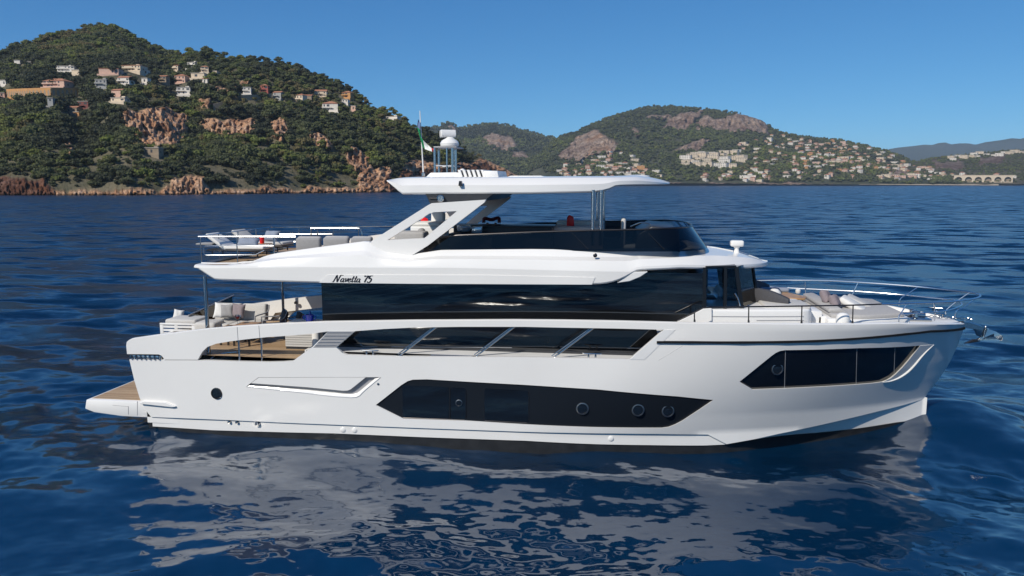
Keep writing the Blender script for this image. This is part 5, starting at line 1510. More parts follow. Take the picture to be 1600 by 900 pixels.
# ============================================================ the sea
SEA_Z = -0.16
def sea():
    rng = np.random.default_rng(5)
    rs = [0.0, 3.0, 6.0, 8.5]
    r = 10.0
    while r < 14000:
        rs.append(r); r += min(max(0.028, r * r * 1.15 / 7740), r * 0.08)
    rs.append(15000.0)
    rs = np.array(rs)
    dense = np.arange(-46, 46.001, 0.085)
    coarse = np.arange(46, 314.01, 4.0)[1:-1]
    az = np.radians(np.concatenate([dense, coarse]))
    nr, na = len(rs), len(az)
    Rg, Ag = np.meshgrid(rs[1:], az, indexing='ij')
    a = Ag
    X = CAM[0] + Rg * (np.sin(a) * RT[0] + np.cos(a) * F0[0])
    Y = CAM[1] + Rg * (np.sin(a) * RT[1] + np.cos(a) * F0[1])
    dr = np.gradient(rs)[1:]
    lat = rs[1:] * math.radians(0.085)
    sp = np.maximum(dr, lat)
    Zs = np.zeros_like(X); DX = np.zeros_like(X); DY = np.zeros_like(X); lost = np.zeros(nr - 1)
    # wind sea: many sinusoidal components, steep short ones on longer low swell
    comps = []
    def band(n, l0, l1, slope, mean, spread):
        for k in range(n):
            lam = l0 * (l1 / l0) ** ((k + rng.random()) / n)
            th = math.radians(mean + rng.normal(0, spread))
            comps.append((lam, th, slope / math.sqrt(n / 2) * (0.7 + .6 * rng.random()), rng.random() * 6.283))
    band(8, 14, 32, 0.010, -105, 22)
    band(14, 5.0, 13, 0.022, -112, 28)
    band(24, 1.5, 5.0, 0.080, -100, 30)
    band(34, 0.55, 1.5, 0.090, -95, 38)
    band(26, 0.20, 0.55, 0.046, -95, 60)
    # a slowly varying gustiness so that the small waves come in patches
    g = 0
    for k in range(9):
        lam = 9 + 30 * rng.random(); th = rng.random() * 6.283
        g = g + np.sin(2 * math.pi / lam * (X * math.cos(th) + Y * math.sin(th) * 1.7) + rng.random() * 6.283)
    gust = np.clip(0.85 + 0.22 * g, 0.3, 1.3)
    nearfade = 1.0
    for lam, th, s, ph in comps:
        k = 2 * math.pi / lam; A = s / k
        w = np.clip((lam / sp - 3.0) / 4.0, 0, 1); w = w * w * (3 - 2 * w)
        lost += (1 - w ** 2) * s * s / 2
        n = int((w > 0).sum())
        if n == 0: continue
        p = k * (X[:n] * math.cos(th) + Y[:n] * math.sin(th)) + ph
        amp = A * w[:n, None] * (gust[:n] if lam < 2.5 else 1)
        Zs[:n] += amp * np.sin(p)
        if lam > 0.6:
            c = 0.8 * amp * np.cos(p)
            DX[:n] += c * math.cos(th); DY[:n] += c * math.sin(th)
    # the swell heaped up under the stem
    Zs += .72 * np.exp(-((X - 20.6) / 2.6) ** 2 - ((Y - .6) / 1.9) ** 2)
    X = X + DX; Y = Y + DY
    V = np.empty((1 + (nr - 1) * na, 3), np.float32)
    V[0] = (CAM[0], CAM[1], SEA_Z)
    V[1:, 0] = X.ravel(); V[1:, 1] = Y.ravel(); V[1:, 2] = (Zs + SEA_Z).ravel()
    i = np.arange(nr - 2)[:, None] * na + 1; j = np.arange(na)[None, :]; j2 = (j + 1) % na
    q = np.stack([i + j, i + j2, i + na + j2, i + na + j], -1).reshape(-1, 4)
    q = q[:, ::-1]
    t = np.stack([np.zeros(na, int), 1 + (np.arange(na) + 1) % na, 1 + np.arange(na)], -1)[:, ::-1]
    t = t[:, ::-1]
    me = bpy.data.meshes.new('sea')
    nq, ntri = len(q), len(t)
    me.vertices.add(len(V)); me.vertices.foreach_set('co', V.ravel())
    loops = np.concatenate([q.ravel(), t.ravel()]).astype(np.int32)
    me.loops.add(len(loops)); me.loops.foreach_set('vertex_index', loops)
    me.polygons.add(nq + ntri)
    ls = np.concatenate([np.arange(nq) * 4, nq * 4 + np.arange(ntri) * 3]).astype(np.int32)
    me.polygons.foreach_set('loop_start', ls)
    me.update(calc_edges=True)
    me.shade_smooth()
    at = me.attributes.new('chop', 'FLOAT', 'POINT')
    ch = np.concatenate([[0], np.repeat(np.sqrt(lost + .012 ** 2), na)]).astype(np.float32)
    at.data.foreach_set('value', ch)
    if me.polygons[0].normal.z < 0: me.flip_normals()
    m = bpy.data.materials.new('sea_water'); m.use_nodes = True
    t = m.node_tree; b = t.nodes['Principled BSDF']
    b.inputs['IOR'].default_value = 1.5
    b.inputs['Specular IOR Level'].default_value = 1.0
    b.inputs['Roughness'].default_value = 0.045
    geo = t.nodes.new('ShaderNodeNewGeometry')
    atn = t.nodes.new('ShaderNodeAttribute'); atn.attribute_name = 'chop'
    s1 = t.nodes.new('ShaderNodeMath'); s1.operation = 'SUBTRACT'; s1.inputs[1].default_value = .012; s1.use_clamp = True; t.links.new(atn.outputs['Fac'], s1.inputs[0])
    s2 = t.nodes.new('ShaderNodeMath'); s2.operation = 'POWER'; s2.inputs[1].default_value = .6; t.links.new(s1.outputs[0], s2.inputs[0])
    s3 = t.nodes.new('ShaderNodeMath'); s3.operation = 'MULTIPLY_ADD'; s3.inputs[1].default_value = 0.72; s3.inputs[2].default_value = .045; t.links.new(s2.outputs[0], s3.inputs[0]); t.links.new(s3.outputs[0], b.inputs['Roughness'])
    def noise(scale, detail, mapscale=(1, 1, 1), rough=.55):
        mp = t.nodes.new('ShaderNodeMapping'); mp.inputs['Scale'].default_value = mapscale; mp.inputs['Rotation'].default_value = (0, 0, math.radians(-12))
        t.links.new(geo.outputs['Position'], mp.inputs[0])
        n = t.nodes.new('ShaderNodeTexNoise'); n.inputs['Scale'].default_value = scale; n.inputs['Detail'].default_value = detail; n.inputs['Roughness'].default_value = rough
        t.links.new(mp.outputs[0], n.inputs['Vector']); return n
    def vm(op, a, b_=None, sc=None):
        v = t.nodes.new('ShaderNodeVectorMath'); v.operation = op
        if a is not None: t.links.new(a, v.inputs[0])
        if b_ is not None:
            if isinstance(b_, tuple): v.inputs[1].default_value = b_
            else: t.links.new(b_, v.inputs[1])
        if sc is not None:
            if isinstance(sc, float): v.inputs['Scale'].default_value = sc
            else: t.links.new(sc, v.inputs['Scale'])
        return v.outputs[0]
    far = noise(0.35, 5, (0.55, 1.3, 1)); near = noise(3.5, 4, (.8, 1.2, 1))
    fv = vm('MULTIPLY', vm('SUBTRACT', far.outputs['Color'], (.5, .5, .5)), (1, 1, 0))
    nv = vm('MULTIPLY', vm('SUBTRACT', near.outputs['Color'], (.5, .5, .5)), (1, 1, 0))
    mu = t.nodes.new('ShaderNodeMath'); mu.operation = 'MULTIPLY'; mu.inputs[1].default_value = 30.0
    t.links.new(atn.outputs['Fac'], mu.inputs[0])
    tot = vm('ADD', vm('ADD', vm('SCALE', fv, sc=mu.outputs[0]), vm('SCALE', nv, sc=0.18)), geo.outputs['Normal'])
    t.links.new(vm('NORMALIZE', tot), b.inputs['Normal'])
    # body colour of deep clear water, with broad drifting differences
    big = noise(0.02, 3, (.5, 1.6, 1))
    cr = t.nodes.new('ShaderNodeValToRGB')
    cr.color_ramp.elements[0].position = .35; cr.color_ramp.elements[0].color = (0.0003, 0.012, 0.037, 1)
    cr.color_ramp.elements[1].position = .65; cr.color_ramp.elements[1].color = (0.0005, 0.021, 0.059, 1)
    t.links.new(big.outputs[0], cr.inputs[0]); t.links.new(cr.outputs[0], b.inputs['Base Color'])
    me.materials.append(m)
    o = link('sea', me)
    return tag(o, kind='structure')
SEA = sea()
# ============================================================ the coast
def proj(p):
    v = np.asarray(p, float) - CAM
    w = v @ FW
    return 800 + F * (v @ RT) / w, 450 - F * (v @ UP) / w
class Noise2:
    def __init__(s, seed): s.g = np.random.default_rng(seed).random((256, 256))
    def base(s, x, y):
        xi = np.floor(x).astype(int); yi = np.floor(y).astype(int); fx = x - xi; fy = y - yi
        u = fx * fx * fx * (fx * (fx * 6 - 15) + 10); v = fy * fy * fy * (fy * (fy * 6 - 15) + 10)
        a = s.g[xi & 255, yi & 255]; b = s.g[(xi + 1) & 255, yi & 255]; c = s.g[xi & 255, (yi + 1) & 255]; d = s.g[(xi + 1) & 255, (yi + 1) & 255]
        return (a * (1 - u) + b * u) * (1 - v) + (c * (1 - u) + d * u) * v
    def fbm(s, x, y, o=5, gain=.5):
        t = 0; a = 1; n = 0
        for k in range(o):
            t = t + a * (s.base(x + 17.3 * k, y + 9.1 * k) - .5); n += a; a *= gain; x = x * 2.03; y = y * 2.03
        return t / n * 2
    def ridge(s, x, y, o=4):
        t = 0; a = 1; n = 0
        for k in range(o):
            t = t + a * (1 - np.abs(2 * s.base(x + 7.7 * k, y + 3.3 * k) - 1)); n += a; a *= .5; x = x * 2.1; y = y * 2.1
        return t / n
NZ = Noise2(11)

def soft_mask(px, py, polys, wob, seed):
    n = Noise2(seed)
    qx = px + wob * n.fbm(px / (wob * 2.5), py / (wob * 2.5), 4); qy = py + wob * n.fbm(px / (wob * 2.5) + 50, py / (wob * 2.5) + 20, 4)
    m = np.zeros(px.size, bool)
    for q in polys: m |= inpoly(np.stack([qx.ravel(), qy.ravel()], 1), q)
    return m.reshape(px.shape)

def blur(a, k=1):
    for _ in range(k):
        b = np.pad(a, 1, mode='edge'); a = (b[:-2, 1:-1] + b[2:, 1:-1] + b[1:-1, :-2] + b[1:-1, 2:] + 2 * b[1:-1, 1:-1]) / 6
    return a

def terrain(name, sil, ds, dr, prof, cols, nrow, material, rocks=(), wob=6, seed=1, noise=(10, 90), tree_h=0, rock_push=4.5, shore_rock=None, sand=None, back=8, crag=1.0, zbias=None, dark=()):
    sx = [p[0] for p in sil]; sy = [p[1] for p in sil]
    cx = np.array(cols, float)
    t = np.linspace(0, 1, nrow) ** 1.1
    yr = np.interp(cx, sx, sy)
    D0 = np.interp(cx, [p[0] for p in ds], [p[1] for p in ds]); D1 = np.interp(cx, [p[0] for p in dr], [p[1] for p in dr])
    e0 = np.array([UD(x, y, d)[2] for x, y, d in zip(cx, yr, D1)]) - tree_h
    e0 = np.maximum(e0, 2.0)
    Dg = D0[:, None] + (D1 - D0)[:, None] * t[None, :]
    Zg = e0[:, None] * prof(t)[None, :]
    base = np.array([ray(x, 286) for x in cx]); base = base / (base @ F0)[:, None]
    def pos(D, Z):
        return np.stack([CAM[0] + base[:, 0:1] * D, CAM[1] + base[:, 1:2] * D, Z], -1)
    P0 = pos(Dg, Zg)
    env = np.sin(np.clip(t, 0, 1) * math.pi) ** .7
    n1 = Noise2(seed)
    Zg = Zg + env[None, :] * (noise[0] * n1.fbm(P0[..., 0] / noise[1], P0[..., 1] / noise[1], 5) + (zbias(cx[:, None] + 0 * Dg, t[None, :] + 0 * Dg) if zbias else 0))
    Zg = np.maximum(Zg, np.where(t[None, :] > .012, 1.0 + 6 * t[None, :], -2.0))
    P = pos(Dg, Zg)
    px, py = proj(P.reshape(-1, 3)); px = px.reshape(Dg.shape); py = py.reshape(Dg.shape)
    rock = soft_mask(px, py, rocks, wob, seed + 5).astype(float) if rocks else np.zeros_like(Zg)
    if shore_rock is not None:
        hgt = shore_rock(cx)[:, None] * (0.55 + 1.5 * np.clip(NZ.fbm(cx / 22.0, cx * 0 + 3.3, 4)[:, None] + .45, 0, 1.3)) 
        rock = np.maximum(rock, (Zg < hgt).astype(float))
    rs = blur(rock, 2)
    cr = NZ.ridge(px / 14.0 * crag, py / 30.0 * crag, 4) + .8 * NZ.fbm(px / 4.0 * crag, py / 4.5 * crag, 4)
    if shore_rock is not None:
        lowm = np.clip(1 - Zg / 16.0, 0, 1)
        iso = .9 * NZ.ridge(px / 8.0 + 31, py / 6.0 + 7, 4) + .7 * NZ.fbm(px / 3.0, py / 2.6, 3) - .25
        cr = cr * (1 - lowm) + iso * .65 * lowm
    Dn = Dg - rs * rock_push * (0.25 + 1.1 * cr)
    P = pos(Dn, Zg + rs * rock_push * .12 * NZ.fbm(px / 4, py / 4, 3))
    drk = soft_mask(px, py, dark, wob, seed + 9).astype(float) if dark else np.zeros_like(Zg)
    sandm = np.zeros_like(Zg)
    if sand is not None: sandm = ((Zg < sand(cx)[:, None])).astype(float)
    # back of the hill
    bt = np.linspace(0, 1, back + 1)[1:]
    Db = D1[:, None] + (D1 - D0)[:, None] * bt[None, :] * .8; Zb = Zg[:, -1:] * (1 - bt[None, :] ** 1.3)
    Pb = pos(Db, Zb)
    Pa = np.concatenate([P, Pb], 1); rk = np.concatenate([rock, np.zeros_like(Zb)], 1); sdm = np.concatenate([sandm, np.zeros_like(Zb)], 1)
    nc, nrw = Pa.shape[:2]
    i = np.arange(nc - 1)[:, None] * nrw; j = np.arange(nrw - 1)[None, :]
    q = np.stack([i + j, i + nrw + j, i + nrw + j + 1, i + j + 1], -1).reshape(-1, 4)
    me = bpy.data.meshes.new(name)
    V = Pa.reshape(-1, 3).astype(np.float32)
    me.vertices.add(len(V)); me.vertices.foreach_set('co', V.ravel())
    me.loops.add(q.size); me.loops.foreach_set('vertex_index', q.ravel().astype(np.int32))
    me.polygons.add(len(q)); me.polygons.foreach_set('loop_start', (np.arange(len(q)) * 4).astype(np.int32))
    me.update(calc_edges=True); me.shade_smooth()
    a = me.attributes.new('rock', 'FLOAT', 'POINT'); a.data.foreach_set('value', blur(rk, 1).ravel().astype(np.float32))
    a = me.attributes.new('sand', 'FLOAT', 'POINT'); a.data.foreach_set('value', sdm.ravel().astype(np.float32))
    a = me.attributes.new('shaded_rock', 'FLOAT', 'POINT'); a.data.foreach_set('value', np.concatenate([drk, np.zeros_like(Zb)], 1).ravel().astype(np.float32))
    me.materials.append(material)
    o = link(name, me); tag(o, kind='structure')
    bv = BVHTree.FromPolygons([tuple(v) for v in V.tolist()], q.tolist())
    return dict(o=o, P=P, rock=rock, px=px, py=py, t=t, cx=cx, D=Dn, bvh=bv, sand=sandm)

def land_mat(name, veg1, veg2, rock1, rock2, rock3, vscale, rscale, sandc=(.42, .34, .25)):
    m = bpy.data.materials.new(name); m.use_nodes = True
    t = m.node_tree; b = t.nodes['Principled BSDF']; b.inputs['Roughness'].default_value = 0.95; b.inputs['Specular IOR Level'].default_value = 0.1
    geo = t.nodes.new('ShaderNodeNewGeometry')
    def nz(sc, det, ms=(1, 1, 1)):
        mp = t.nodes.new('ShaderNodeMapping'); mp.inputs['Scale'].default_value = ms; t.links.new(geo.outputs['Position'], mp.inputs[0])
        n = t.nodes.new('ShaderNodeTexNoise'); n.inputs['Scale'].default_value = sc; n.inputs['Detail'].default_value = det; n.inputs['Roughness'].default_value = .62
        t.links.new(mp.outputs[0], n.inputs['Vector']); return n
    def ramp(src, els):
        c = t.nodes.new('ShaderNodeValToRGB')
        while len(c.color_ramp.elements) < len(els): c.color_ramp.elements.new(.5)
        for e, (p, col) in zip(c.color_ramp.elements, els): e.position = p; e.color = (*col, 1)
        t.links.new(src, c.inputs[0]); return c.outputs[0]
    def mix(f, a, c):
        x = t.nodes.new('ShaderNodeMix'); x.data_type = 'RGBA'
        t.links.new(f, x.inputs[0]); t.links.new(a, x.inputs[6]); t.links.new(c, x.inputs[7]); return x.outputs[2]
    v = ramp(nz(vscale, 6).outputs[0], [(.35, veg1), (.68, veg2)])
    wn_ = nz(rscale * .22, 3)
    vo = t.nodes.new('ShaderNodeTexVoronoi'); vo.feature = 'DISTANCE_TO_EDGE'; vo.inputs['Scale'].default_value = rscale * 1.6
    mpv = t.nodes.new('ShaderNodeMapping'); mpv.inputs['Scale'].default_value = (1, 1, .4); t.links.new(geo.outputs['Position'], mpv.inputs[0])
    wv = t.nodes.new('ShaderNodeVectorMath'); wv.operation = 'MULTIPLY_ADD'; t.links.new(nz(rscale * 1.2, 4).outputs['Color'], wv.inputs[0]); wv.inputs[1].default_value = (.8 / rscale,) * 3; t.links.new(mpv.outputs[0], wv.inputs[2]); t.links.new(wv.outputs[0], vo.inputs['Vector'])
    ck = ramp(vo.outputs['Distance'], [(.0, (.45, .42, .40)), (.10, (.9, .88, .86)), (.3, (1, 1, 1))])
    tn = ramp(wn_.outputs[0], [(.35, (.68, .60, .58)), (.55, (1, 1, 1)), (.7, (1.1, .9, .72))])
    r0 = ramp(nz(rscale, 8, (1, 1, .45)).outputs[0], [(.30, rock3), (.45, rock1), (.62, rock2), (.75, tuple(min(1, c * 1.25) for c in rock2))])
    def mulc(a, c):
        x = t.nodes.new('ShaderNodeMix'); x.data_type = 'RGBA'; x.blend_type = 'MULTIPLY'; x.inputs[0].default_value = 1; t.links.new(a, x.inputs[6]); t.links.new(c, x.inputs[7]); return x.outputs[2]
    r = mulc(mulc(r0, ck), tn)
    ad_ = t.nodes.new('ShaderNodeAttribute'); ad_.attribute_name = 'shaded_rock'
    shade_tint = t.nodes.new('ShaderNodeRGB'); shade_tint.outputs[0].default_value = (.30, .25, .27, 1)          # darkens the orange stone to purple-brown: shade painted into its colour
    r = mix(ad_.outputs['Fac'], r, mulc(r, shade_tint.outputs[0]))
    sz = t.nodes.new('ShaderNodeSeparateXYZ'); t.links.new(geo.outputs['Position'], sz.inputs[0])
    wt = t.nodes.new('ShaderNodeMath'); wt.operation = 'MULTIPLY_ADD'; wt.inputs[1].default_value = 1.6; t.links.new(nz(.25, 4).outputs[0], wt.inputs[0]); t.links.new(sz.outputs['Z'], wt.inputs[2])
    wr = ramp(wt.outputs[0], [(.0, (.22, .21, .2)), (.55, (.25, .24, .22)), (1, (1, 1, 1))])            # stone wetted by the swash
    wsc = t.nodes.new('ShaderNodeMath'); wsc.operation = 'MULTIPLY'; wsc.inputs[1].default_value = .55; t.links.new(wt.outputs[0], wsc.inputs[0]); t.links.new(wsc.outputs[0], wr.node.inputs[0])
    r = mulc(r, wr)
    ar = t.nodes.new('ShaderNodeAttribute'); ar.attribute_name = 'rock'
    asn = t.nodes.new('ShaderNodeAttribute'); asn.attribute_name = 'sand'
    sn = t.nodes.new('ShaderNodeRGB'); sn.outputs[0].default_value = (*sandc, 1)
    c = mix(asn.outputs['Fac'], mix(ar.outputs['Fac'], v, r), sn.outputs[0])
    t.links.new(c, b.inputs['Base Color'])
    bp = t.nodes.new('ShaderNodeBump'); bp.inputs['Strength'].default_value = 1.0; bp.inputs['Distance'].default_value = 1.2 / rscale * .25
    t.links.new(nz(rscale * 1.7, 8, (1, 1, .5)).outputs[0], bp.inputs['Height']); t.links.new(bp.outputs[0], b.inputs['Normal'])
    return m

M_HILL = land_mat('wooded_hill_soil', (0.085, 0.08, 0.05), (0.17, 0.145, 0.095), (0.52, 0.30, 0.17), (0.58, 0.40, 0.28), (0.27, 0.16, 0.11), .06, .16)
M_HILL2 = land_mat('far_hill_scrub', (0.045, 0.052, 0.033), (0.085, 0.085, 0.055), (0.26, 0.19, 0.15), (0.36, 0.28, 0.225), (0.12, 0.095, 0.08), .012, .035)
M_HILL3 = land_mat('dry_coastal_scrub', (0.05, 0.05, 0.033), (0.10, 0.088, 0.062), (0.16, 0.12, 0.10), (0.21, 0.165, 0.14), (0.08, 0.06, 0.05), .018, .04)
M_HILL4 = land_mat('distant_ridge_forest', (0.03, 0.045, 0.035), (0.045, 0.06, 0.045), (0.1, 0.1, 0.1), (0.12, 0.12, 0.12), (0.08, 0.08, 0.08), .002, .004)

silA = [(-420, 190), (-300, 150), (-150, 118), (-60, 104), (0, 92), (20, 84), (45, 70), (75, 62), (95, 56), (110, 50), (130, 46), (150, 42), (175, 39), (195, 43), (220, 54), (250, 67), (285, 80), (300, 79), (330, 78), (370, 86), (410, 88), (450, 93), (480, 101), (500, 111), (530, 123), (555, 136), (575, 152), (590, 163), (620, 170), (635, 184), (650, 195), (670, 201), (700, 211), (740, 231), (780, 250), (810, 266), (830, 280), (850, 286.5), (900, 287)]
rocksA = [[(193, 178), (240, 172), (288, 178), (290, 200), (280, 225), (235, 226), (205, 205)], [(316, 195), (330, 186), (350, 190), (390, 185), (396, 205), (360, 212), (325, 208)],
          [(420, 195), (440, 187), (452, 205), (440, 222), (424, 215)], [(484, 202), (497, 206), (519, 229), (512, 234), (489, 222)], [(539, 236), (552, 231), (579, 250), (578, 270), (560, 270), (545, 256)],
          [(560, 266), (612, 262), (620, 302), (560, 302)], [(268, 277), (315, 274), (325, 300), (262, 300)], [(-20, 276), (70, 280), (80, 304), (-20, 304)], [(305, 160), (330, 158), (332, 178), (308, 176)], [(322, 140), (345, 136), (390, 126), (392, 133), (350, 146)],
          [(625, 255), (660, 250), (700, 262), (745, 250), (760, 236), (790, 243), (800, 260), (835, 270), (835, 290), (620, 300)], [(457, 91), (482, 97), (482, 101), (457, 97)], [(100, 225), (110, 218), (118, 240), (104, 245)]]
for i_ in range(5):
    q_ = np.array(rocksA[i_], float); c_ = q_.mean(0); rocksA[i_] = [tuple(c_ + (p_ - c_) * 1.13) for p_ in q_]
profA = lambda t: np.where(t < .02, t / .02 * .035 - .004, .031 + .969 * np.clip((t - .02) / .98, 0, 1) ** .92)
def zbA(cx, t):
    # ravine west of the orange cliffs and a spur in front of it
    g = -16 * np.exp(-((cx - 150 + 60 * t) / 26) ** 2) * np.exp(-((t - .22) / .22) ** 2) + 12 * np.exp(-((cx - 60) / 60) ** 2) * np.exp(-((t - .18) / .16) ** 2)
    g = g + 10 * np.exp(-((cx - 240) / 55) ** 2) * np.exp(-((t - .42) / .10) ** 2) - 9 * np.exp(-((cx - 310) / 26) ** 2) * np.exp(-((t - .3) / .2) ** 2)
    return g
HA = terrain('wooded_hill', silA, [(-420, 415), (200, 425), (400, 480), (600, 560), (835, 760), (900, 800)], [(-420, 800), (0, 850), (160, 930), (285, 880), (330, 820), (480, 820), (650, 760), (835, 840), (900, 880)],
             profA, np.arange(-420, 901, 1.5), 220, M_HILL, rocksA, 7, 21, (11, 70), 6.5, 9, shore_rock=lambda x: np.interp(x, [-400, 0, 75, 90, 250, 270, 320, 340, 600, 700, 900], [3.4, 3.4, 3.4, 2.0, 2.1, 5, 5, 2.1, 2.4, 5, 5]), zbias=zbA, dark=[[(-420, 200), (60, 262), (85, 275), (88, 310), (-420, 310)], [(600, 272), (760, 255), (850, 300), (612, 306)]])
silB2 = [(560, 262), (620, 235), (660, 205), (690, 195.5), (700, 191.5), (707, 194), (715, 197), (725, 201), (732, 196.5), (745, 197), (760, 193), (775, 192.5), (790, 195), (808, 200), (825, 206), (845, 211), (860, 214), (890, 228), (930, 262), (960, 284)]
rocksB2 = [[(752, 215), (770, 207), (795, 213), (805, 228), (790, 236), (765, 230)], [(790, 240), (812, 238), (830, 250), (800, 252)], [(692, 196), (705, 193), (712, 205), (700, 208)]]
HB2 = terrain('far_valley_hills', silB2, [(560, 2300), (960, 2300)], [(560, 3700), (960, 3700)], lambda t: t ** .95, np.arange(560, 961, 2), 90, M_HILL2, rocksB2, 8, 33, (45, 420), 3, 30, crag=1.3)
silB = [(800, 284), (820, 262), (850, 236), (866, 219), (880, 211), (900, 207), (930, 192), (960, 181), (990, 172), (1015, 166.5), (1040, 166), (1060, 168), (1100, 171), (1125, 174), (1150, 177), (1175, 184), (1190, 190), (1200, 200), (1215, 207), (1230, 211), (1270, 217), (1310, 220), (1340, 226), (1370, 233), (1400, 243), (1420, 252), (1460, 262), (1500, 270), (1560, 280)]
rocksB = [[(872, 250), (880, 238), (900, 215), (930, 203), (950, 210), (962, 228), (958, 240), (930, 243), (900, 252)], [(1008, 181), (1030, 179), (1050, 176), (1045, 186), (1015, 188)], [(1030, 200), (1058, 178), (1102, 174), (1085, 195), (1055, 203)],
          [(1082, 203), (1100, 184), (1150, 180), (1195, 188), (1202, 210), (1160, 205), (1120, 201)], [(1050, 236), (1085, 220), (1112, 218), (1095, 236)], [(985, 200), (995, 199), (1005, 214), (996, 216)], [(935, 185), (950, 182), (950, 187)], [(1390, 262), (1420, 255), (1440, 270), (1400, 275)]]
HB = terrain('far_town_hill', silB, [(800, 2000), (1560, 2050)], [(800, 2700), (1040, 3000), (1560, 2600)], lambda t: .02 + .98 * t ** .95, np.arange(800, 1561, 1.5), 140, M_HILL2, rocksB, 7, 44, (34, 300), 2, 26, crag=1.2,
             shore_rock=lambda x: np.interp(x, [800, 1300, 1310, 1560], [5, 5, 0, 0]), sand=lambda x: np.interp(x, [800, 1330, 1345, 1560], [0, 0, 3.5, 3.5]))
silC = [(1360, 284), (1380, 270), (1395, 262), (1420, 254), (1450, 247), (1470, 244), (1500, 241), (1530, 238), (1560, 235), (1600, 233), (1650, 231), (1760, 228), (1900, 224), (2050, 226)]
HC = terrain('low_coastal_hill', silC, [(1360, 2150), (2050, 2100)], [(1360, 2650), (2050, 2700)], lambda t: .03 + .97 * t ** .9, np.arange(1360, 2051, 2.5), 70, M_HILL3, [[(1455, 252), (1500, 250), (1510, 262), (1460, 262)], [(1530, 245), (1570, 244), (1560, 256), (1530, 256)]], 8, 55, (14, 160), 2, 10, sand=lambda x: x * 0 + 3.2)
silD = [(1200, 262), (1300, 248), (1370, 240), (1385, 233), (1400, 230.5), (1420, 228.5), (1440, 226), (1452, 226.5), (1462, 223.5), (1472, 222.5), (1482, 225.5), (1494, 224), (1508, 224), (1520, 226), (1535, 222), (1555, 219.5), (1575, 216), (1588, 217), (1600, 214), (1680, 209), (1800, 204), (1950, 210), (2100, 208)]
HD = terrain('distant_ridge', silD, [(1200, 6500), (2100, 6500)], [(1200, 8800), (2100, 8800)], lambda t: t, np.arange(1200, 2101, 3), 40, M_HILL4, (), 4, 66, (50, 900), 0, 0)

# ------------------------------------------------------------ houses
def flatm(n, c, r=.85): return mat(n, c, r, noise=.10, nscale=.6)
WALLS = {'white': flatm('house_white', (.68, .62, .54)), 'cream': flatm('house_cream', (.64, .52, .38)), 'pink': flatm('house_pink', (.58, .38, .29)), 'red': flatm('house_red', (.36, .10, .075)), 'orange': flatm('house_orange', (.50, .26, .10)), 'grey': flatm('house_grey', (.34, .33, .31)), 'stone': flatm('house_stone', (.30, .23, .16)), 'maroon': flatm('house_maroon', (.20, .07, .06))}
ROOF_T = flatm('terracotta_roof', (.38, .17, .095)); ROOF_F = flatm('flat_roof_screed', (.45, .40, .35)); M_WIN = mat('dark_window', (.075, .075, .08), .2); M_SHADE = flatm('house_trim', (.55, .50, .44))
def face_mtx(p, yaw):
    return Matrix.Translation(p) @ Matrix.Rotation(yaw, 4, 'Z')
def house(name, p, w, h, d, yaw, wall, roof, label, cat='house', wins=True, storeys=None, arcade=False, terrace=True, sink=4.0):
    """facade towards -Y of its own frame"""
    H = empty(name, tuple(p), yaw, label=label, cat=cat)
    m = WALLS[wall]
    st = storeys or max(1, round(h / 3.1))
    mb = MB(); mb.box(-w / 2, w / 2, 0, d, -sink, h)
    if terrace: mb.box(-w / 2 - .8, w / 2 + .8, -2.2, 0, -sink, -.1)
    if st > 1 and w > 6: mb.box(-w / 2 - .15, w / 2 * .3, -1.3, 0, h / st - .18, h / st + .05); mb.box(-w / 2 - .15, w / 2 * .3, -1.3, -1.2, h / st, h / st + .9)
    mb.build('wall', m, H, smooth=0)
    mb = MB()
    if roof == 'hip':
        e = .5; k = min(w, d) / 2 + e; rh = h + k * .42
        a = [(-w / 2 - e, -e, h), (w / 2 + e, -e, h), (w / 2 + e, d + e, h), (-w / 2 - e, d + e, h)]
        r = [(-w / 2 - e + k, d / 2, rh), (w / 2 + e - k, d / 2, rh)]
        mb.add(a + r, [(0, 1, 5, 4), (1, 2, 5), (2, 3, 4, 5), (3, 0, 4), (3, 2, 1, 0)]); mb.build('roof', ROOF_T, H, smooth=0)
    elif roof == 'gable':
        e = .4; rh = h + d * .22
        a = [(-w / 2 - e, -e, h), (w / 2 + e, -e, h), (w / 2 + e, d + e, h), (-w / 2 - e, d + e, h), (-w / 2 - e, d / 2, rh), (w / 2 + e, d / 2, rh)]
        mb.add(a, [(0, 1, 5, 4), (2, 3, 4, 5), (1, 2, 5), (3, 0, 4), (3, 2, 1, 0)]); mb.build('roof', ROOF_T, H, smooth=0)
    else:
        mb.box(-w / 2 - .25, w / 2 + .25, -.35, d + .2, h, h + .35); mb.build('roof', ROOF_F if roof == 'flat' else ROOF_T, H, smooth=0)
        if w > 7:
            mb = MB(); mb.box(w * .05, w * .3, d * .4, d * .8, h + .35, h + 1.6); mb.build('roof_room', m, H, smooth=0)
    n = max(1, int(w / 2.8))
    for s in range(st):
        for k in range(n):
            x = -w / 2 + w * (k + .5) / n; z = s * h / st + h / st * .30
            ww = min(.5 * w / n, 1.2) if not (rnd.random() < .2) else min(.8 * w / n, 2.4); hh = h / st * .48
            if rnd.random() < .34: continue
            mb = MB(); mb.box(x - ww / 2, x + ww / 2, -.04, .1, z, z + hh); mb.build('window', M_WIN, H, smooth=0)
    for s, sx in ((1, w / 2), (-1, -w / 2)):
        mb = MB(); mb.box(sx - .04, sx + .04, d * .35, d * .35 + 1.2, h * .25, h * .25 + 1.3); mb.build('window', M_WIN, H, smooth=0)
    return H
def on_hill(T, px, py):
    o = Vector(CAM); d = Vector(ray(px, py)).normalized()
    loc, nrm, idx, dist = T['bvh'].ray_cast(o, d)
    return loc
keep = []           # screen rectangles that trees in front of a house have to leave open
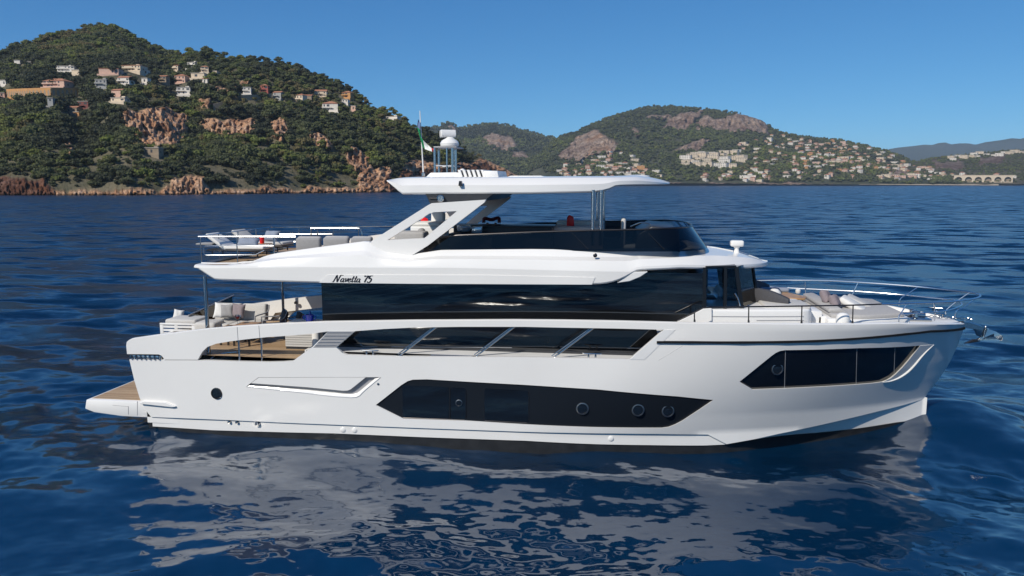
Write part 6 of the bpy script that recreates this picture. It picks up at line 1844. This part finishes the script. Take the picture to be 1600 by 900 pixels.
TOC = math.atan2(F0[0], -F0[1])
def face_yaw(p):    # facade turned to the sea
    return math.atan2(CAM[1] - p.y, CAM[0] - p.x) + math.pi / 2
HOUSES = [
 (27, 103, 10, 8, 'white', 'flat', 'small white house high on the left edge of the wooded hill'), (46, 102, 6, 5, 'cream', 'flat', 'tiny cream hut right of the highest white house at the left'),
 (103, 113, 30, 9, 'white', 'flat', 'long white villa with big openings below the main hilltop'), (118, 117, 14, 7, 'cream', 'flat', 'cream annex with terrace at the right end of the long white villa'),
 (170, 117, 34, 9, 'pink', 'slab', 'wide pinkish terraced villa with red roof below the hilltop'), (205, 112, 36, 9, 'cream', 'slab', 'wide cream villa with stepped red roofs right of the pinkish terraced one'), (224, 118, 14, 8, 'white', 'flat', 'white pavilion at the right end of the stepped villa row'),
 (193, 133, 22, 11, 'white', 'gable', 'white gabled house with orange roof in the middle of the slope'), (158, 138, 20, 13, 'grey', 'flat', 'grey block-shaped modern house left of the white gabled one'), (226, 131, 11, 8, 'white', 'flat', 'small square white house alone right of the white gabled one'),
 (254, 130, 14, 10, 'stone', 'gable', 'stone cottage left of the pink red-roofed villa'), (281, 131, 21, 12, 'pink', 'hip', 'salmon pink villa with hipped roof above the orange cliffs'), (287, 149, 24, 12, 'white', 'flat', 'white two-storey house with pink base just above the orange cliffs'),
 (299, 107, 17, 9, 'white', 'flat', 'bright white modern house highest of the cluster near the pine ridge'), (274, 111, 11, 8, 'cream', 'gable', 'cream gabled house left of the highest bright white one'), (320, 114, 13, 9, 'cream', 'hip', 'cream house with hipped roof right of the highest bright white one'),
 (309, 123, 24, 8, 'cream', 'flat', 'low cream house with long terrace below the bright white one'), (320, 131, 10, 7, 'white', 'gable', 'small white cottage below the low cream terrace house'),
 (84, 137, 42, 10, 'pink', 'hip', 'large villa with wide terracotta roof behind the arcaded wall'), (182, 152, 20, 10, 'pink', 'gable', 'pink and orange house in the trees above the orange cliffs'), (184, 160, 28, 6, 'cream', 'flat', 'low cream pool house under the pink and orange house'),
 (130, 173, 20, 14, 'maroon', 'flat', 'dark red square villa among trees at the left'), (112, 178, 20, 9, 'stone', 'gable', 'brown house joined to the left of the dark red villa'), (119, 184, 13, 8, 'orange', 'flat', 'small orange outbuilding under the dark red villa'), (79, 167, 9, 13, 'grey', 'flat', 'narrow grey tower house left of the brown house'),
 (237, 243, 26, 11, 'stone', 'flat', 'ruined stone house low on the slope below the orange cliffs'), (386, 148, 14, 11, 'white', 'flat', 'square white house on the stone retaining wall'), (413, 147, 14, 13, 'red', 'hip', 'bright red square house on the stone retaining wall'), (433, 156, 16, 11, 'grey', 'gable', 'grey house with arch at the right end of the stone retaining wall'),
 (468, 162, 15, 13, 'cream', 'hip', 'cream house with two rows of windows in the middle of the pine slope'), (481, 161, 14, 11, 'stone', 'gable', 'stone house joined to the right of the cream one on the pine slope'), (501, 152, 21, 9, 'cream', 'gable', 'long cream house with orange roof under the pine ridge'),
 (516, 176, 28, 14, 'white', 'hip', 'large white villa with hipped roof on the pine slope'), (541, 154, 17, 9, 'orange', 'hip', 'orange house with white annex near the right end of the ridge'), (539, 165, 11, 9, 'white', 'flat', 'white block below the orange house near the ridge end'), (552, 174, 9, 8, 'pink', 'flat', 'small pink house right of the large white villa'),
 (583, 157, 9, 7, 'stone', 'gable', 'lonely stone house on the skyline where the ridge falls away'), (4, 135, 13, 9, 'white', 'flat', 'white house cut by the left frame edge'), (612, 186, 22, 3, 'white', 'flat', 'low white wall-like house among pines at the end of the ridge'), (336, 118, 9, 6, 'cream', 'flat', 'tiny cream house at the upper right of the villa cluster'), (3, 153, 9, 7, 'pink', 'flat', 'pink shed at the left end of the arcaded wall')]
for px, py, w, h, wall, roof, lab in HOUSES:
    p = on_hill(HA, px, py)
    if p is None: continue
    D = (Vector(p) - Vector(CAM)).dot(Vector(F0)); k = D / F
    yaw = face_yaw(p) - .45 + rnd.uniform(-.3, .3)
    house('hillside_house', p + Vector((0, 0, .6)), w * k * .84, h * k * .9, max(6, min(w * k * .7, 11)), yaw, wall, roof, lab)
    keep.append((px - w / 2 - 1, px + w / 2 + 1, py - h - 1, py + 1.0, D))
# arcaded and plain retaining walls
def retaining(pts, h_px, label, m, arches):
    P_ = [on_hill(HA, *p) for p in pts]
    if any(p is None for p in P_): return
    b = Vector(P_[0]); W_ = empty('retaining_wall', tuple(b), label=label, cat='wall')
    k = (b - Vector(CAM)).dot(Vector(F0)) / F; h = h_px * k
    mb = MB(); am = MB()
    for a, c in zip(P_[:-1], P_[1:]):
        d = (c - a); nrm = Vector((d.y, -d.x, 0)).normalized()
        for q0, q1 in ((a - b, c - b),):
            mb.add([q0 + nrm * .5 + Vector((0, 0, -3)), q1 + nrm * .5 + Vector((0, 0, -3)), q1 + nrm * .5 + Vector((0, 0, h)), q0 + nrm * .5 + Vector((0, 0, h)), q1 - nrm * 3 + Vector((0, 0, h)), q0 - nrm * 3 + Vector((0, 0, h))], [(0, 1, 2, 3), (3, 2, 4, 5)])
        if arches:
            n = int(d.length / 3.2)
            for i in range(n):
                c0 = a - b + d * ((i + .5) / n) + nrm * .53; u = d.normalized()
                pts_ = [c0 - u * .95 + Vector((0, 0, .4)), c0 + u * .95 + Vector((0, 0, .4)), c0 + u * .95 + Vector((0, 0, h * .5)), c0 + u * .6 + Vector((0, 0, h * .68)), c0 + Vector((0, 0, h * .75)), c0 - u * .6 + Vector((0, 0, h * .68)), c0 - u * .95 + Vector((0, 0, h * .5))]
                am.add(pts_, [tuple(range(7))])
    mb.build('wall_face', m, W_, smooth=0)
    if arches: o = am.build('blind_arcade', WALLS['stone'], W_, smooth=0)
    for (x0, y0), (x1, y1) in zip(pts[:-1], pts[1:]): keep.append((min(x0, x1), max(x0, x1), min(y0, y1) - h_px, max(y0, y1) + 1, k * F))
retaining([(12, 152), (45, 151), (80, 150), (122, 150)], 12, 'long orange arcaded retaining wall under the terracotta roofed villa', WALLS['orange'], True)
retaining([(378, 158), (400, 157), (424, 155)], 9, 'pale stone retaining wall carrying the white and the red house', WALLS['stone'], False)
retaining([(333, 172), (358, 166)], 9, 'stone road wall above the second rock face', WALLS['stone'], False)

# ------------------------------------------------------------ trees
def leafy(seed, h, w, ntri, lobes, leaf, kind):
    """crown of many small leaf-clump faces over a dark lumpy core; returns verts, faces, tint, plus trunk verts/faces"""
    r = np.random.default_rng(seed); V = []; Fc = []; T = []
    cs = []
    for k in range(lobes):
        if kind == 'pine': c = np.array([r.normal(0, .22) * w, r.normal(0, .22) * w, h * (.62 + .32 * r.random())]); rad = np.array([.30, .30, .15]) * w * (.7 + .6 * r.random())
        elif kind == 'cypress': z = (k + .5) / lobes; c = np.array([0, 0, h * (.12 + .82 * z)]); rad = np.array([.5, .5, .6]) * w * (1 - .75 * z) * .8
        else: c = np.array([r.normal(0, .24) * w, r.normal(0, .24) * w, h * (.40 + .36 * r.random())]); rad = np.array([.30, .30, .25]) * w * (.7 + .6 * r.random())
        cs.append((c, rad))
    for c, rad in cs:
        # core
        o = len(V); ico = [(0, 0, 1), (.89, 0, .45), (.28, .85, .45), (-.72, .53, .45), (-.72, -.53, .45), (.28, -.85, .45), (.72, .53, -.45), (-.28, .85, -.45), (-.89, 0, -.45), (-.28, -.85, -.45), (.72, -.53, -.45), (0, 0, -1)]
        V += [tuple(c + np.array(p) * rad * .78 * (.8 + .4 * r.random())) for p in ico]
        fi = [(0, 1, 2), (0, 2, 3), (0, 3, 4), (0, 4, 5), (0, 5, 1), (1, 6, 2), (2, 7, 3), (3, 8, 4), (4, 9, 5), (5, 10, 1), (2, 6, 7), (3, 7, 8), (4, 8, 9), (5, 9, 10), (1, 10, 6), (6, 11, 7), (7, 11, 8), (8, 11, 9), (9, 11, 10), (10, 11, 6)]
        Fc += [tuple(i + o for i in f) for f in fi]; T += [.55] * 20
        n = int(ntri / lobes)
        for _ in range(n):
            d = r.normal(size=3); d /= np.linalg.norm(d) + 1e-9
            if d[2] < -.5: d[2] *= -.6
            p = c + d * rad * (.85 + .35 * r.random()); nn = d + r.normal(0, .55, 3); nn /= np.linalg.norm(nn) + 1e-9
            u = np.cross(nn, r.normal(size=3)); u /= np.linalg.norm(u) + 1e-9; v = np.cross(nn, u)
            s = leaf * (.6 + .8 * r.random()); o = len(V)
            a0 = r.random() * 6.28
            for q in range(4): V.append(tuple(p + s * (u * math.cos(a0 + q * 1.57) * (.8 + .4 * r.random()) + v * math.sin(a0 + q * 1.57) * (.8 + .4 * r.random()))))
            Fc.append((o, o + 1, o + 2, o + 3)); T.append(.4 + .6 * r.random())
    return V, Fc, T
def leaf_mat(name, c1, c2):
    m = bpy.data.materials.new(name); m.use_nodes = True; t = m.node_tree; b = t.nodes['Principled BSDF']
    b.inputs['Roughness'].default_value = .8; b.inputs['Specular IOR Level'].default_value = .15
    a = t.nodes.new('ShaderNodeAttribute'); a.attribute_name = 'tint'
    oi = t.nodes.new('ShaderNodeAttribute'); oi.attribute_name = 'species'
    mx = t.nodes.new('ShaderNodeMix'); mx.data_type = 'RGBA'; mx.inputs[6].default_value = (*c1, 1); mx.inputs[7].default_value = (*c2, 1)
    t.links.new(a.outputs['Fac'], mx.inputs[0])
    m2 = t.nodes.new('ShaderNodeMix'); m2.data_type = 'RGBA'; m2.blend_type = 'MULTIPLY'; m2.inputs[0].default_value = 1
    cr = t.nodes.new('ShaderNodeValToRGB'); els = [(0, (.50, .52, .58)), (.35, (.85, .88, .78)), (.65, (1.05, 1.1, .8)), (.85, (1.35, 1.5, .7)), (1, (1.45, 1.15, .95))]
    while len(cr.color_ramp.elements) < 5: cr.color_ramp.elements.new(.5)
    for e, (p, c) in zip(cr.color_ramp.elements, els): e.position = p; e.color = (*c, 1)
    t.links.new(oi.outputs['Fac'], cr.inputs[0]); t.links.new(mx.outputs[2], m2.inputs[6]); t.links.new(cr.outputs[0], m2.inputs[7]); t.links.new(m2.outputs[2], b.inputs['Base Color'])
    tl = t.nodes.new('ShaderNodeBsdfTranslucent'); t.links.new(m2.outputs[2], tl.inputs[0]); ms = t.nodes.new('ShaderNodeMixShader'); ms.inputs[0].default_value = .38
    t.links.new(b.outputs[0], ms.inputs[1]); t.links.new(tl.outputs[0], ms.inputs[2]); t.links.new(ms.outputs[0], t.nodes['Material Output'].inputs[0])
    return m
M_LEAF = leaf_mat('evergreen_leaves', (0.092, 0.100, 0.060), (0.160, 0.166, 0.092))
M_TRUNK = mat('grey_brown_bark', (.09, .065, .05), .9)
PROTO = []
for k, (kind, h, w, n, lb, lf) in enumerate([('round', 5.5, 6.5, 190, 7, .62), ('round', 4.5, 5.5, 150, 6, .58), ('round', 7, 7, 220, 8, .68), ('pine', 9, 7, 210, 8, .62), ('pine', 8, 6, 180, 7, .58), ('cypress', 9, 2.2, 120, 5, .5)]):
    PROTO.append((kind, h) + leafy(100 + k, h, w, n, lb, lf, kind))
def mesh_from(name, V, Fc, tint, species, mats, mi=None):
    me = bpy.data.meshes.new(name); me.from_pydata(V, [], Fc)
    for m in mats: me.materials.append(m)
    a = me.attributes.new('tint', 'FLOAT', 'FACE'); a.data.foreach_set('value', np.array(tint, np.float32))
    a = me.attributes.new('species', 'FLOAT', 'FACE'); a.data.foreach_set('value', np.full(len(Fc), species, np.float32) if np.isscalar(species) else np.array(species, np.float32))
    if mi is not None: me.polygons.foreach_set('material_index', np.array(mi, np.int32))
    me.update(); return me
R_ = np.random.default_rng(77)
def scatter(T, n, pxr, tmin=.015, avoid=True):
    """random visible-side points of a terrain, uniform over its area"""
    nc, nr = T['P'].shape[:2]
    P = T['P']; a = np.linalg.norm(np.cross(P[1:, :-1] - P[:-1, :-1], P[:-1, 1:] - P[:-1, :-1]), axis=-1)
    ok = (T['rock'][:-1, :-1] < .5) & (T['sand'][:-1, :-1] < .5) & (T['t'][None, :-1] > tmin) & (T['cx'][:-1, None] > pxr[0]) & (T['cx'][:-1, None] < pxr[1])
    a = (a * ok).ravel(); idx = R_.choice(a.size, n, p=a / a.sum())
    i, j = idx // (nr - 1), idx % (nr - 1); u, v = R_.random(n)[:, None], R_.random(n)[:, None]
    return P[i, j] * (1 - u) * (1 - v) + P[i + 1, j] * u * (1 - v) + P[i, j + 1] * (1 - u) * v + P[i + 1, j + 1] * u * v, T['t'][j], T['cx'][i]
pts, tt, cc = scatter(HA, 17500, (-260, 838))
ppx, ppy = proj(pts); dep = (pts - CAM) @ F0
top = ppy - 7 * F / dep
okk = (NZ.fbm(pts[:, 0] / 34 + 9, pts[:, 1] / 34, 4) < .30) | (R_.random(len(pts)) < .25)
midy = ppy - 3.2 * F / dep
for q_ in rocksA[:6]: okk &= ~inpoly(np.stack([ppx, midy], 1), q_) | (R_.random(len(pts)) < .22)
for x0, x1, y0, y1, D in keep:
    okk &= ~((ppx > x0 - 4) & (ppx < x1 + 4) & (top < y1 - .4 * (y1 - y0)) & (ppy > y0 + 2) & (dep < D + 3))
pts, ppx, ppy, dep, tt = pts[okk], ppx[okk], ppy[okk], dep[okk], tt[okk]
patch = NZ.fbm(pts[:, 0] / 55, pts[:, 1] / 55, 4)
sp_all = np.clip(.45 + 1.1 * patch + R_.normal(0, .24, len(pts)), 0, 1)
kind_i = np.empty(len(pts), int)
for i in range(len(pts)):
    piney = (ppx[i] > 330) and (tt[i] > .35) and R_.random() < .75
    ridge_ = tt[i] > .93 and R_.random() < .5
    kind_i[i] = R_.choice([3, 4]) if (piney or ridge_) else R_.choice([0, 1, 2, 1, 0, 4, 5], p=[.27, .25, .12, .15, .14, .05, .02])
sc_all = (.42 + .85 * R_.random(len(pts)) ** 1.8) * np.where(tt < .12, .75, 1.0)
sc_all = np.where((ppx > 330) & (tt > .5), sc_all * .82, sc_all)
# the largest in the picture become trees of their own: the skyline and the nearest slope
inframe = (ppx > 0) & (ppx < 836)
size_px = sc_all * np.array([PROTO[k][1] for k in kind_i]) * F / dep
score = size_px * inframe + (tt > .955) * inframe * 14 * (R_.random(len(pts)) < .55)
order = np.argsort(-score); solo = set(order[:292].tolist())
LAB = {0: ('rounded evergreen tree on the wooded slope above the rocky shore', 'rounded trees on the wooded hill'), 1: ('low bushy evergreen on the wooded hill', 'bushy evergreens on the wooded hill'), 2: ('tall broad-crowned evergreen tree on the wooded hill', 'broad evergreens on the wooded hill'), 3: ('tall umbrella pine with wide crown on the wooded hill', 'umbrella pines on the wooded hill'), 4: ('slender pine with open crown on the wooded hill', 'slender pines on the wooded hill'), 5: ('dark pointed cypress on the wooded hill', 'cypresses on the wooded hill')}
def trunk_bm(h, kind):
    mb = MB(); r0 = .035 * h
    mb.tube([(0, 0, -1), (0.03 * h, 0, h * .35), (-.02 * h, .02 * h, h * .72)], [r0, r0 * .75, r0 * .3], 6)
    for a in (0.4, 2.4, 4.4): mb.tube([(0.02 * h, 0, h * .4), (h * .2 * math.cos(a), h * .2 * math.sin(a), h * .68)], [r0 * .5, r0 * .15], 5)
    return mb
VAR = {}
for k, (kind, h, V, Fc, T) in enumerate(PROTO):
    for s in range(4):
        spc = [.1, .4, .62, .88][s] if kind != 'cypress' else .05
        VAR[(k, s)] = (mesh_from('crown', V, Fc, T, spc, [M_LEAF]),)
    tb = trunk_bm(h, kind); me = bpy.data.meshes.new('trunk'); me.from_pydata(tb.v, [], tb.f); me.materials.append(M_TRUNK); me.shade_smooth(); VAR[k] = me
for i in sorted(solo):
    k = int(kind_i[i]); s = int(np.argmin(np.abs(np.array([.1, .4, .62, .88]) - sp_all[i])))
    lab, grp = LAB[k]
    nm = {0: 'evergreen_tree', 1: 'evergreen_bush', 2: 'evergreen_tree', 3: 'pine_tree', 4: 'pine_tree', 5: 'cypress_tree'}[k]
    t_ = empty(nm, tuple(pts[i] + np.array([0, 0, -.4])), float(R_.random() * 6.28), label=lab, cat='tree' if k != 1 else 'bush', group=grp)
    t_.scale = (float(sc_all[i]),) * 3
    link('crown', VAR[(k, s)][0], t_); link('trunk', VAR[k], t_)
# the remaining wood is one mass
PV = [np.array(p[2], np.float32) for p in PROTO]
PF = []
for p in PROTO:
    PF.append([np.array([f for f in p[3] if len(f) == 3], np.int64), np.array([f for f in p[3] if len(f) == 4], np.int64), np.array([t for f, t in zip(p[3], p[4]) if len(f) == 3], np.float32), np.array([t for f, t in zip(p[3], p[4]) if len(f) == 4], np.float32)])
def mass(name, items, material, label=None, cat=None):
    """items: (proto, position, scale, yaw, species); one mesh"""
    Vs = []; tri = []; quad = []; tt_ = []; tq = []; st_ = []; sq = []; off = 0
    for k, p, s, a, spc in items:
        c, sn = math.cos(a), math.sin(a); v = PV[k]
        w = np.empty_like(v); w[:, 0] = (v[:, 0] * c - v[:, 1] * sn) * s + p[0]; w[:, 1] = (v[:, 0] * sn + v[:, 1] * c) * s + p[1]; w[:, 2] = v[:, 2] * s + p[2] - .4
        Vs.append(w); f3, f4, t3, t4 = PF[k]
        tri.append(f3 + off); quad.append(f4 + off); tt_.append(t3); tq.append(t4); st_.append(np.full(len(f3), spc, np.float32)); sq.append(np.full(len(f4), spc, np.float32)); off += len(v)
    V = np.concatenate(Vs); tri = np.concatenate(tri); quad = np.concatenate(quad)
    me = bpy.data.meshes.new(name); me.vertices.add(len(V)); me.vertices.foreach_set('co', V.ravel())
    lp = np.concatenate([tri.ravel(), quad.ravel()]).astype(np.int32); me.loops.add(len(lp)); me.loops.foreach_set('vertex_index', lp)
    me.polygons.add(len(tri) + len(quad)); me.polygons.foreach_set('loop_start', np.concatenate([np.arange(len(tri)) * 3, len(tri) * 3 + np.arange(len(quad)) * 4]).astype(np.int32))
    me.update(calc_edges=True)
    a = me.attributes.new('tint', 'FLOAT', 'FACE'); a.data.foreach_set('value', np.concatenate(tt_ + tq))
    a = me.attributes.new('species', 'FLOAT', 'FACE'); a.data.foreach_set('value', np.concatenate(st_ + sq))
    me.materials.append(material); o = link(name, me)
    return tag(o, label, cat, kind='stuff')
items = [(int(kind_i[i]), pts[i], float(sc_all[i]), float(R_.random() * 6.28), float(sp_all[i])) for i in range(len(pts)) if i not in solo]
mass('woods', items, M_LEAF, 'dense dark green wood covering the near hill', 'woods')

# ------------------------------------------------------------ the far town
def far_house_mesh(w, h, d, wall, roof, st):
    mb = MB(); mb.box(-w / 2, w / 2, 0, d, -5, h, mi=0)
    if roof == 'hip':
        e = .6; k = min(w, d) / 2; rh = h + k * .45
        mb.add([(-w / 2 - e, -e, h), (w / 2 + e, -e, h), (w / 2 + e, d + e, h), (-w / 2 - e, d + e, h), (-w / 2 + k, d / 2, rh), (w / 2 - k, d / 2, rh)], [(0, 1, 5, 4), (1, 2, 5), (2, 3, 4, 5), (3, 0, 4), (3, 2, 1, 0)], 1)
    else: mb.box(-w / 2 - .3, w / 2 + .3, -.3, d, h, h + .5, mi=2)
    n = max(2, int(w / 3.5))
    for s in range(st):
        for k in range(n):
            x = -w / 2 + w * (k + .5) / n; z = (s + .3) * h / st
            mb.box(x - .8, x + .8, -.1, .1, z, z + h / st * .5, mi=3)
    return mb
FAR = {}
for wall in ('white', 'cream', 'pink', 'orange'):
    for j, (w, h, d, roof, st) in enumerate(((14, 6.5, 10, 'hip', 2), (19, 6, 10, 'flat', 2), (11, 8.5, 9, 'hip', 3), (24, 9.5, 11, 'flat', 3))):
        mb = far_house_mesh(w, h, d, wall, roof, st); o = mb.build('town_house', [WALLS[wall], ROOF_T, ROOF_F, M_WIN], None, smooth=0); FAR[(wall, j)] = o.data; bpy.data.objects.remove(o)
used = []
def town(T, poly, n, walls, where, sizes=(0, 1, 2), s=(.75, 1.15), gap=5.0):
    poly = np.array(poly); k = 0; tries = 0
    while k < n and tries < n * 60:
        tries += 1
        x = rnd.uniform(poly[:, 0].min(), poly[:, 0].max()); y = rnd.uniform(poly[:, 1].min(), poly[:, 1].max())
        if not inpoly(np.array([[x, y]]), poly)[0]: continue
        if any(abs(x - a) < gap * 1.5 and abs(y - b) < gap * .55 for a, b in used): continue
        p = on_hill(T, x, y)
        if p is None: continue
        used.append((x, y)); k += 1
        wall = rnd.choice(walls); j = rnd.choice(sizes)
        o = link('town_house', FAR[(wall, j)]); o.location = p; o.rotation_euler = (0, 0, face_yaw(p) + rnd.uniform(-.5, .5) - .3); q = rnd.uniform(*s) * 1.12; o.scale = (q, q, q * rnd.uniform(.85, 1.15))
        kind = {0: 'small hip-roofed', 1: 'low flat-roofed', 2: 'tall narrow', 3: 'long three-storey'}[j]
        D = (Vector(p) - Vector(CAM)).dot(Vector(F0)); ww = (14, 19, 11, 24)[j] * q * F / D
        keep2.append((x - ww / 2, x + ww / 2, y - 9 * q * F / D, y, D))
        tag(o, f'{kind} {wall} house {where}', 'house', f'{kind} {wall} houses {where}')
keep2 = []
W3 = ['white', 'cream', 'cream', 'white', 'pink']
town(HB, [(872, 262), (890, 250), (960, 240), (1000, 240), (1000, 262), (1030, 268), (1030, 280), (870, 280)], 52, W3, 'below the grey rock face of the far hill')
town(HB, [(1068, 262), (1070, 248), (1098, 240), (1160, 236), (1162, 250), (1150, 263)], 32, ['cream', 'cream', 'white'], 'in the stepped apartment terraces on the far hill', sizes=(3, 3, 1), s=(1.0, 1.3), gap=4.2)
town(HB, [(1090, 275), (1200, 262), (1200, 286), (1090, 286)], 20, W3, 'in the trees below the stepped apartments')
town(HB, [(1150, 222), (1200, 212), (1235, 214), (1240, 260), (1165, 258)], 26, W3, 'right of the stepped apartments')
town(HB, [(1240, 216), (1310, 222), (1350, 230), (1380, 240), (1420, 256), (1440, 268), (1240, 266)], 96, W3 + ['orange'], 'on the right slope of the far hill')
town(HB, [(1205, 270), (1340, 268), (1440, 272), (1470, 283), (1340, 281), (1210, 283)], 26, W3, 'near the far shore')
town(HC, [(1385, 266), (1420, 258), (1450, 262), (1480, 276), (1450, 283), (1385, 282)], 18, W3 + ['orange'], 'by the far beach')
town(HC, [(1470, 247), (1530, 241), (1600, 236), (1600, 241), (1530, 247), (1480, 252)], 15, ['white', 'white', 'cream'], 'in the row on the low brown hill at the right', sizes=(1, 3))
for px, py, w, h, wall, roof, lab in ((842, 277, 18, 13, 'orange', 'hip', 'tall orange building by the water, left of the far town'), (857, 278, 22, 8, 'orange', 'flat', 'wide low orange building beside the tall orange one'), (1001, 267, 12, 8, 'orange', 'flat', 'yellow orange block standing above the hardtop tip'), (1168, 281, 24, 7, 'white', 'flat', 'pale low shed near the far waterline')):
    p = on_hill(HB if px > 900 else HB2, px, py)
    if p is None: p = on_hill(HB, px, py)
    if p is None: continue
    D = (Vector(p) - Vector(CAM)).dot(Vector(F0)); k = D / F
    house('waterfront_building', p, w * k, h * k, 14, face_yaw(p), wall, roof, lab, cat='building', terrace=False)
    keep2.append((px - w / 2, px + w / 2, py - h, py, D))
town(HC, [(1428, 282), (1440, 276), (1600, 272), (1600, 280), (1440, 284)], 12, W3, 'strung along the far beach')
# railway viaduct on the far beach
p0 = on_hill(HC, 1488, 284); p1 = on_hill(HC, 1580, 284)
if p0 and p1:
    p0 = Vector(p0); p1 = Vector(p1); d = p1 - p0; d.z = 0; Lg = d.length; k = (p0 - Vector(CAM)).dot(Vector(F0)) / F; hv = 9.5 * k
    n = 6; sp = Lg / n; rad = sp * .36
    outer = [(0, -2), (Lg, -2), (Lg, hv), (0, hv)]
    holes = []
    for i in range(n):
        c = sp * (i + .5); holes.append([(c + rad * math.cos(a), hv * .28 + min(hv * .5, rad) * math.sin(a)) for a in np.linspace(0, math.pi, 13)] + [(c - rad, 0.2), (c + rad, 0.2)])
    VI = empty('railway_viaduct', tuple(p0 - Vector((F0[0], F0[1], 0)) * 6), math.atan2(d.y, d.x), label='pale arched railway viaduct along the far beach', cat='viaduct')
    plate('arched_wall', outer, holes, lambda x, z: -.5 + 0 * x, WALLS['cream'], VI, depth=.49, step=4)
    mb = MB(); mb.box(-6, Lg + 6, -.9, 5, hv, hv + 1.2); mb.build('parapet', WALLS['cream'], VI, smooth=0)
    mb = MB(); mb.box(0, Lg, 5, 5.5, -1, hv); mb.build('back_wall', WALLS['stone'], VI, smooth=0)
# scrub and trees over the far slopes
PROTO_N = len(PV)
for s in range(3):
    V, Fc, T = leafy(300 + s, 6, 8, 26, 3, 1.6, 'round')
    PV.append(np.array(V, np.float32)); PF.append([np.array([f for f in Fc if len(f) == 3]), np.array([f for f in Fc if len(f) == 4]), np.array([t for f, t in zip(Fc, T) if len(f) == 3], np.float32), np.array([t for f, t in zip(Fc, T) if len(f) == 4], np.float32)])
def cover(T, n, pxr, name, s, sp_c, label, clear):
    P_, t_, c_ = scatter(T, n, pxr)
    x, y = proj(P_); D = (P_ - CAM) @ F0; tp = y - 6 * s[0] * F / D; ok = np.ones(len(P_), bool)
    for x0, x1, y0, y1, DD in clear: ok &= ~((x > x0 - 1.5) & (x < x1 + 1.5) & (tp < y1 - .6) & (y > y0 + .5) & (D < DD + 6))
    P_ = P_[ok]; pa = NZ.fbm(P_[:, 0] / 260, P_[:, 1] / 260, 4)
    mass(name, [(PROTO_N + int(R_.integers(3)), p, float(s[0] + s[1] * R_.random()), float(R_.random() * 6.28), float(np.clip(sp_c + .7 * q + R_.normal(0, .15), 0, 1))) for p, q in zip(P_, pa)], M_LEAF, label, 'woods')
cover(HB, 9000, (800, 1500), 'far_hill_woods', (.8, .9), .35, 'dark scrub and trees over the far town hill', keep2)
cover(HB2, 5000, (600, 940), 'far_valley_woods', (1.2, 1.2), .35, 'green woods on the far valley hills', keep2)
cover(HC, 3500, (1365, 1800), 'coastal_scrub', (.5, .5), .55, 'dry scrub on the low brown hill', keep2)
# ============================================================ air
mb = MB(); mb.box(-16500, 16500, -16500, 16500, -4.0, 420)
HZ = mb.build('haze', mat('haze_air', (1, 1, 1)), None, smooth=0)
hm = bpy.data.materials['haze_air']; t = hm.node_tree; t.nodes.clear()
out = t.nodes.new('ShaderNodeOutputMaterial'); vol = t.nodes.new('ShaderNodeVolumePrincipled')
vol.inputs['Color'].default_value = (0.70, 0.84, 1.0, 1); vol.inputs['Density'].default_value = 0.000055; vol.inputs['Anisotropy'].default_value = 0.0
t.links.new(vol.outputs[0], out.inputs['Volume'])
tag(HZ, kind='stuff')
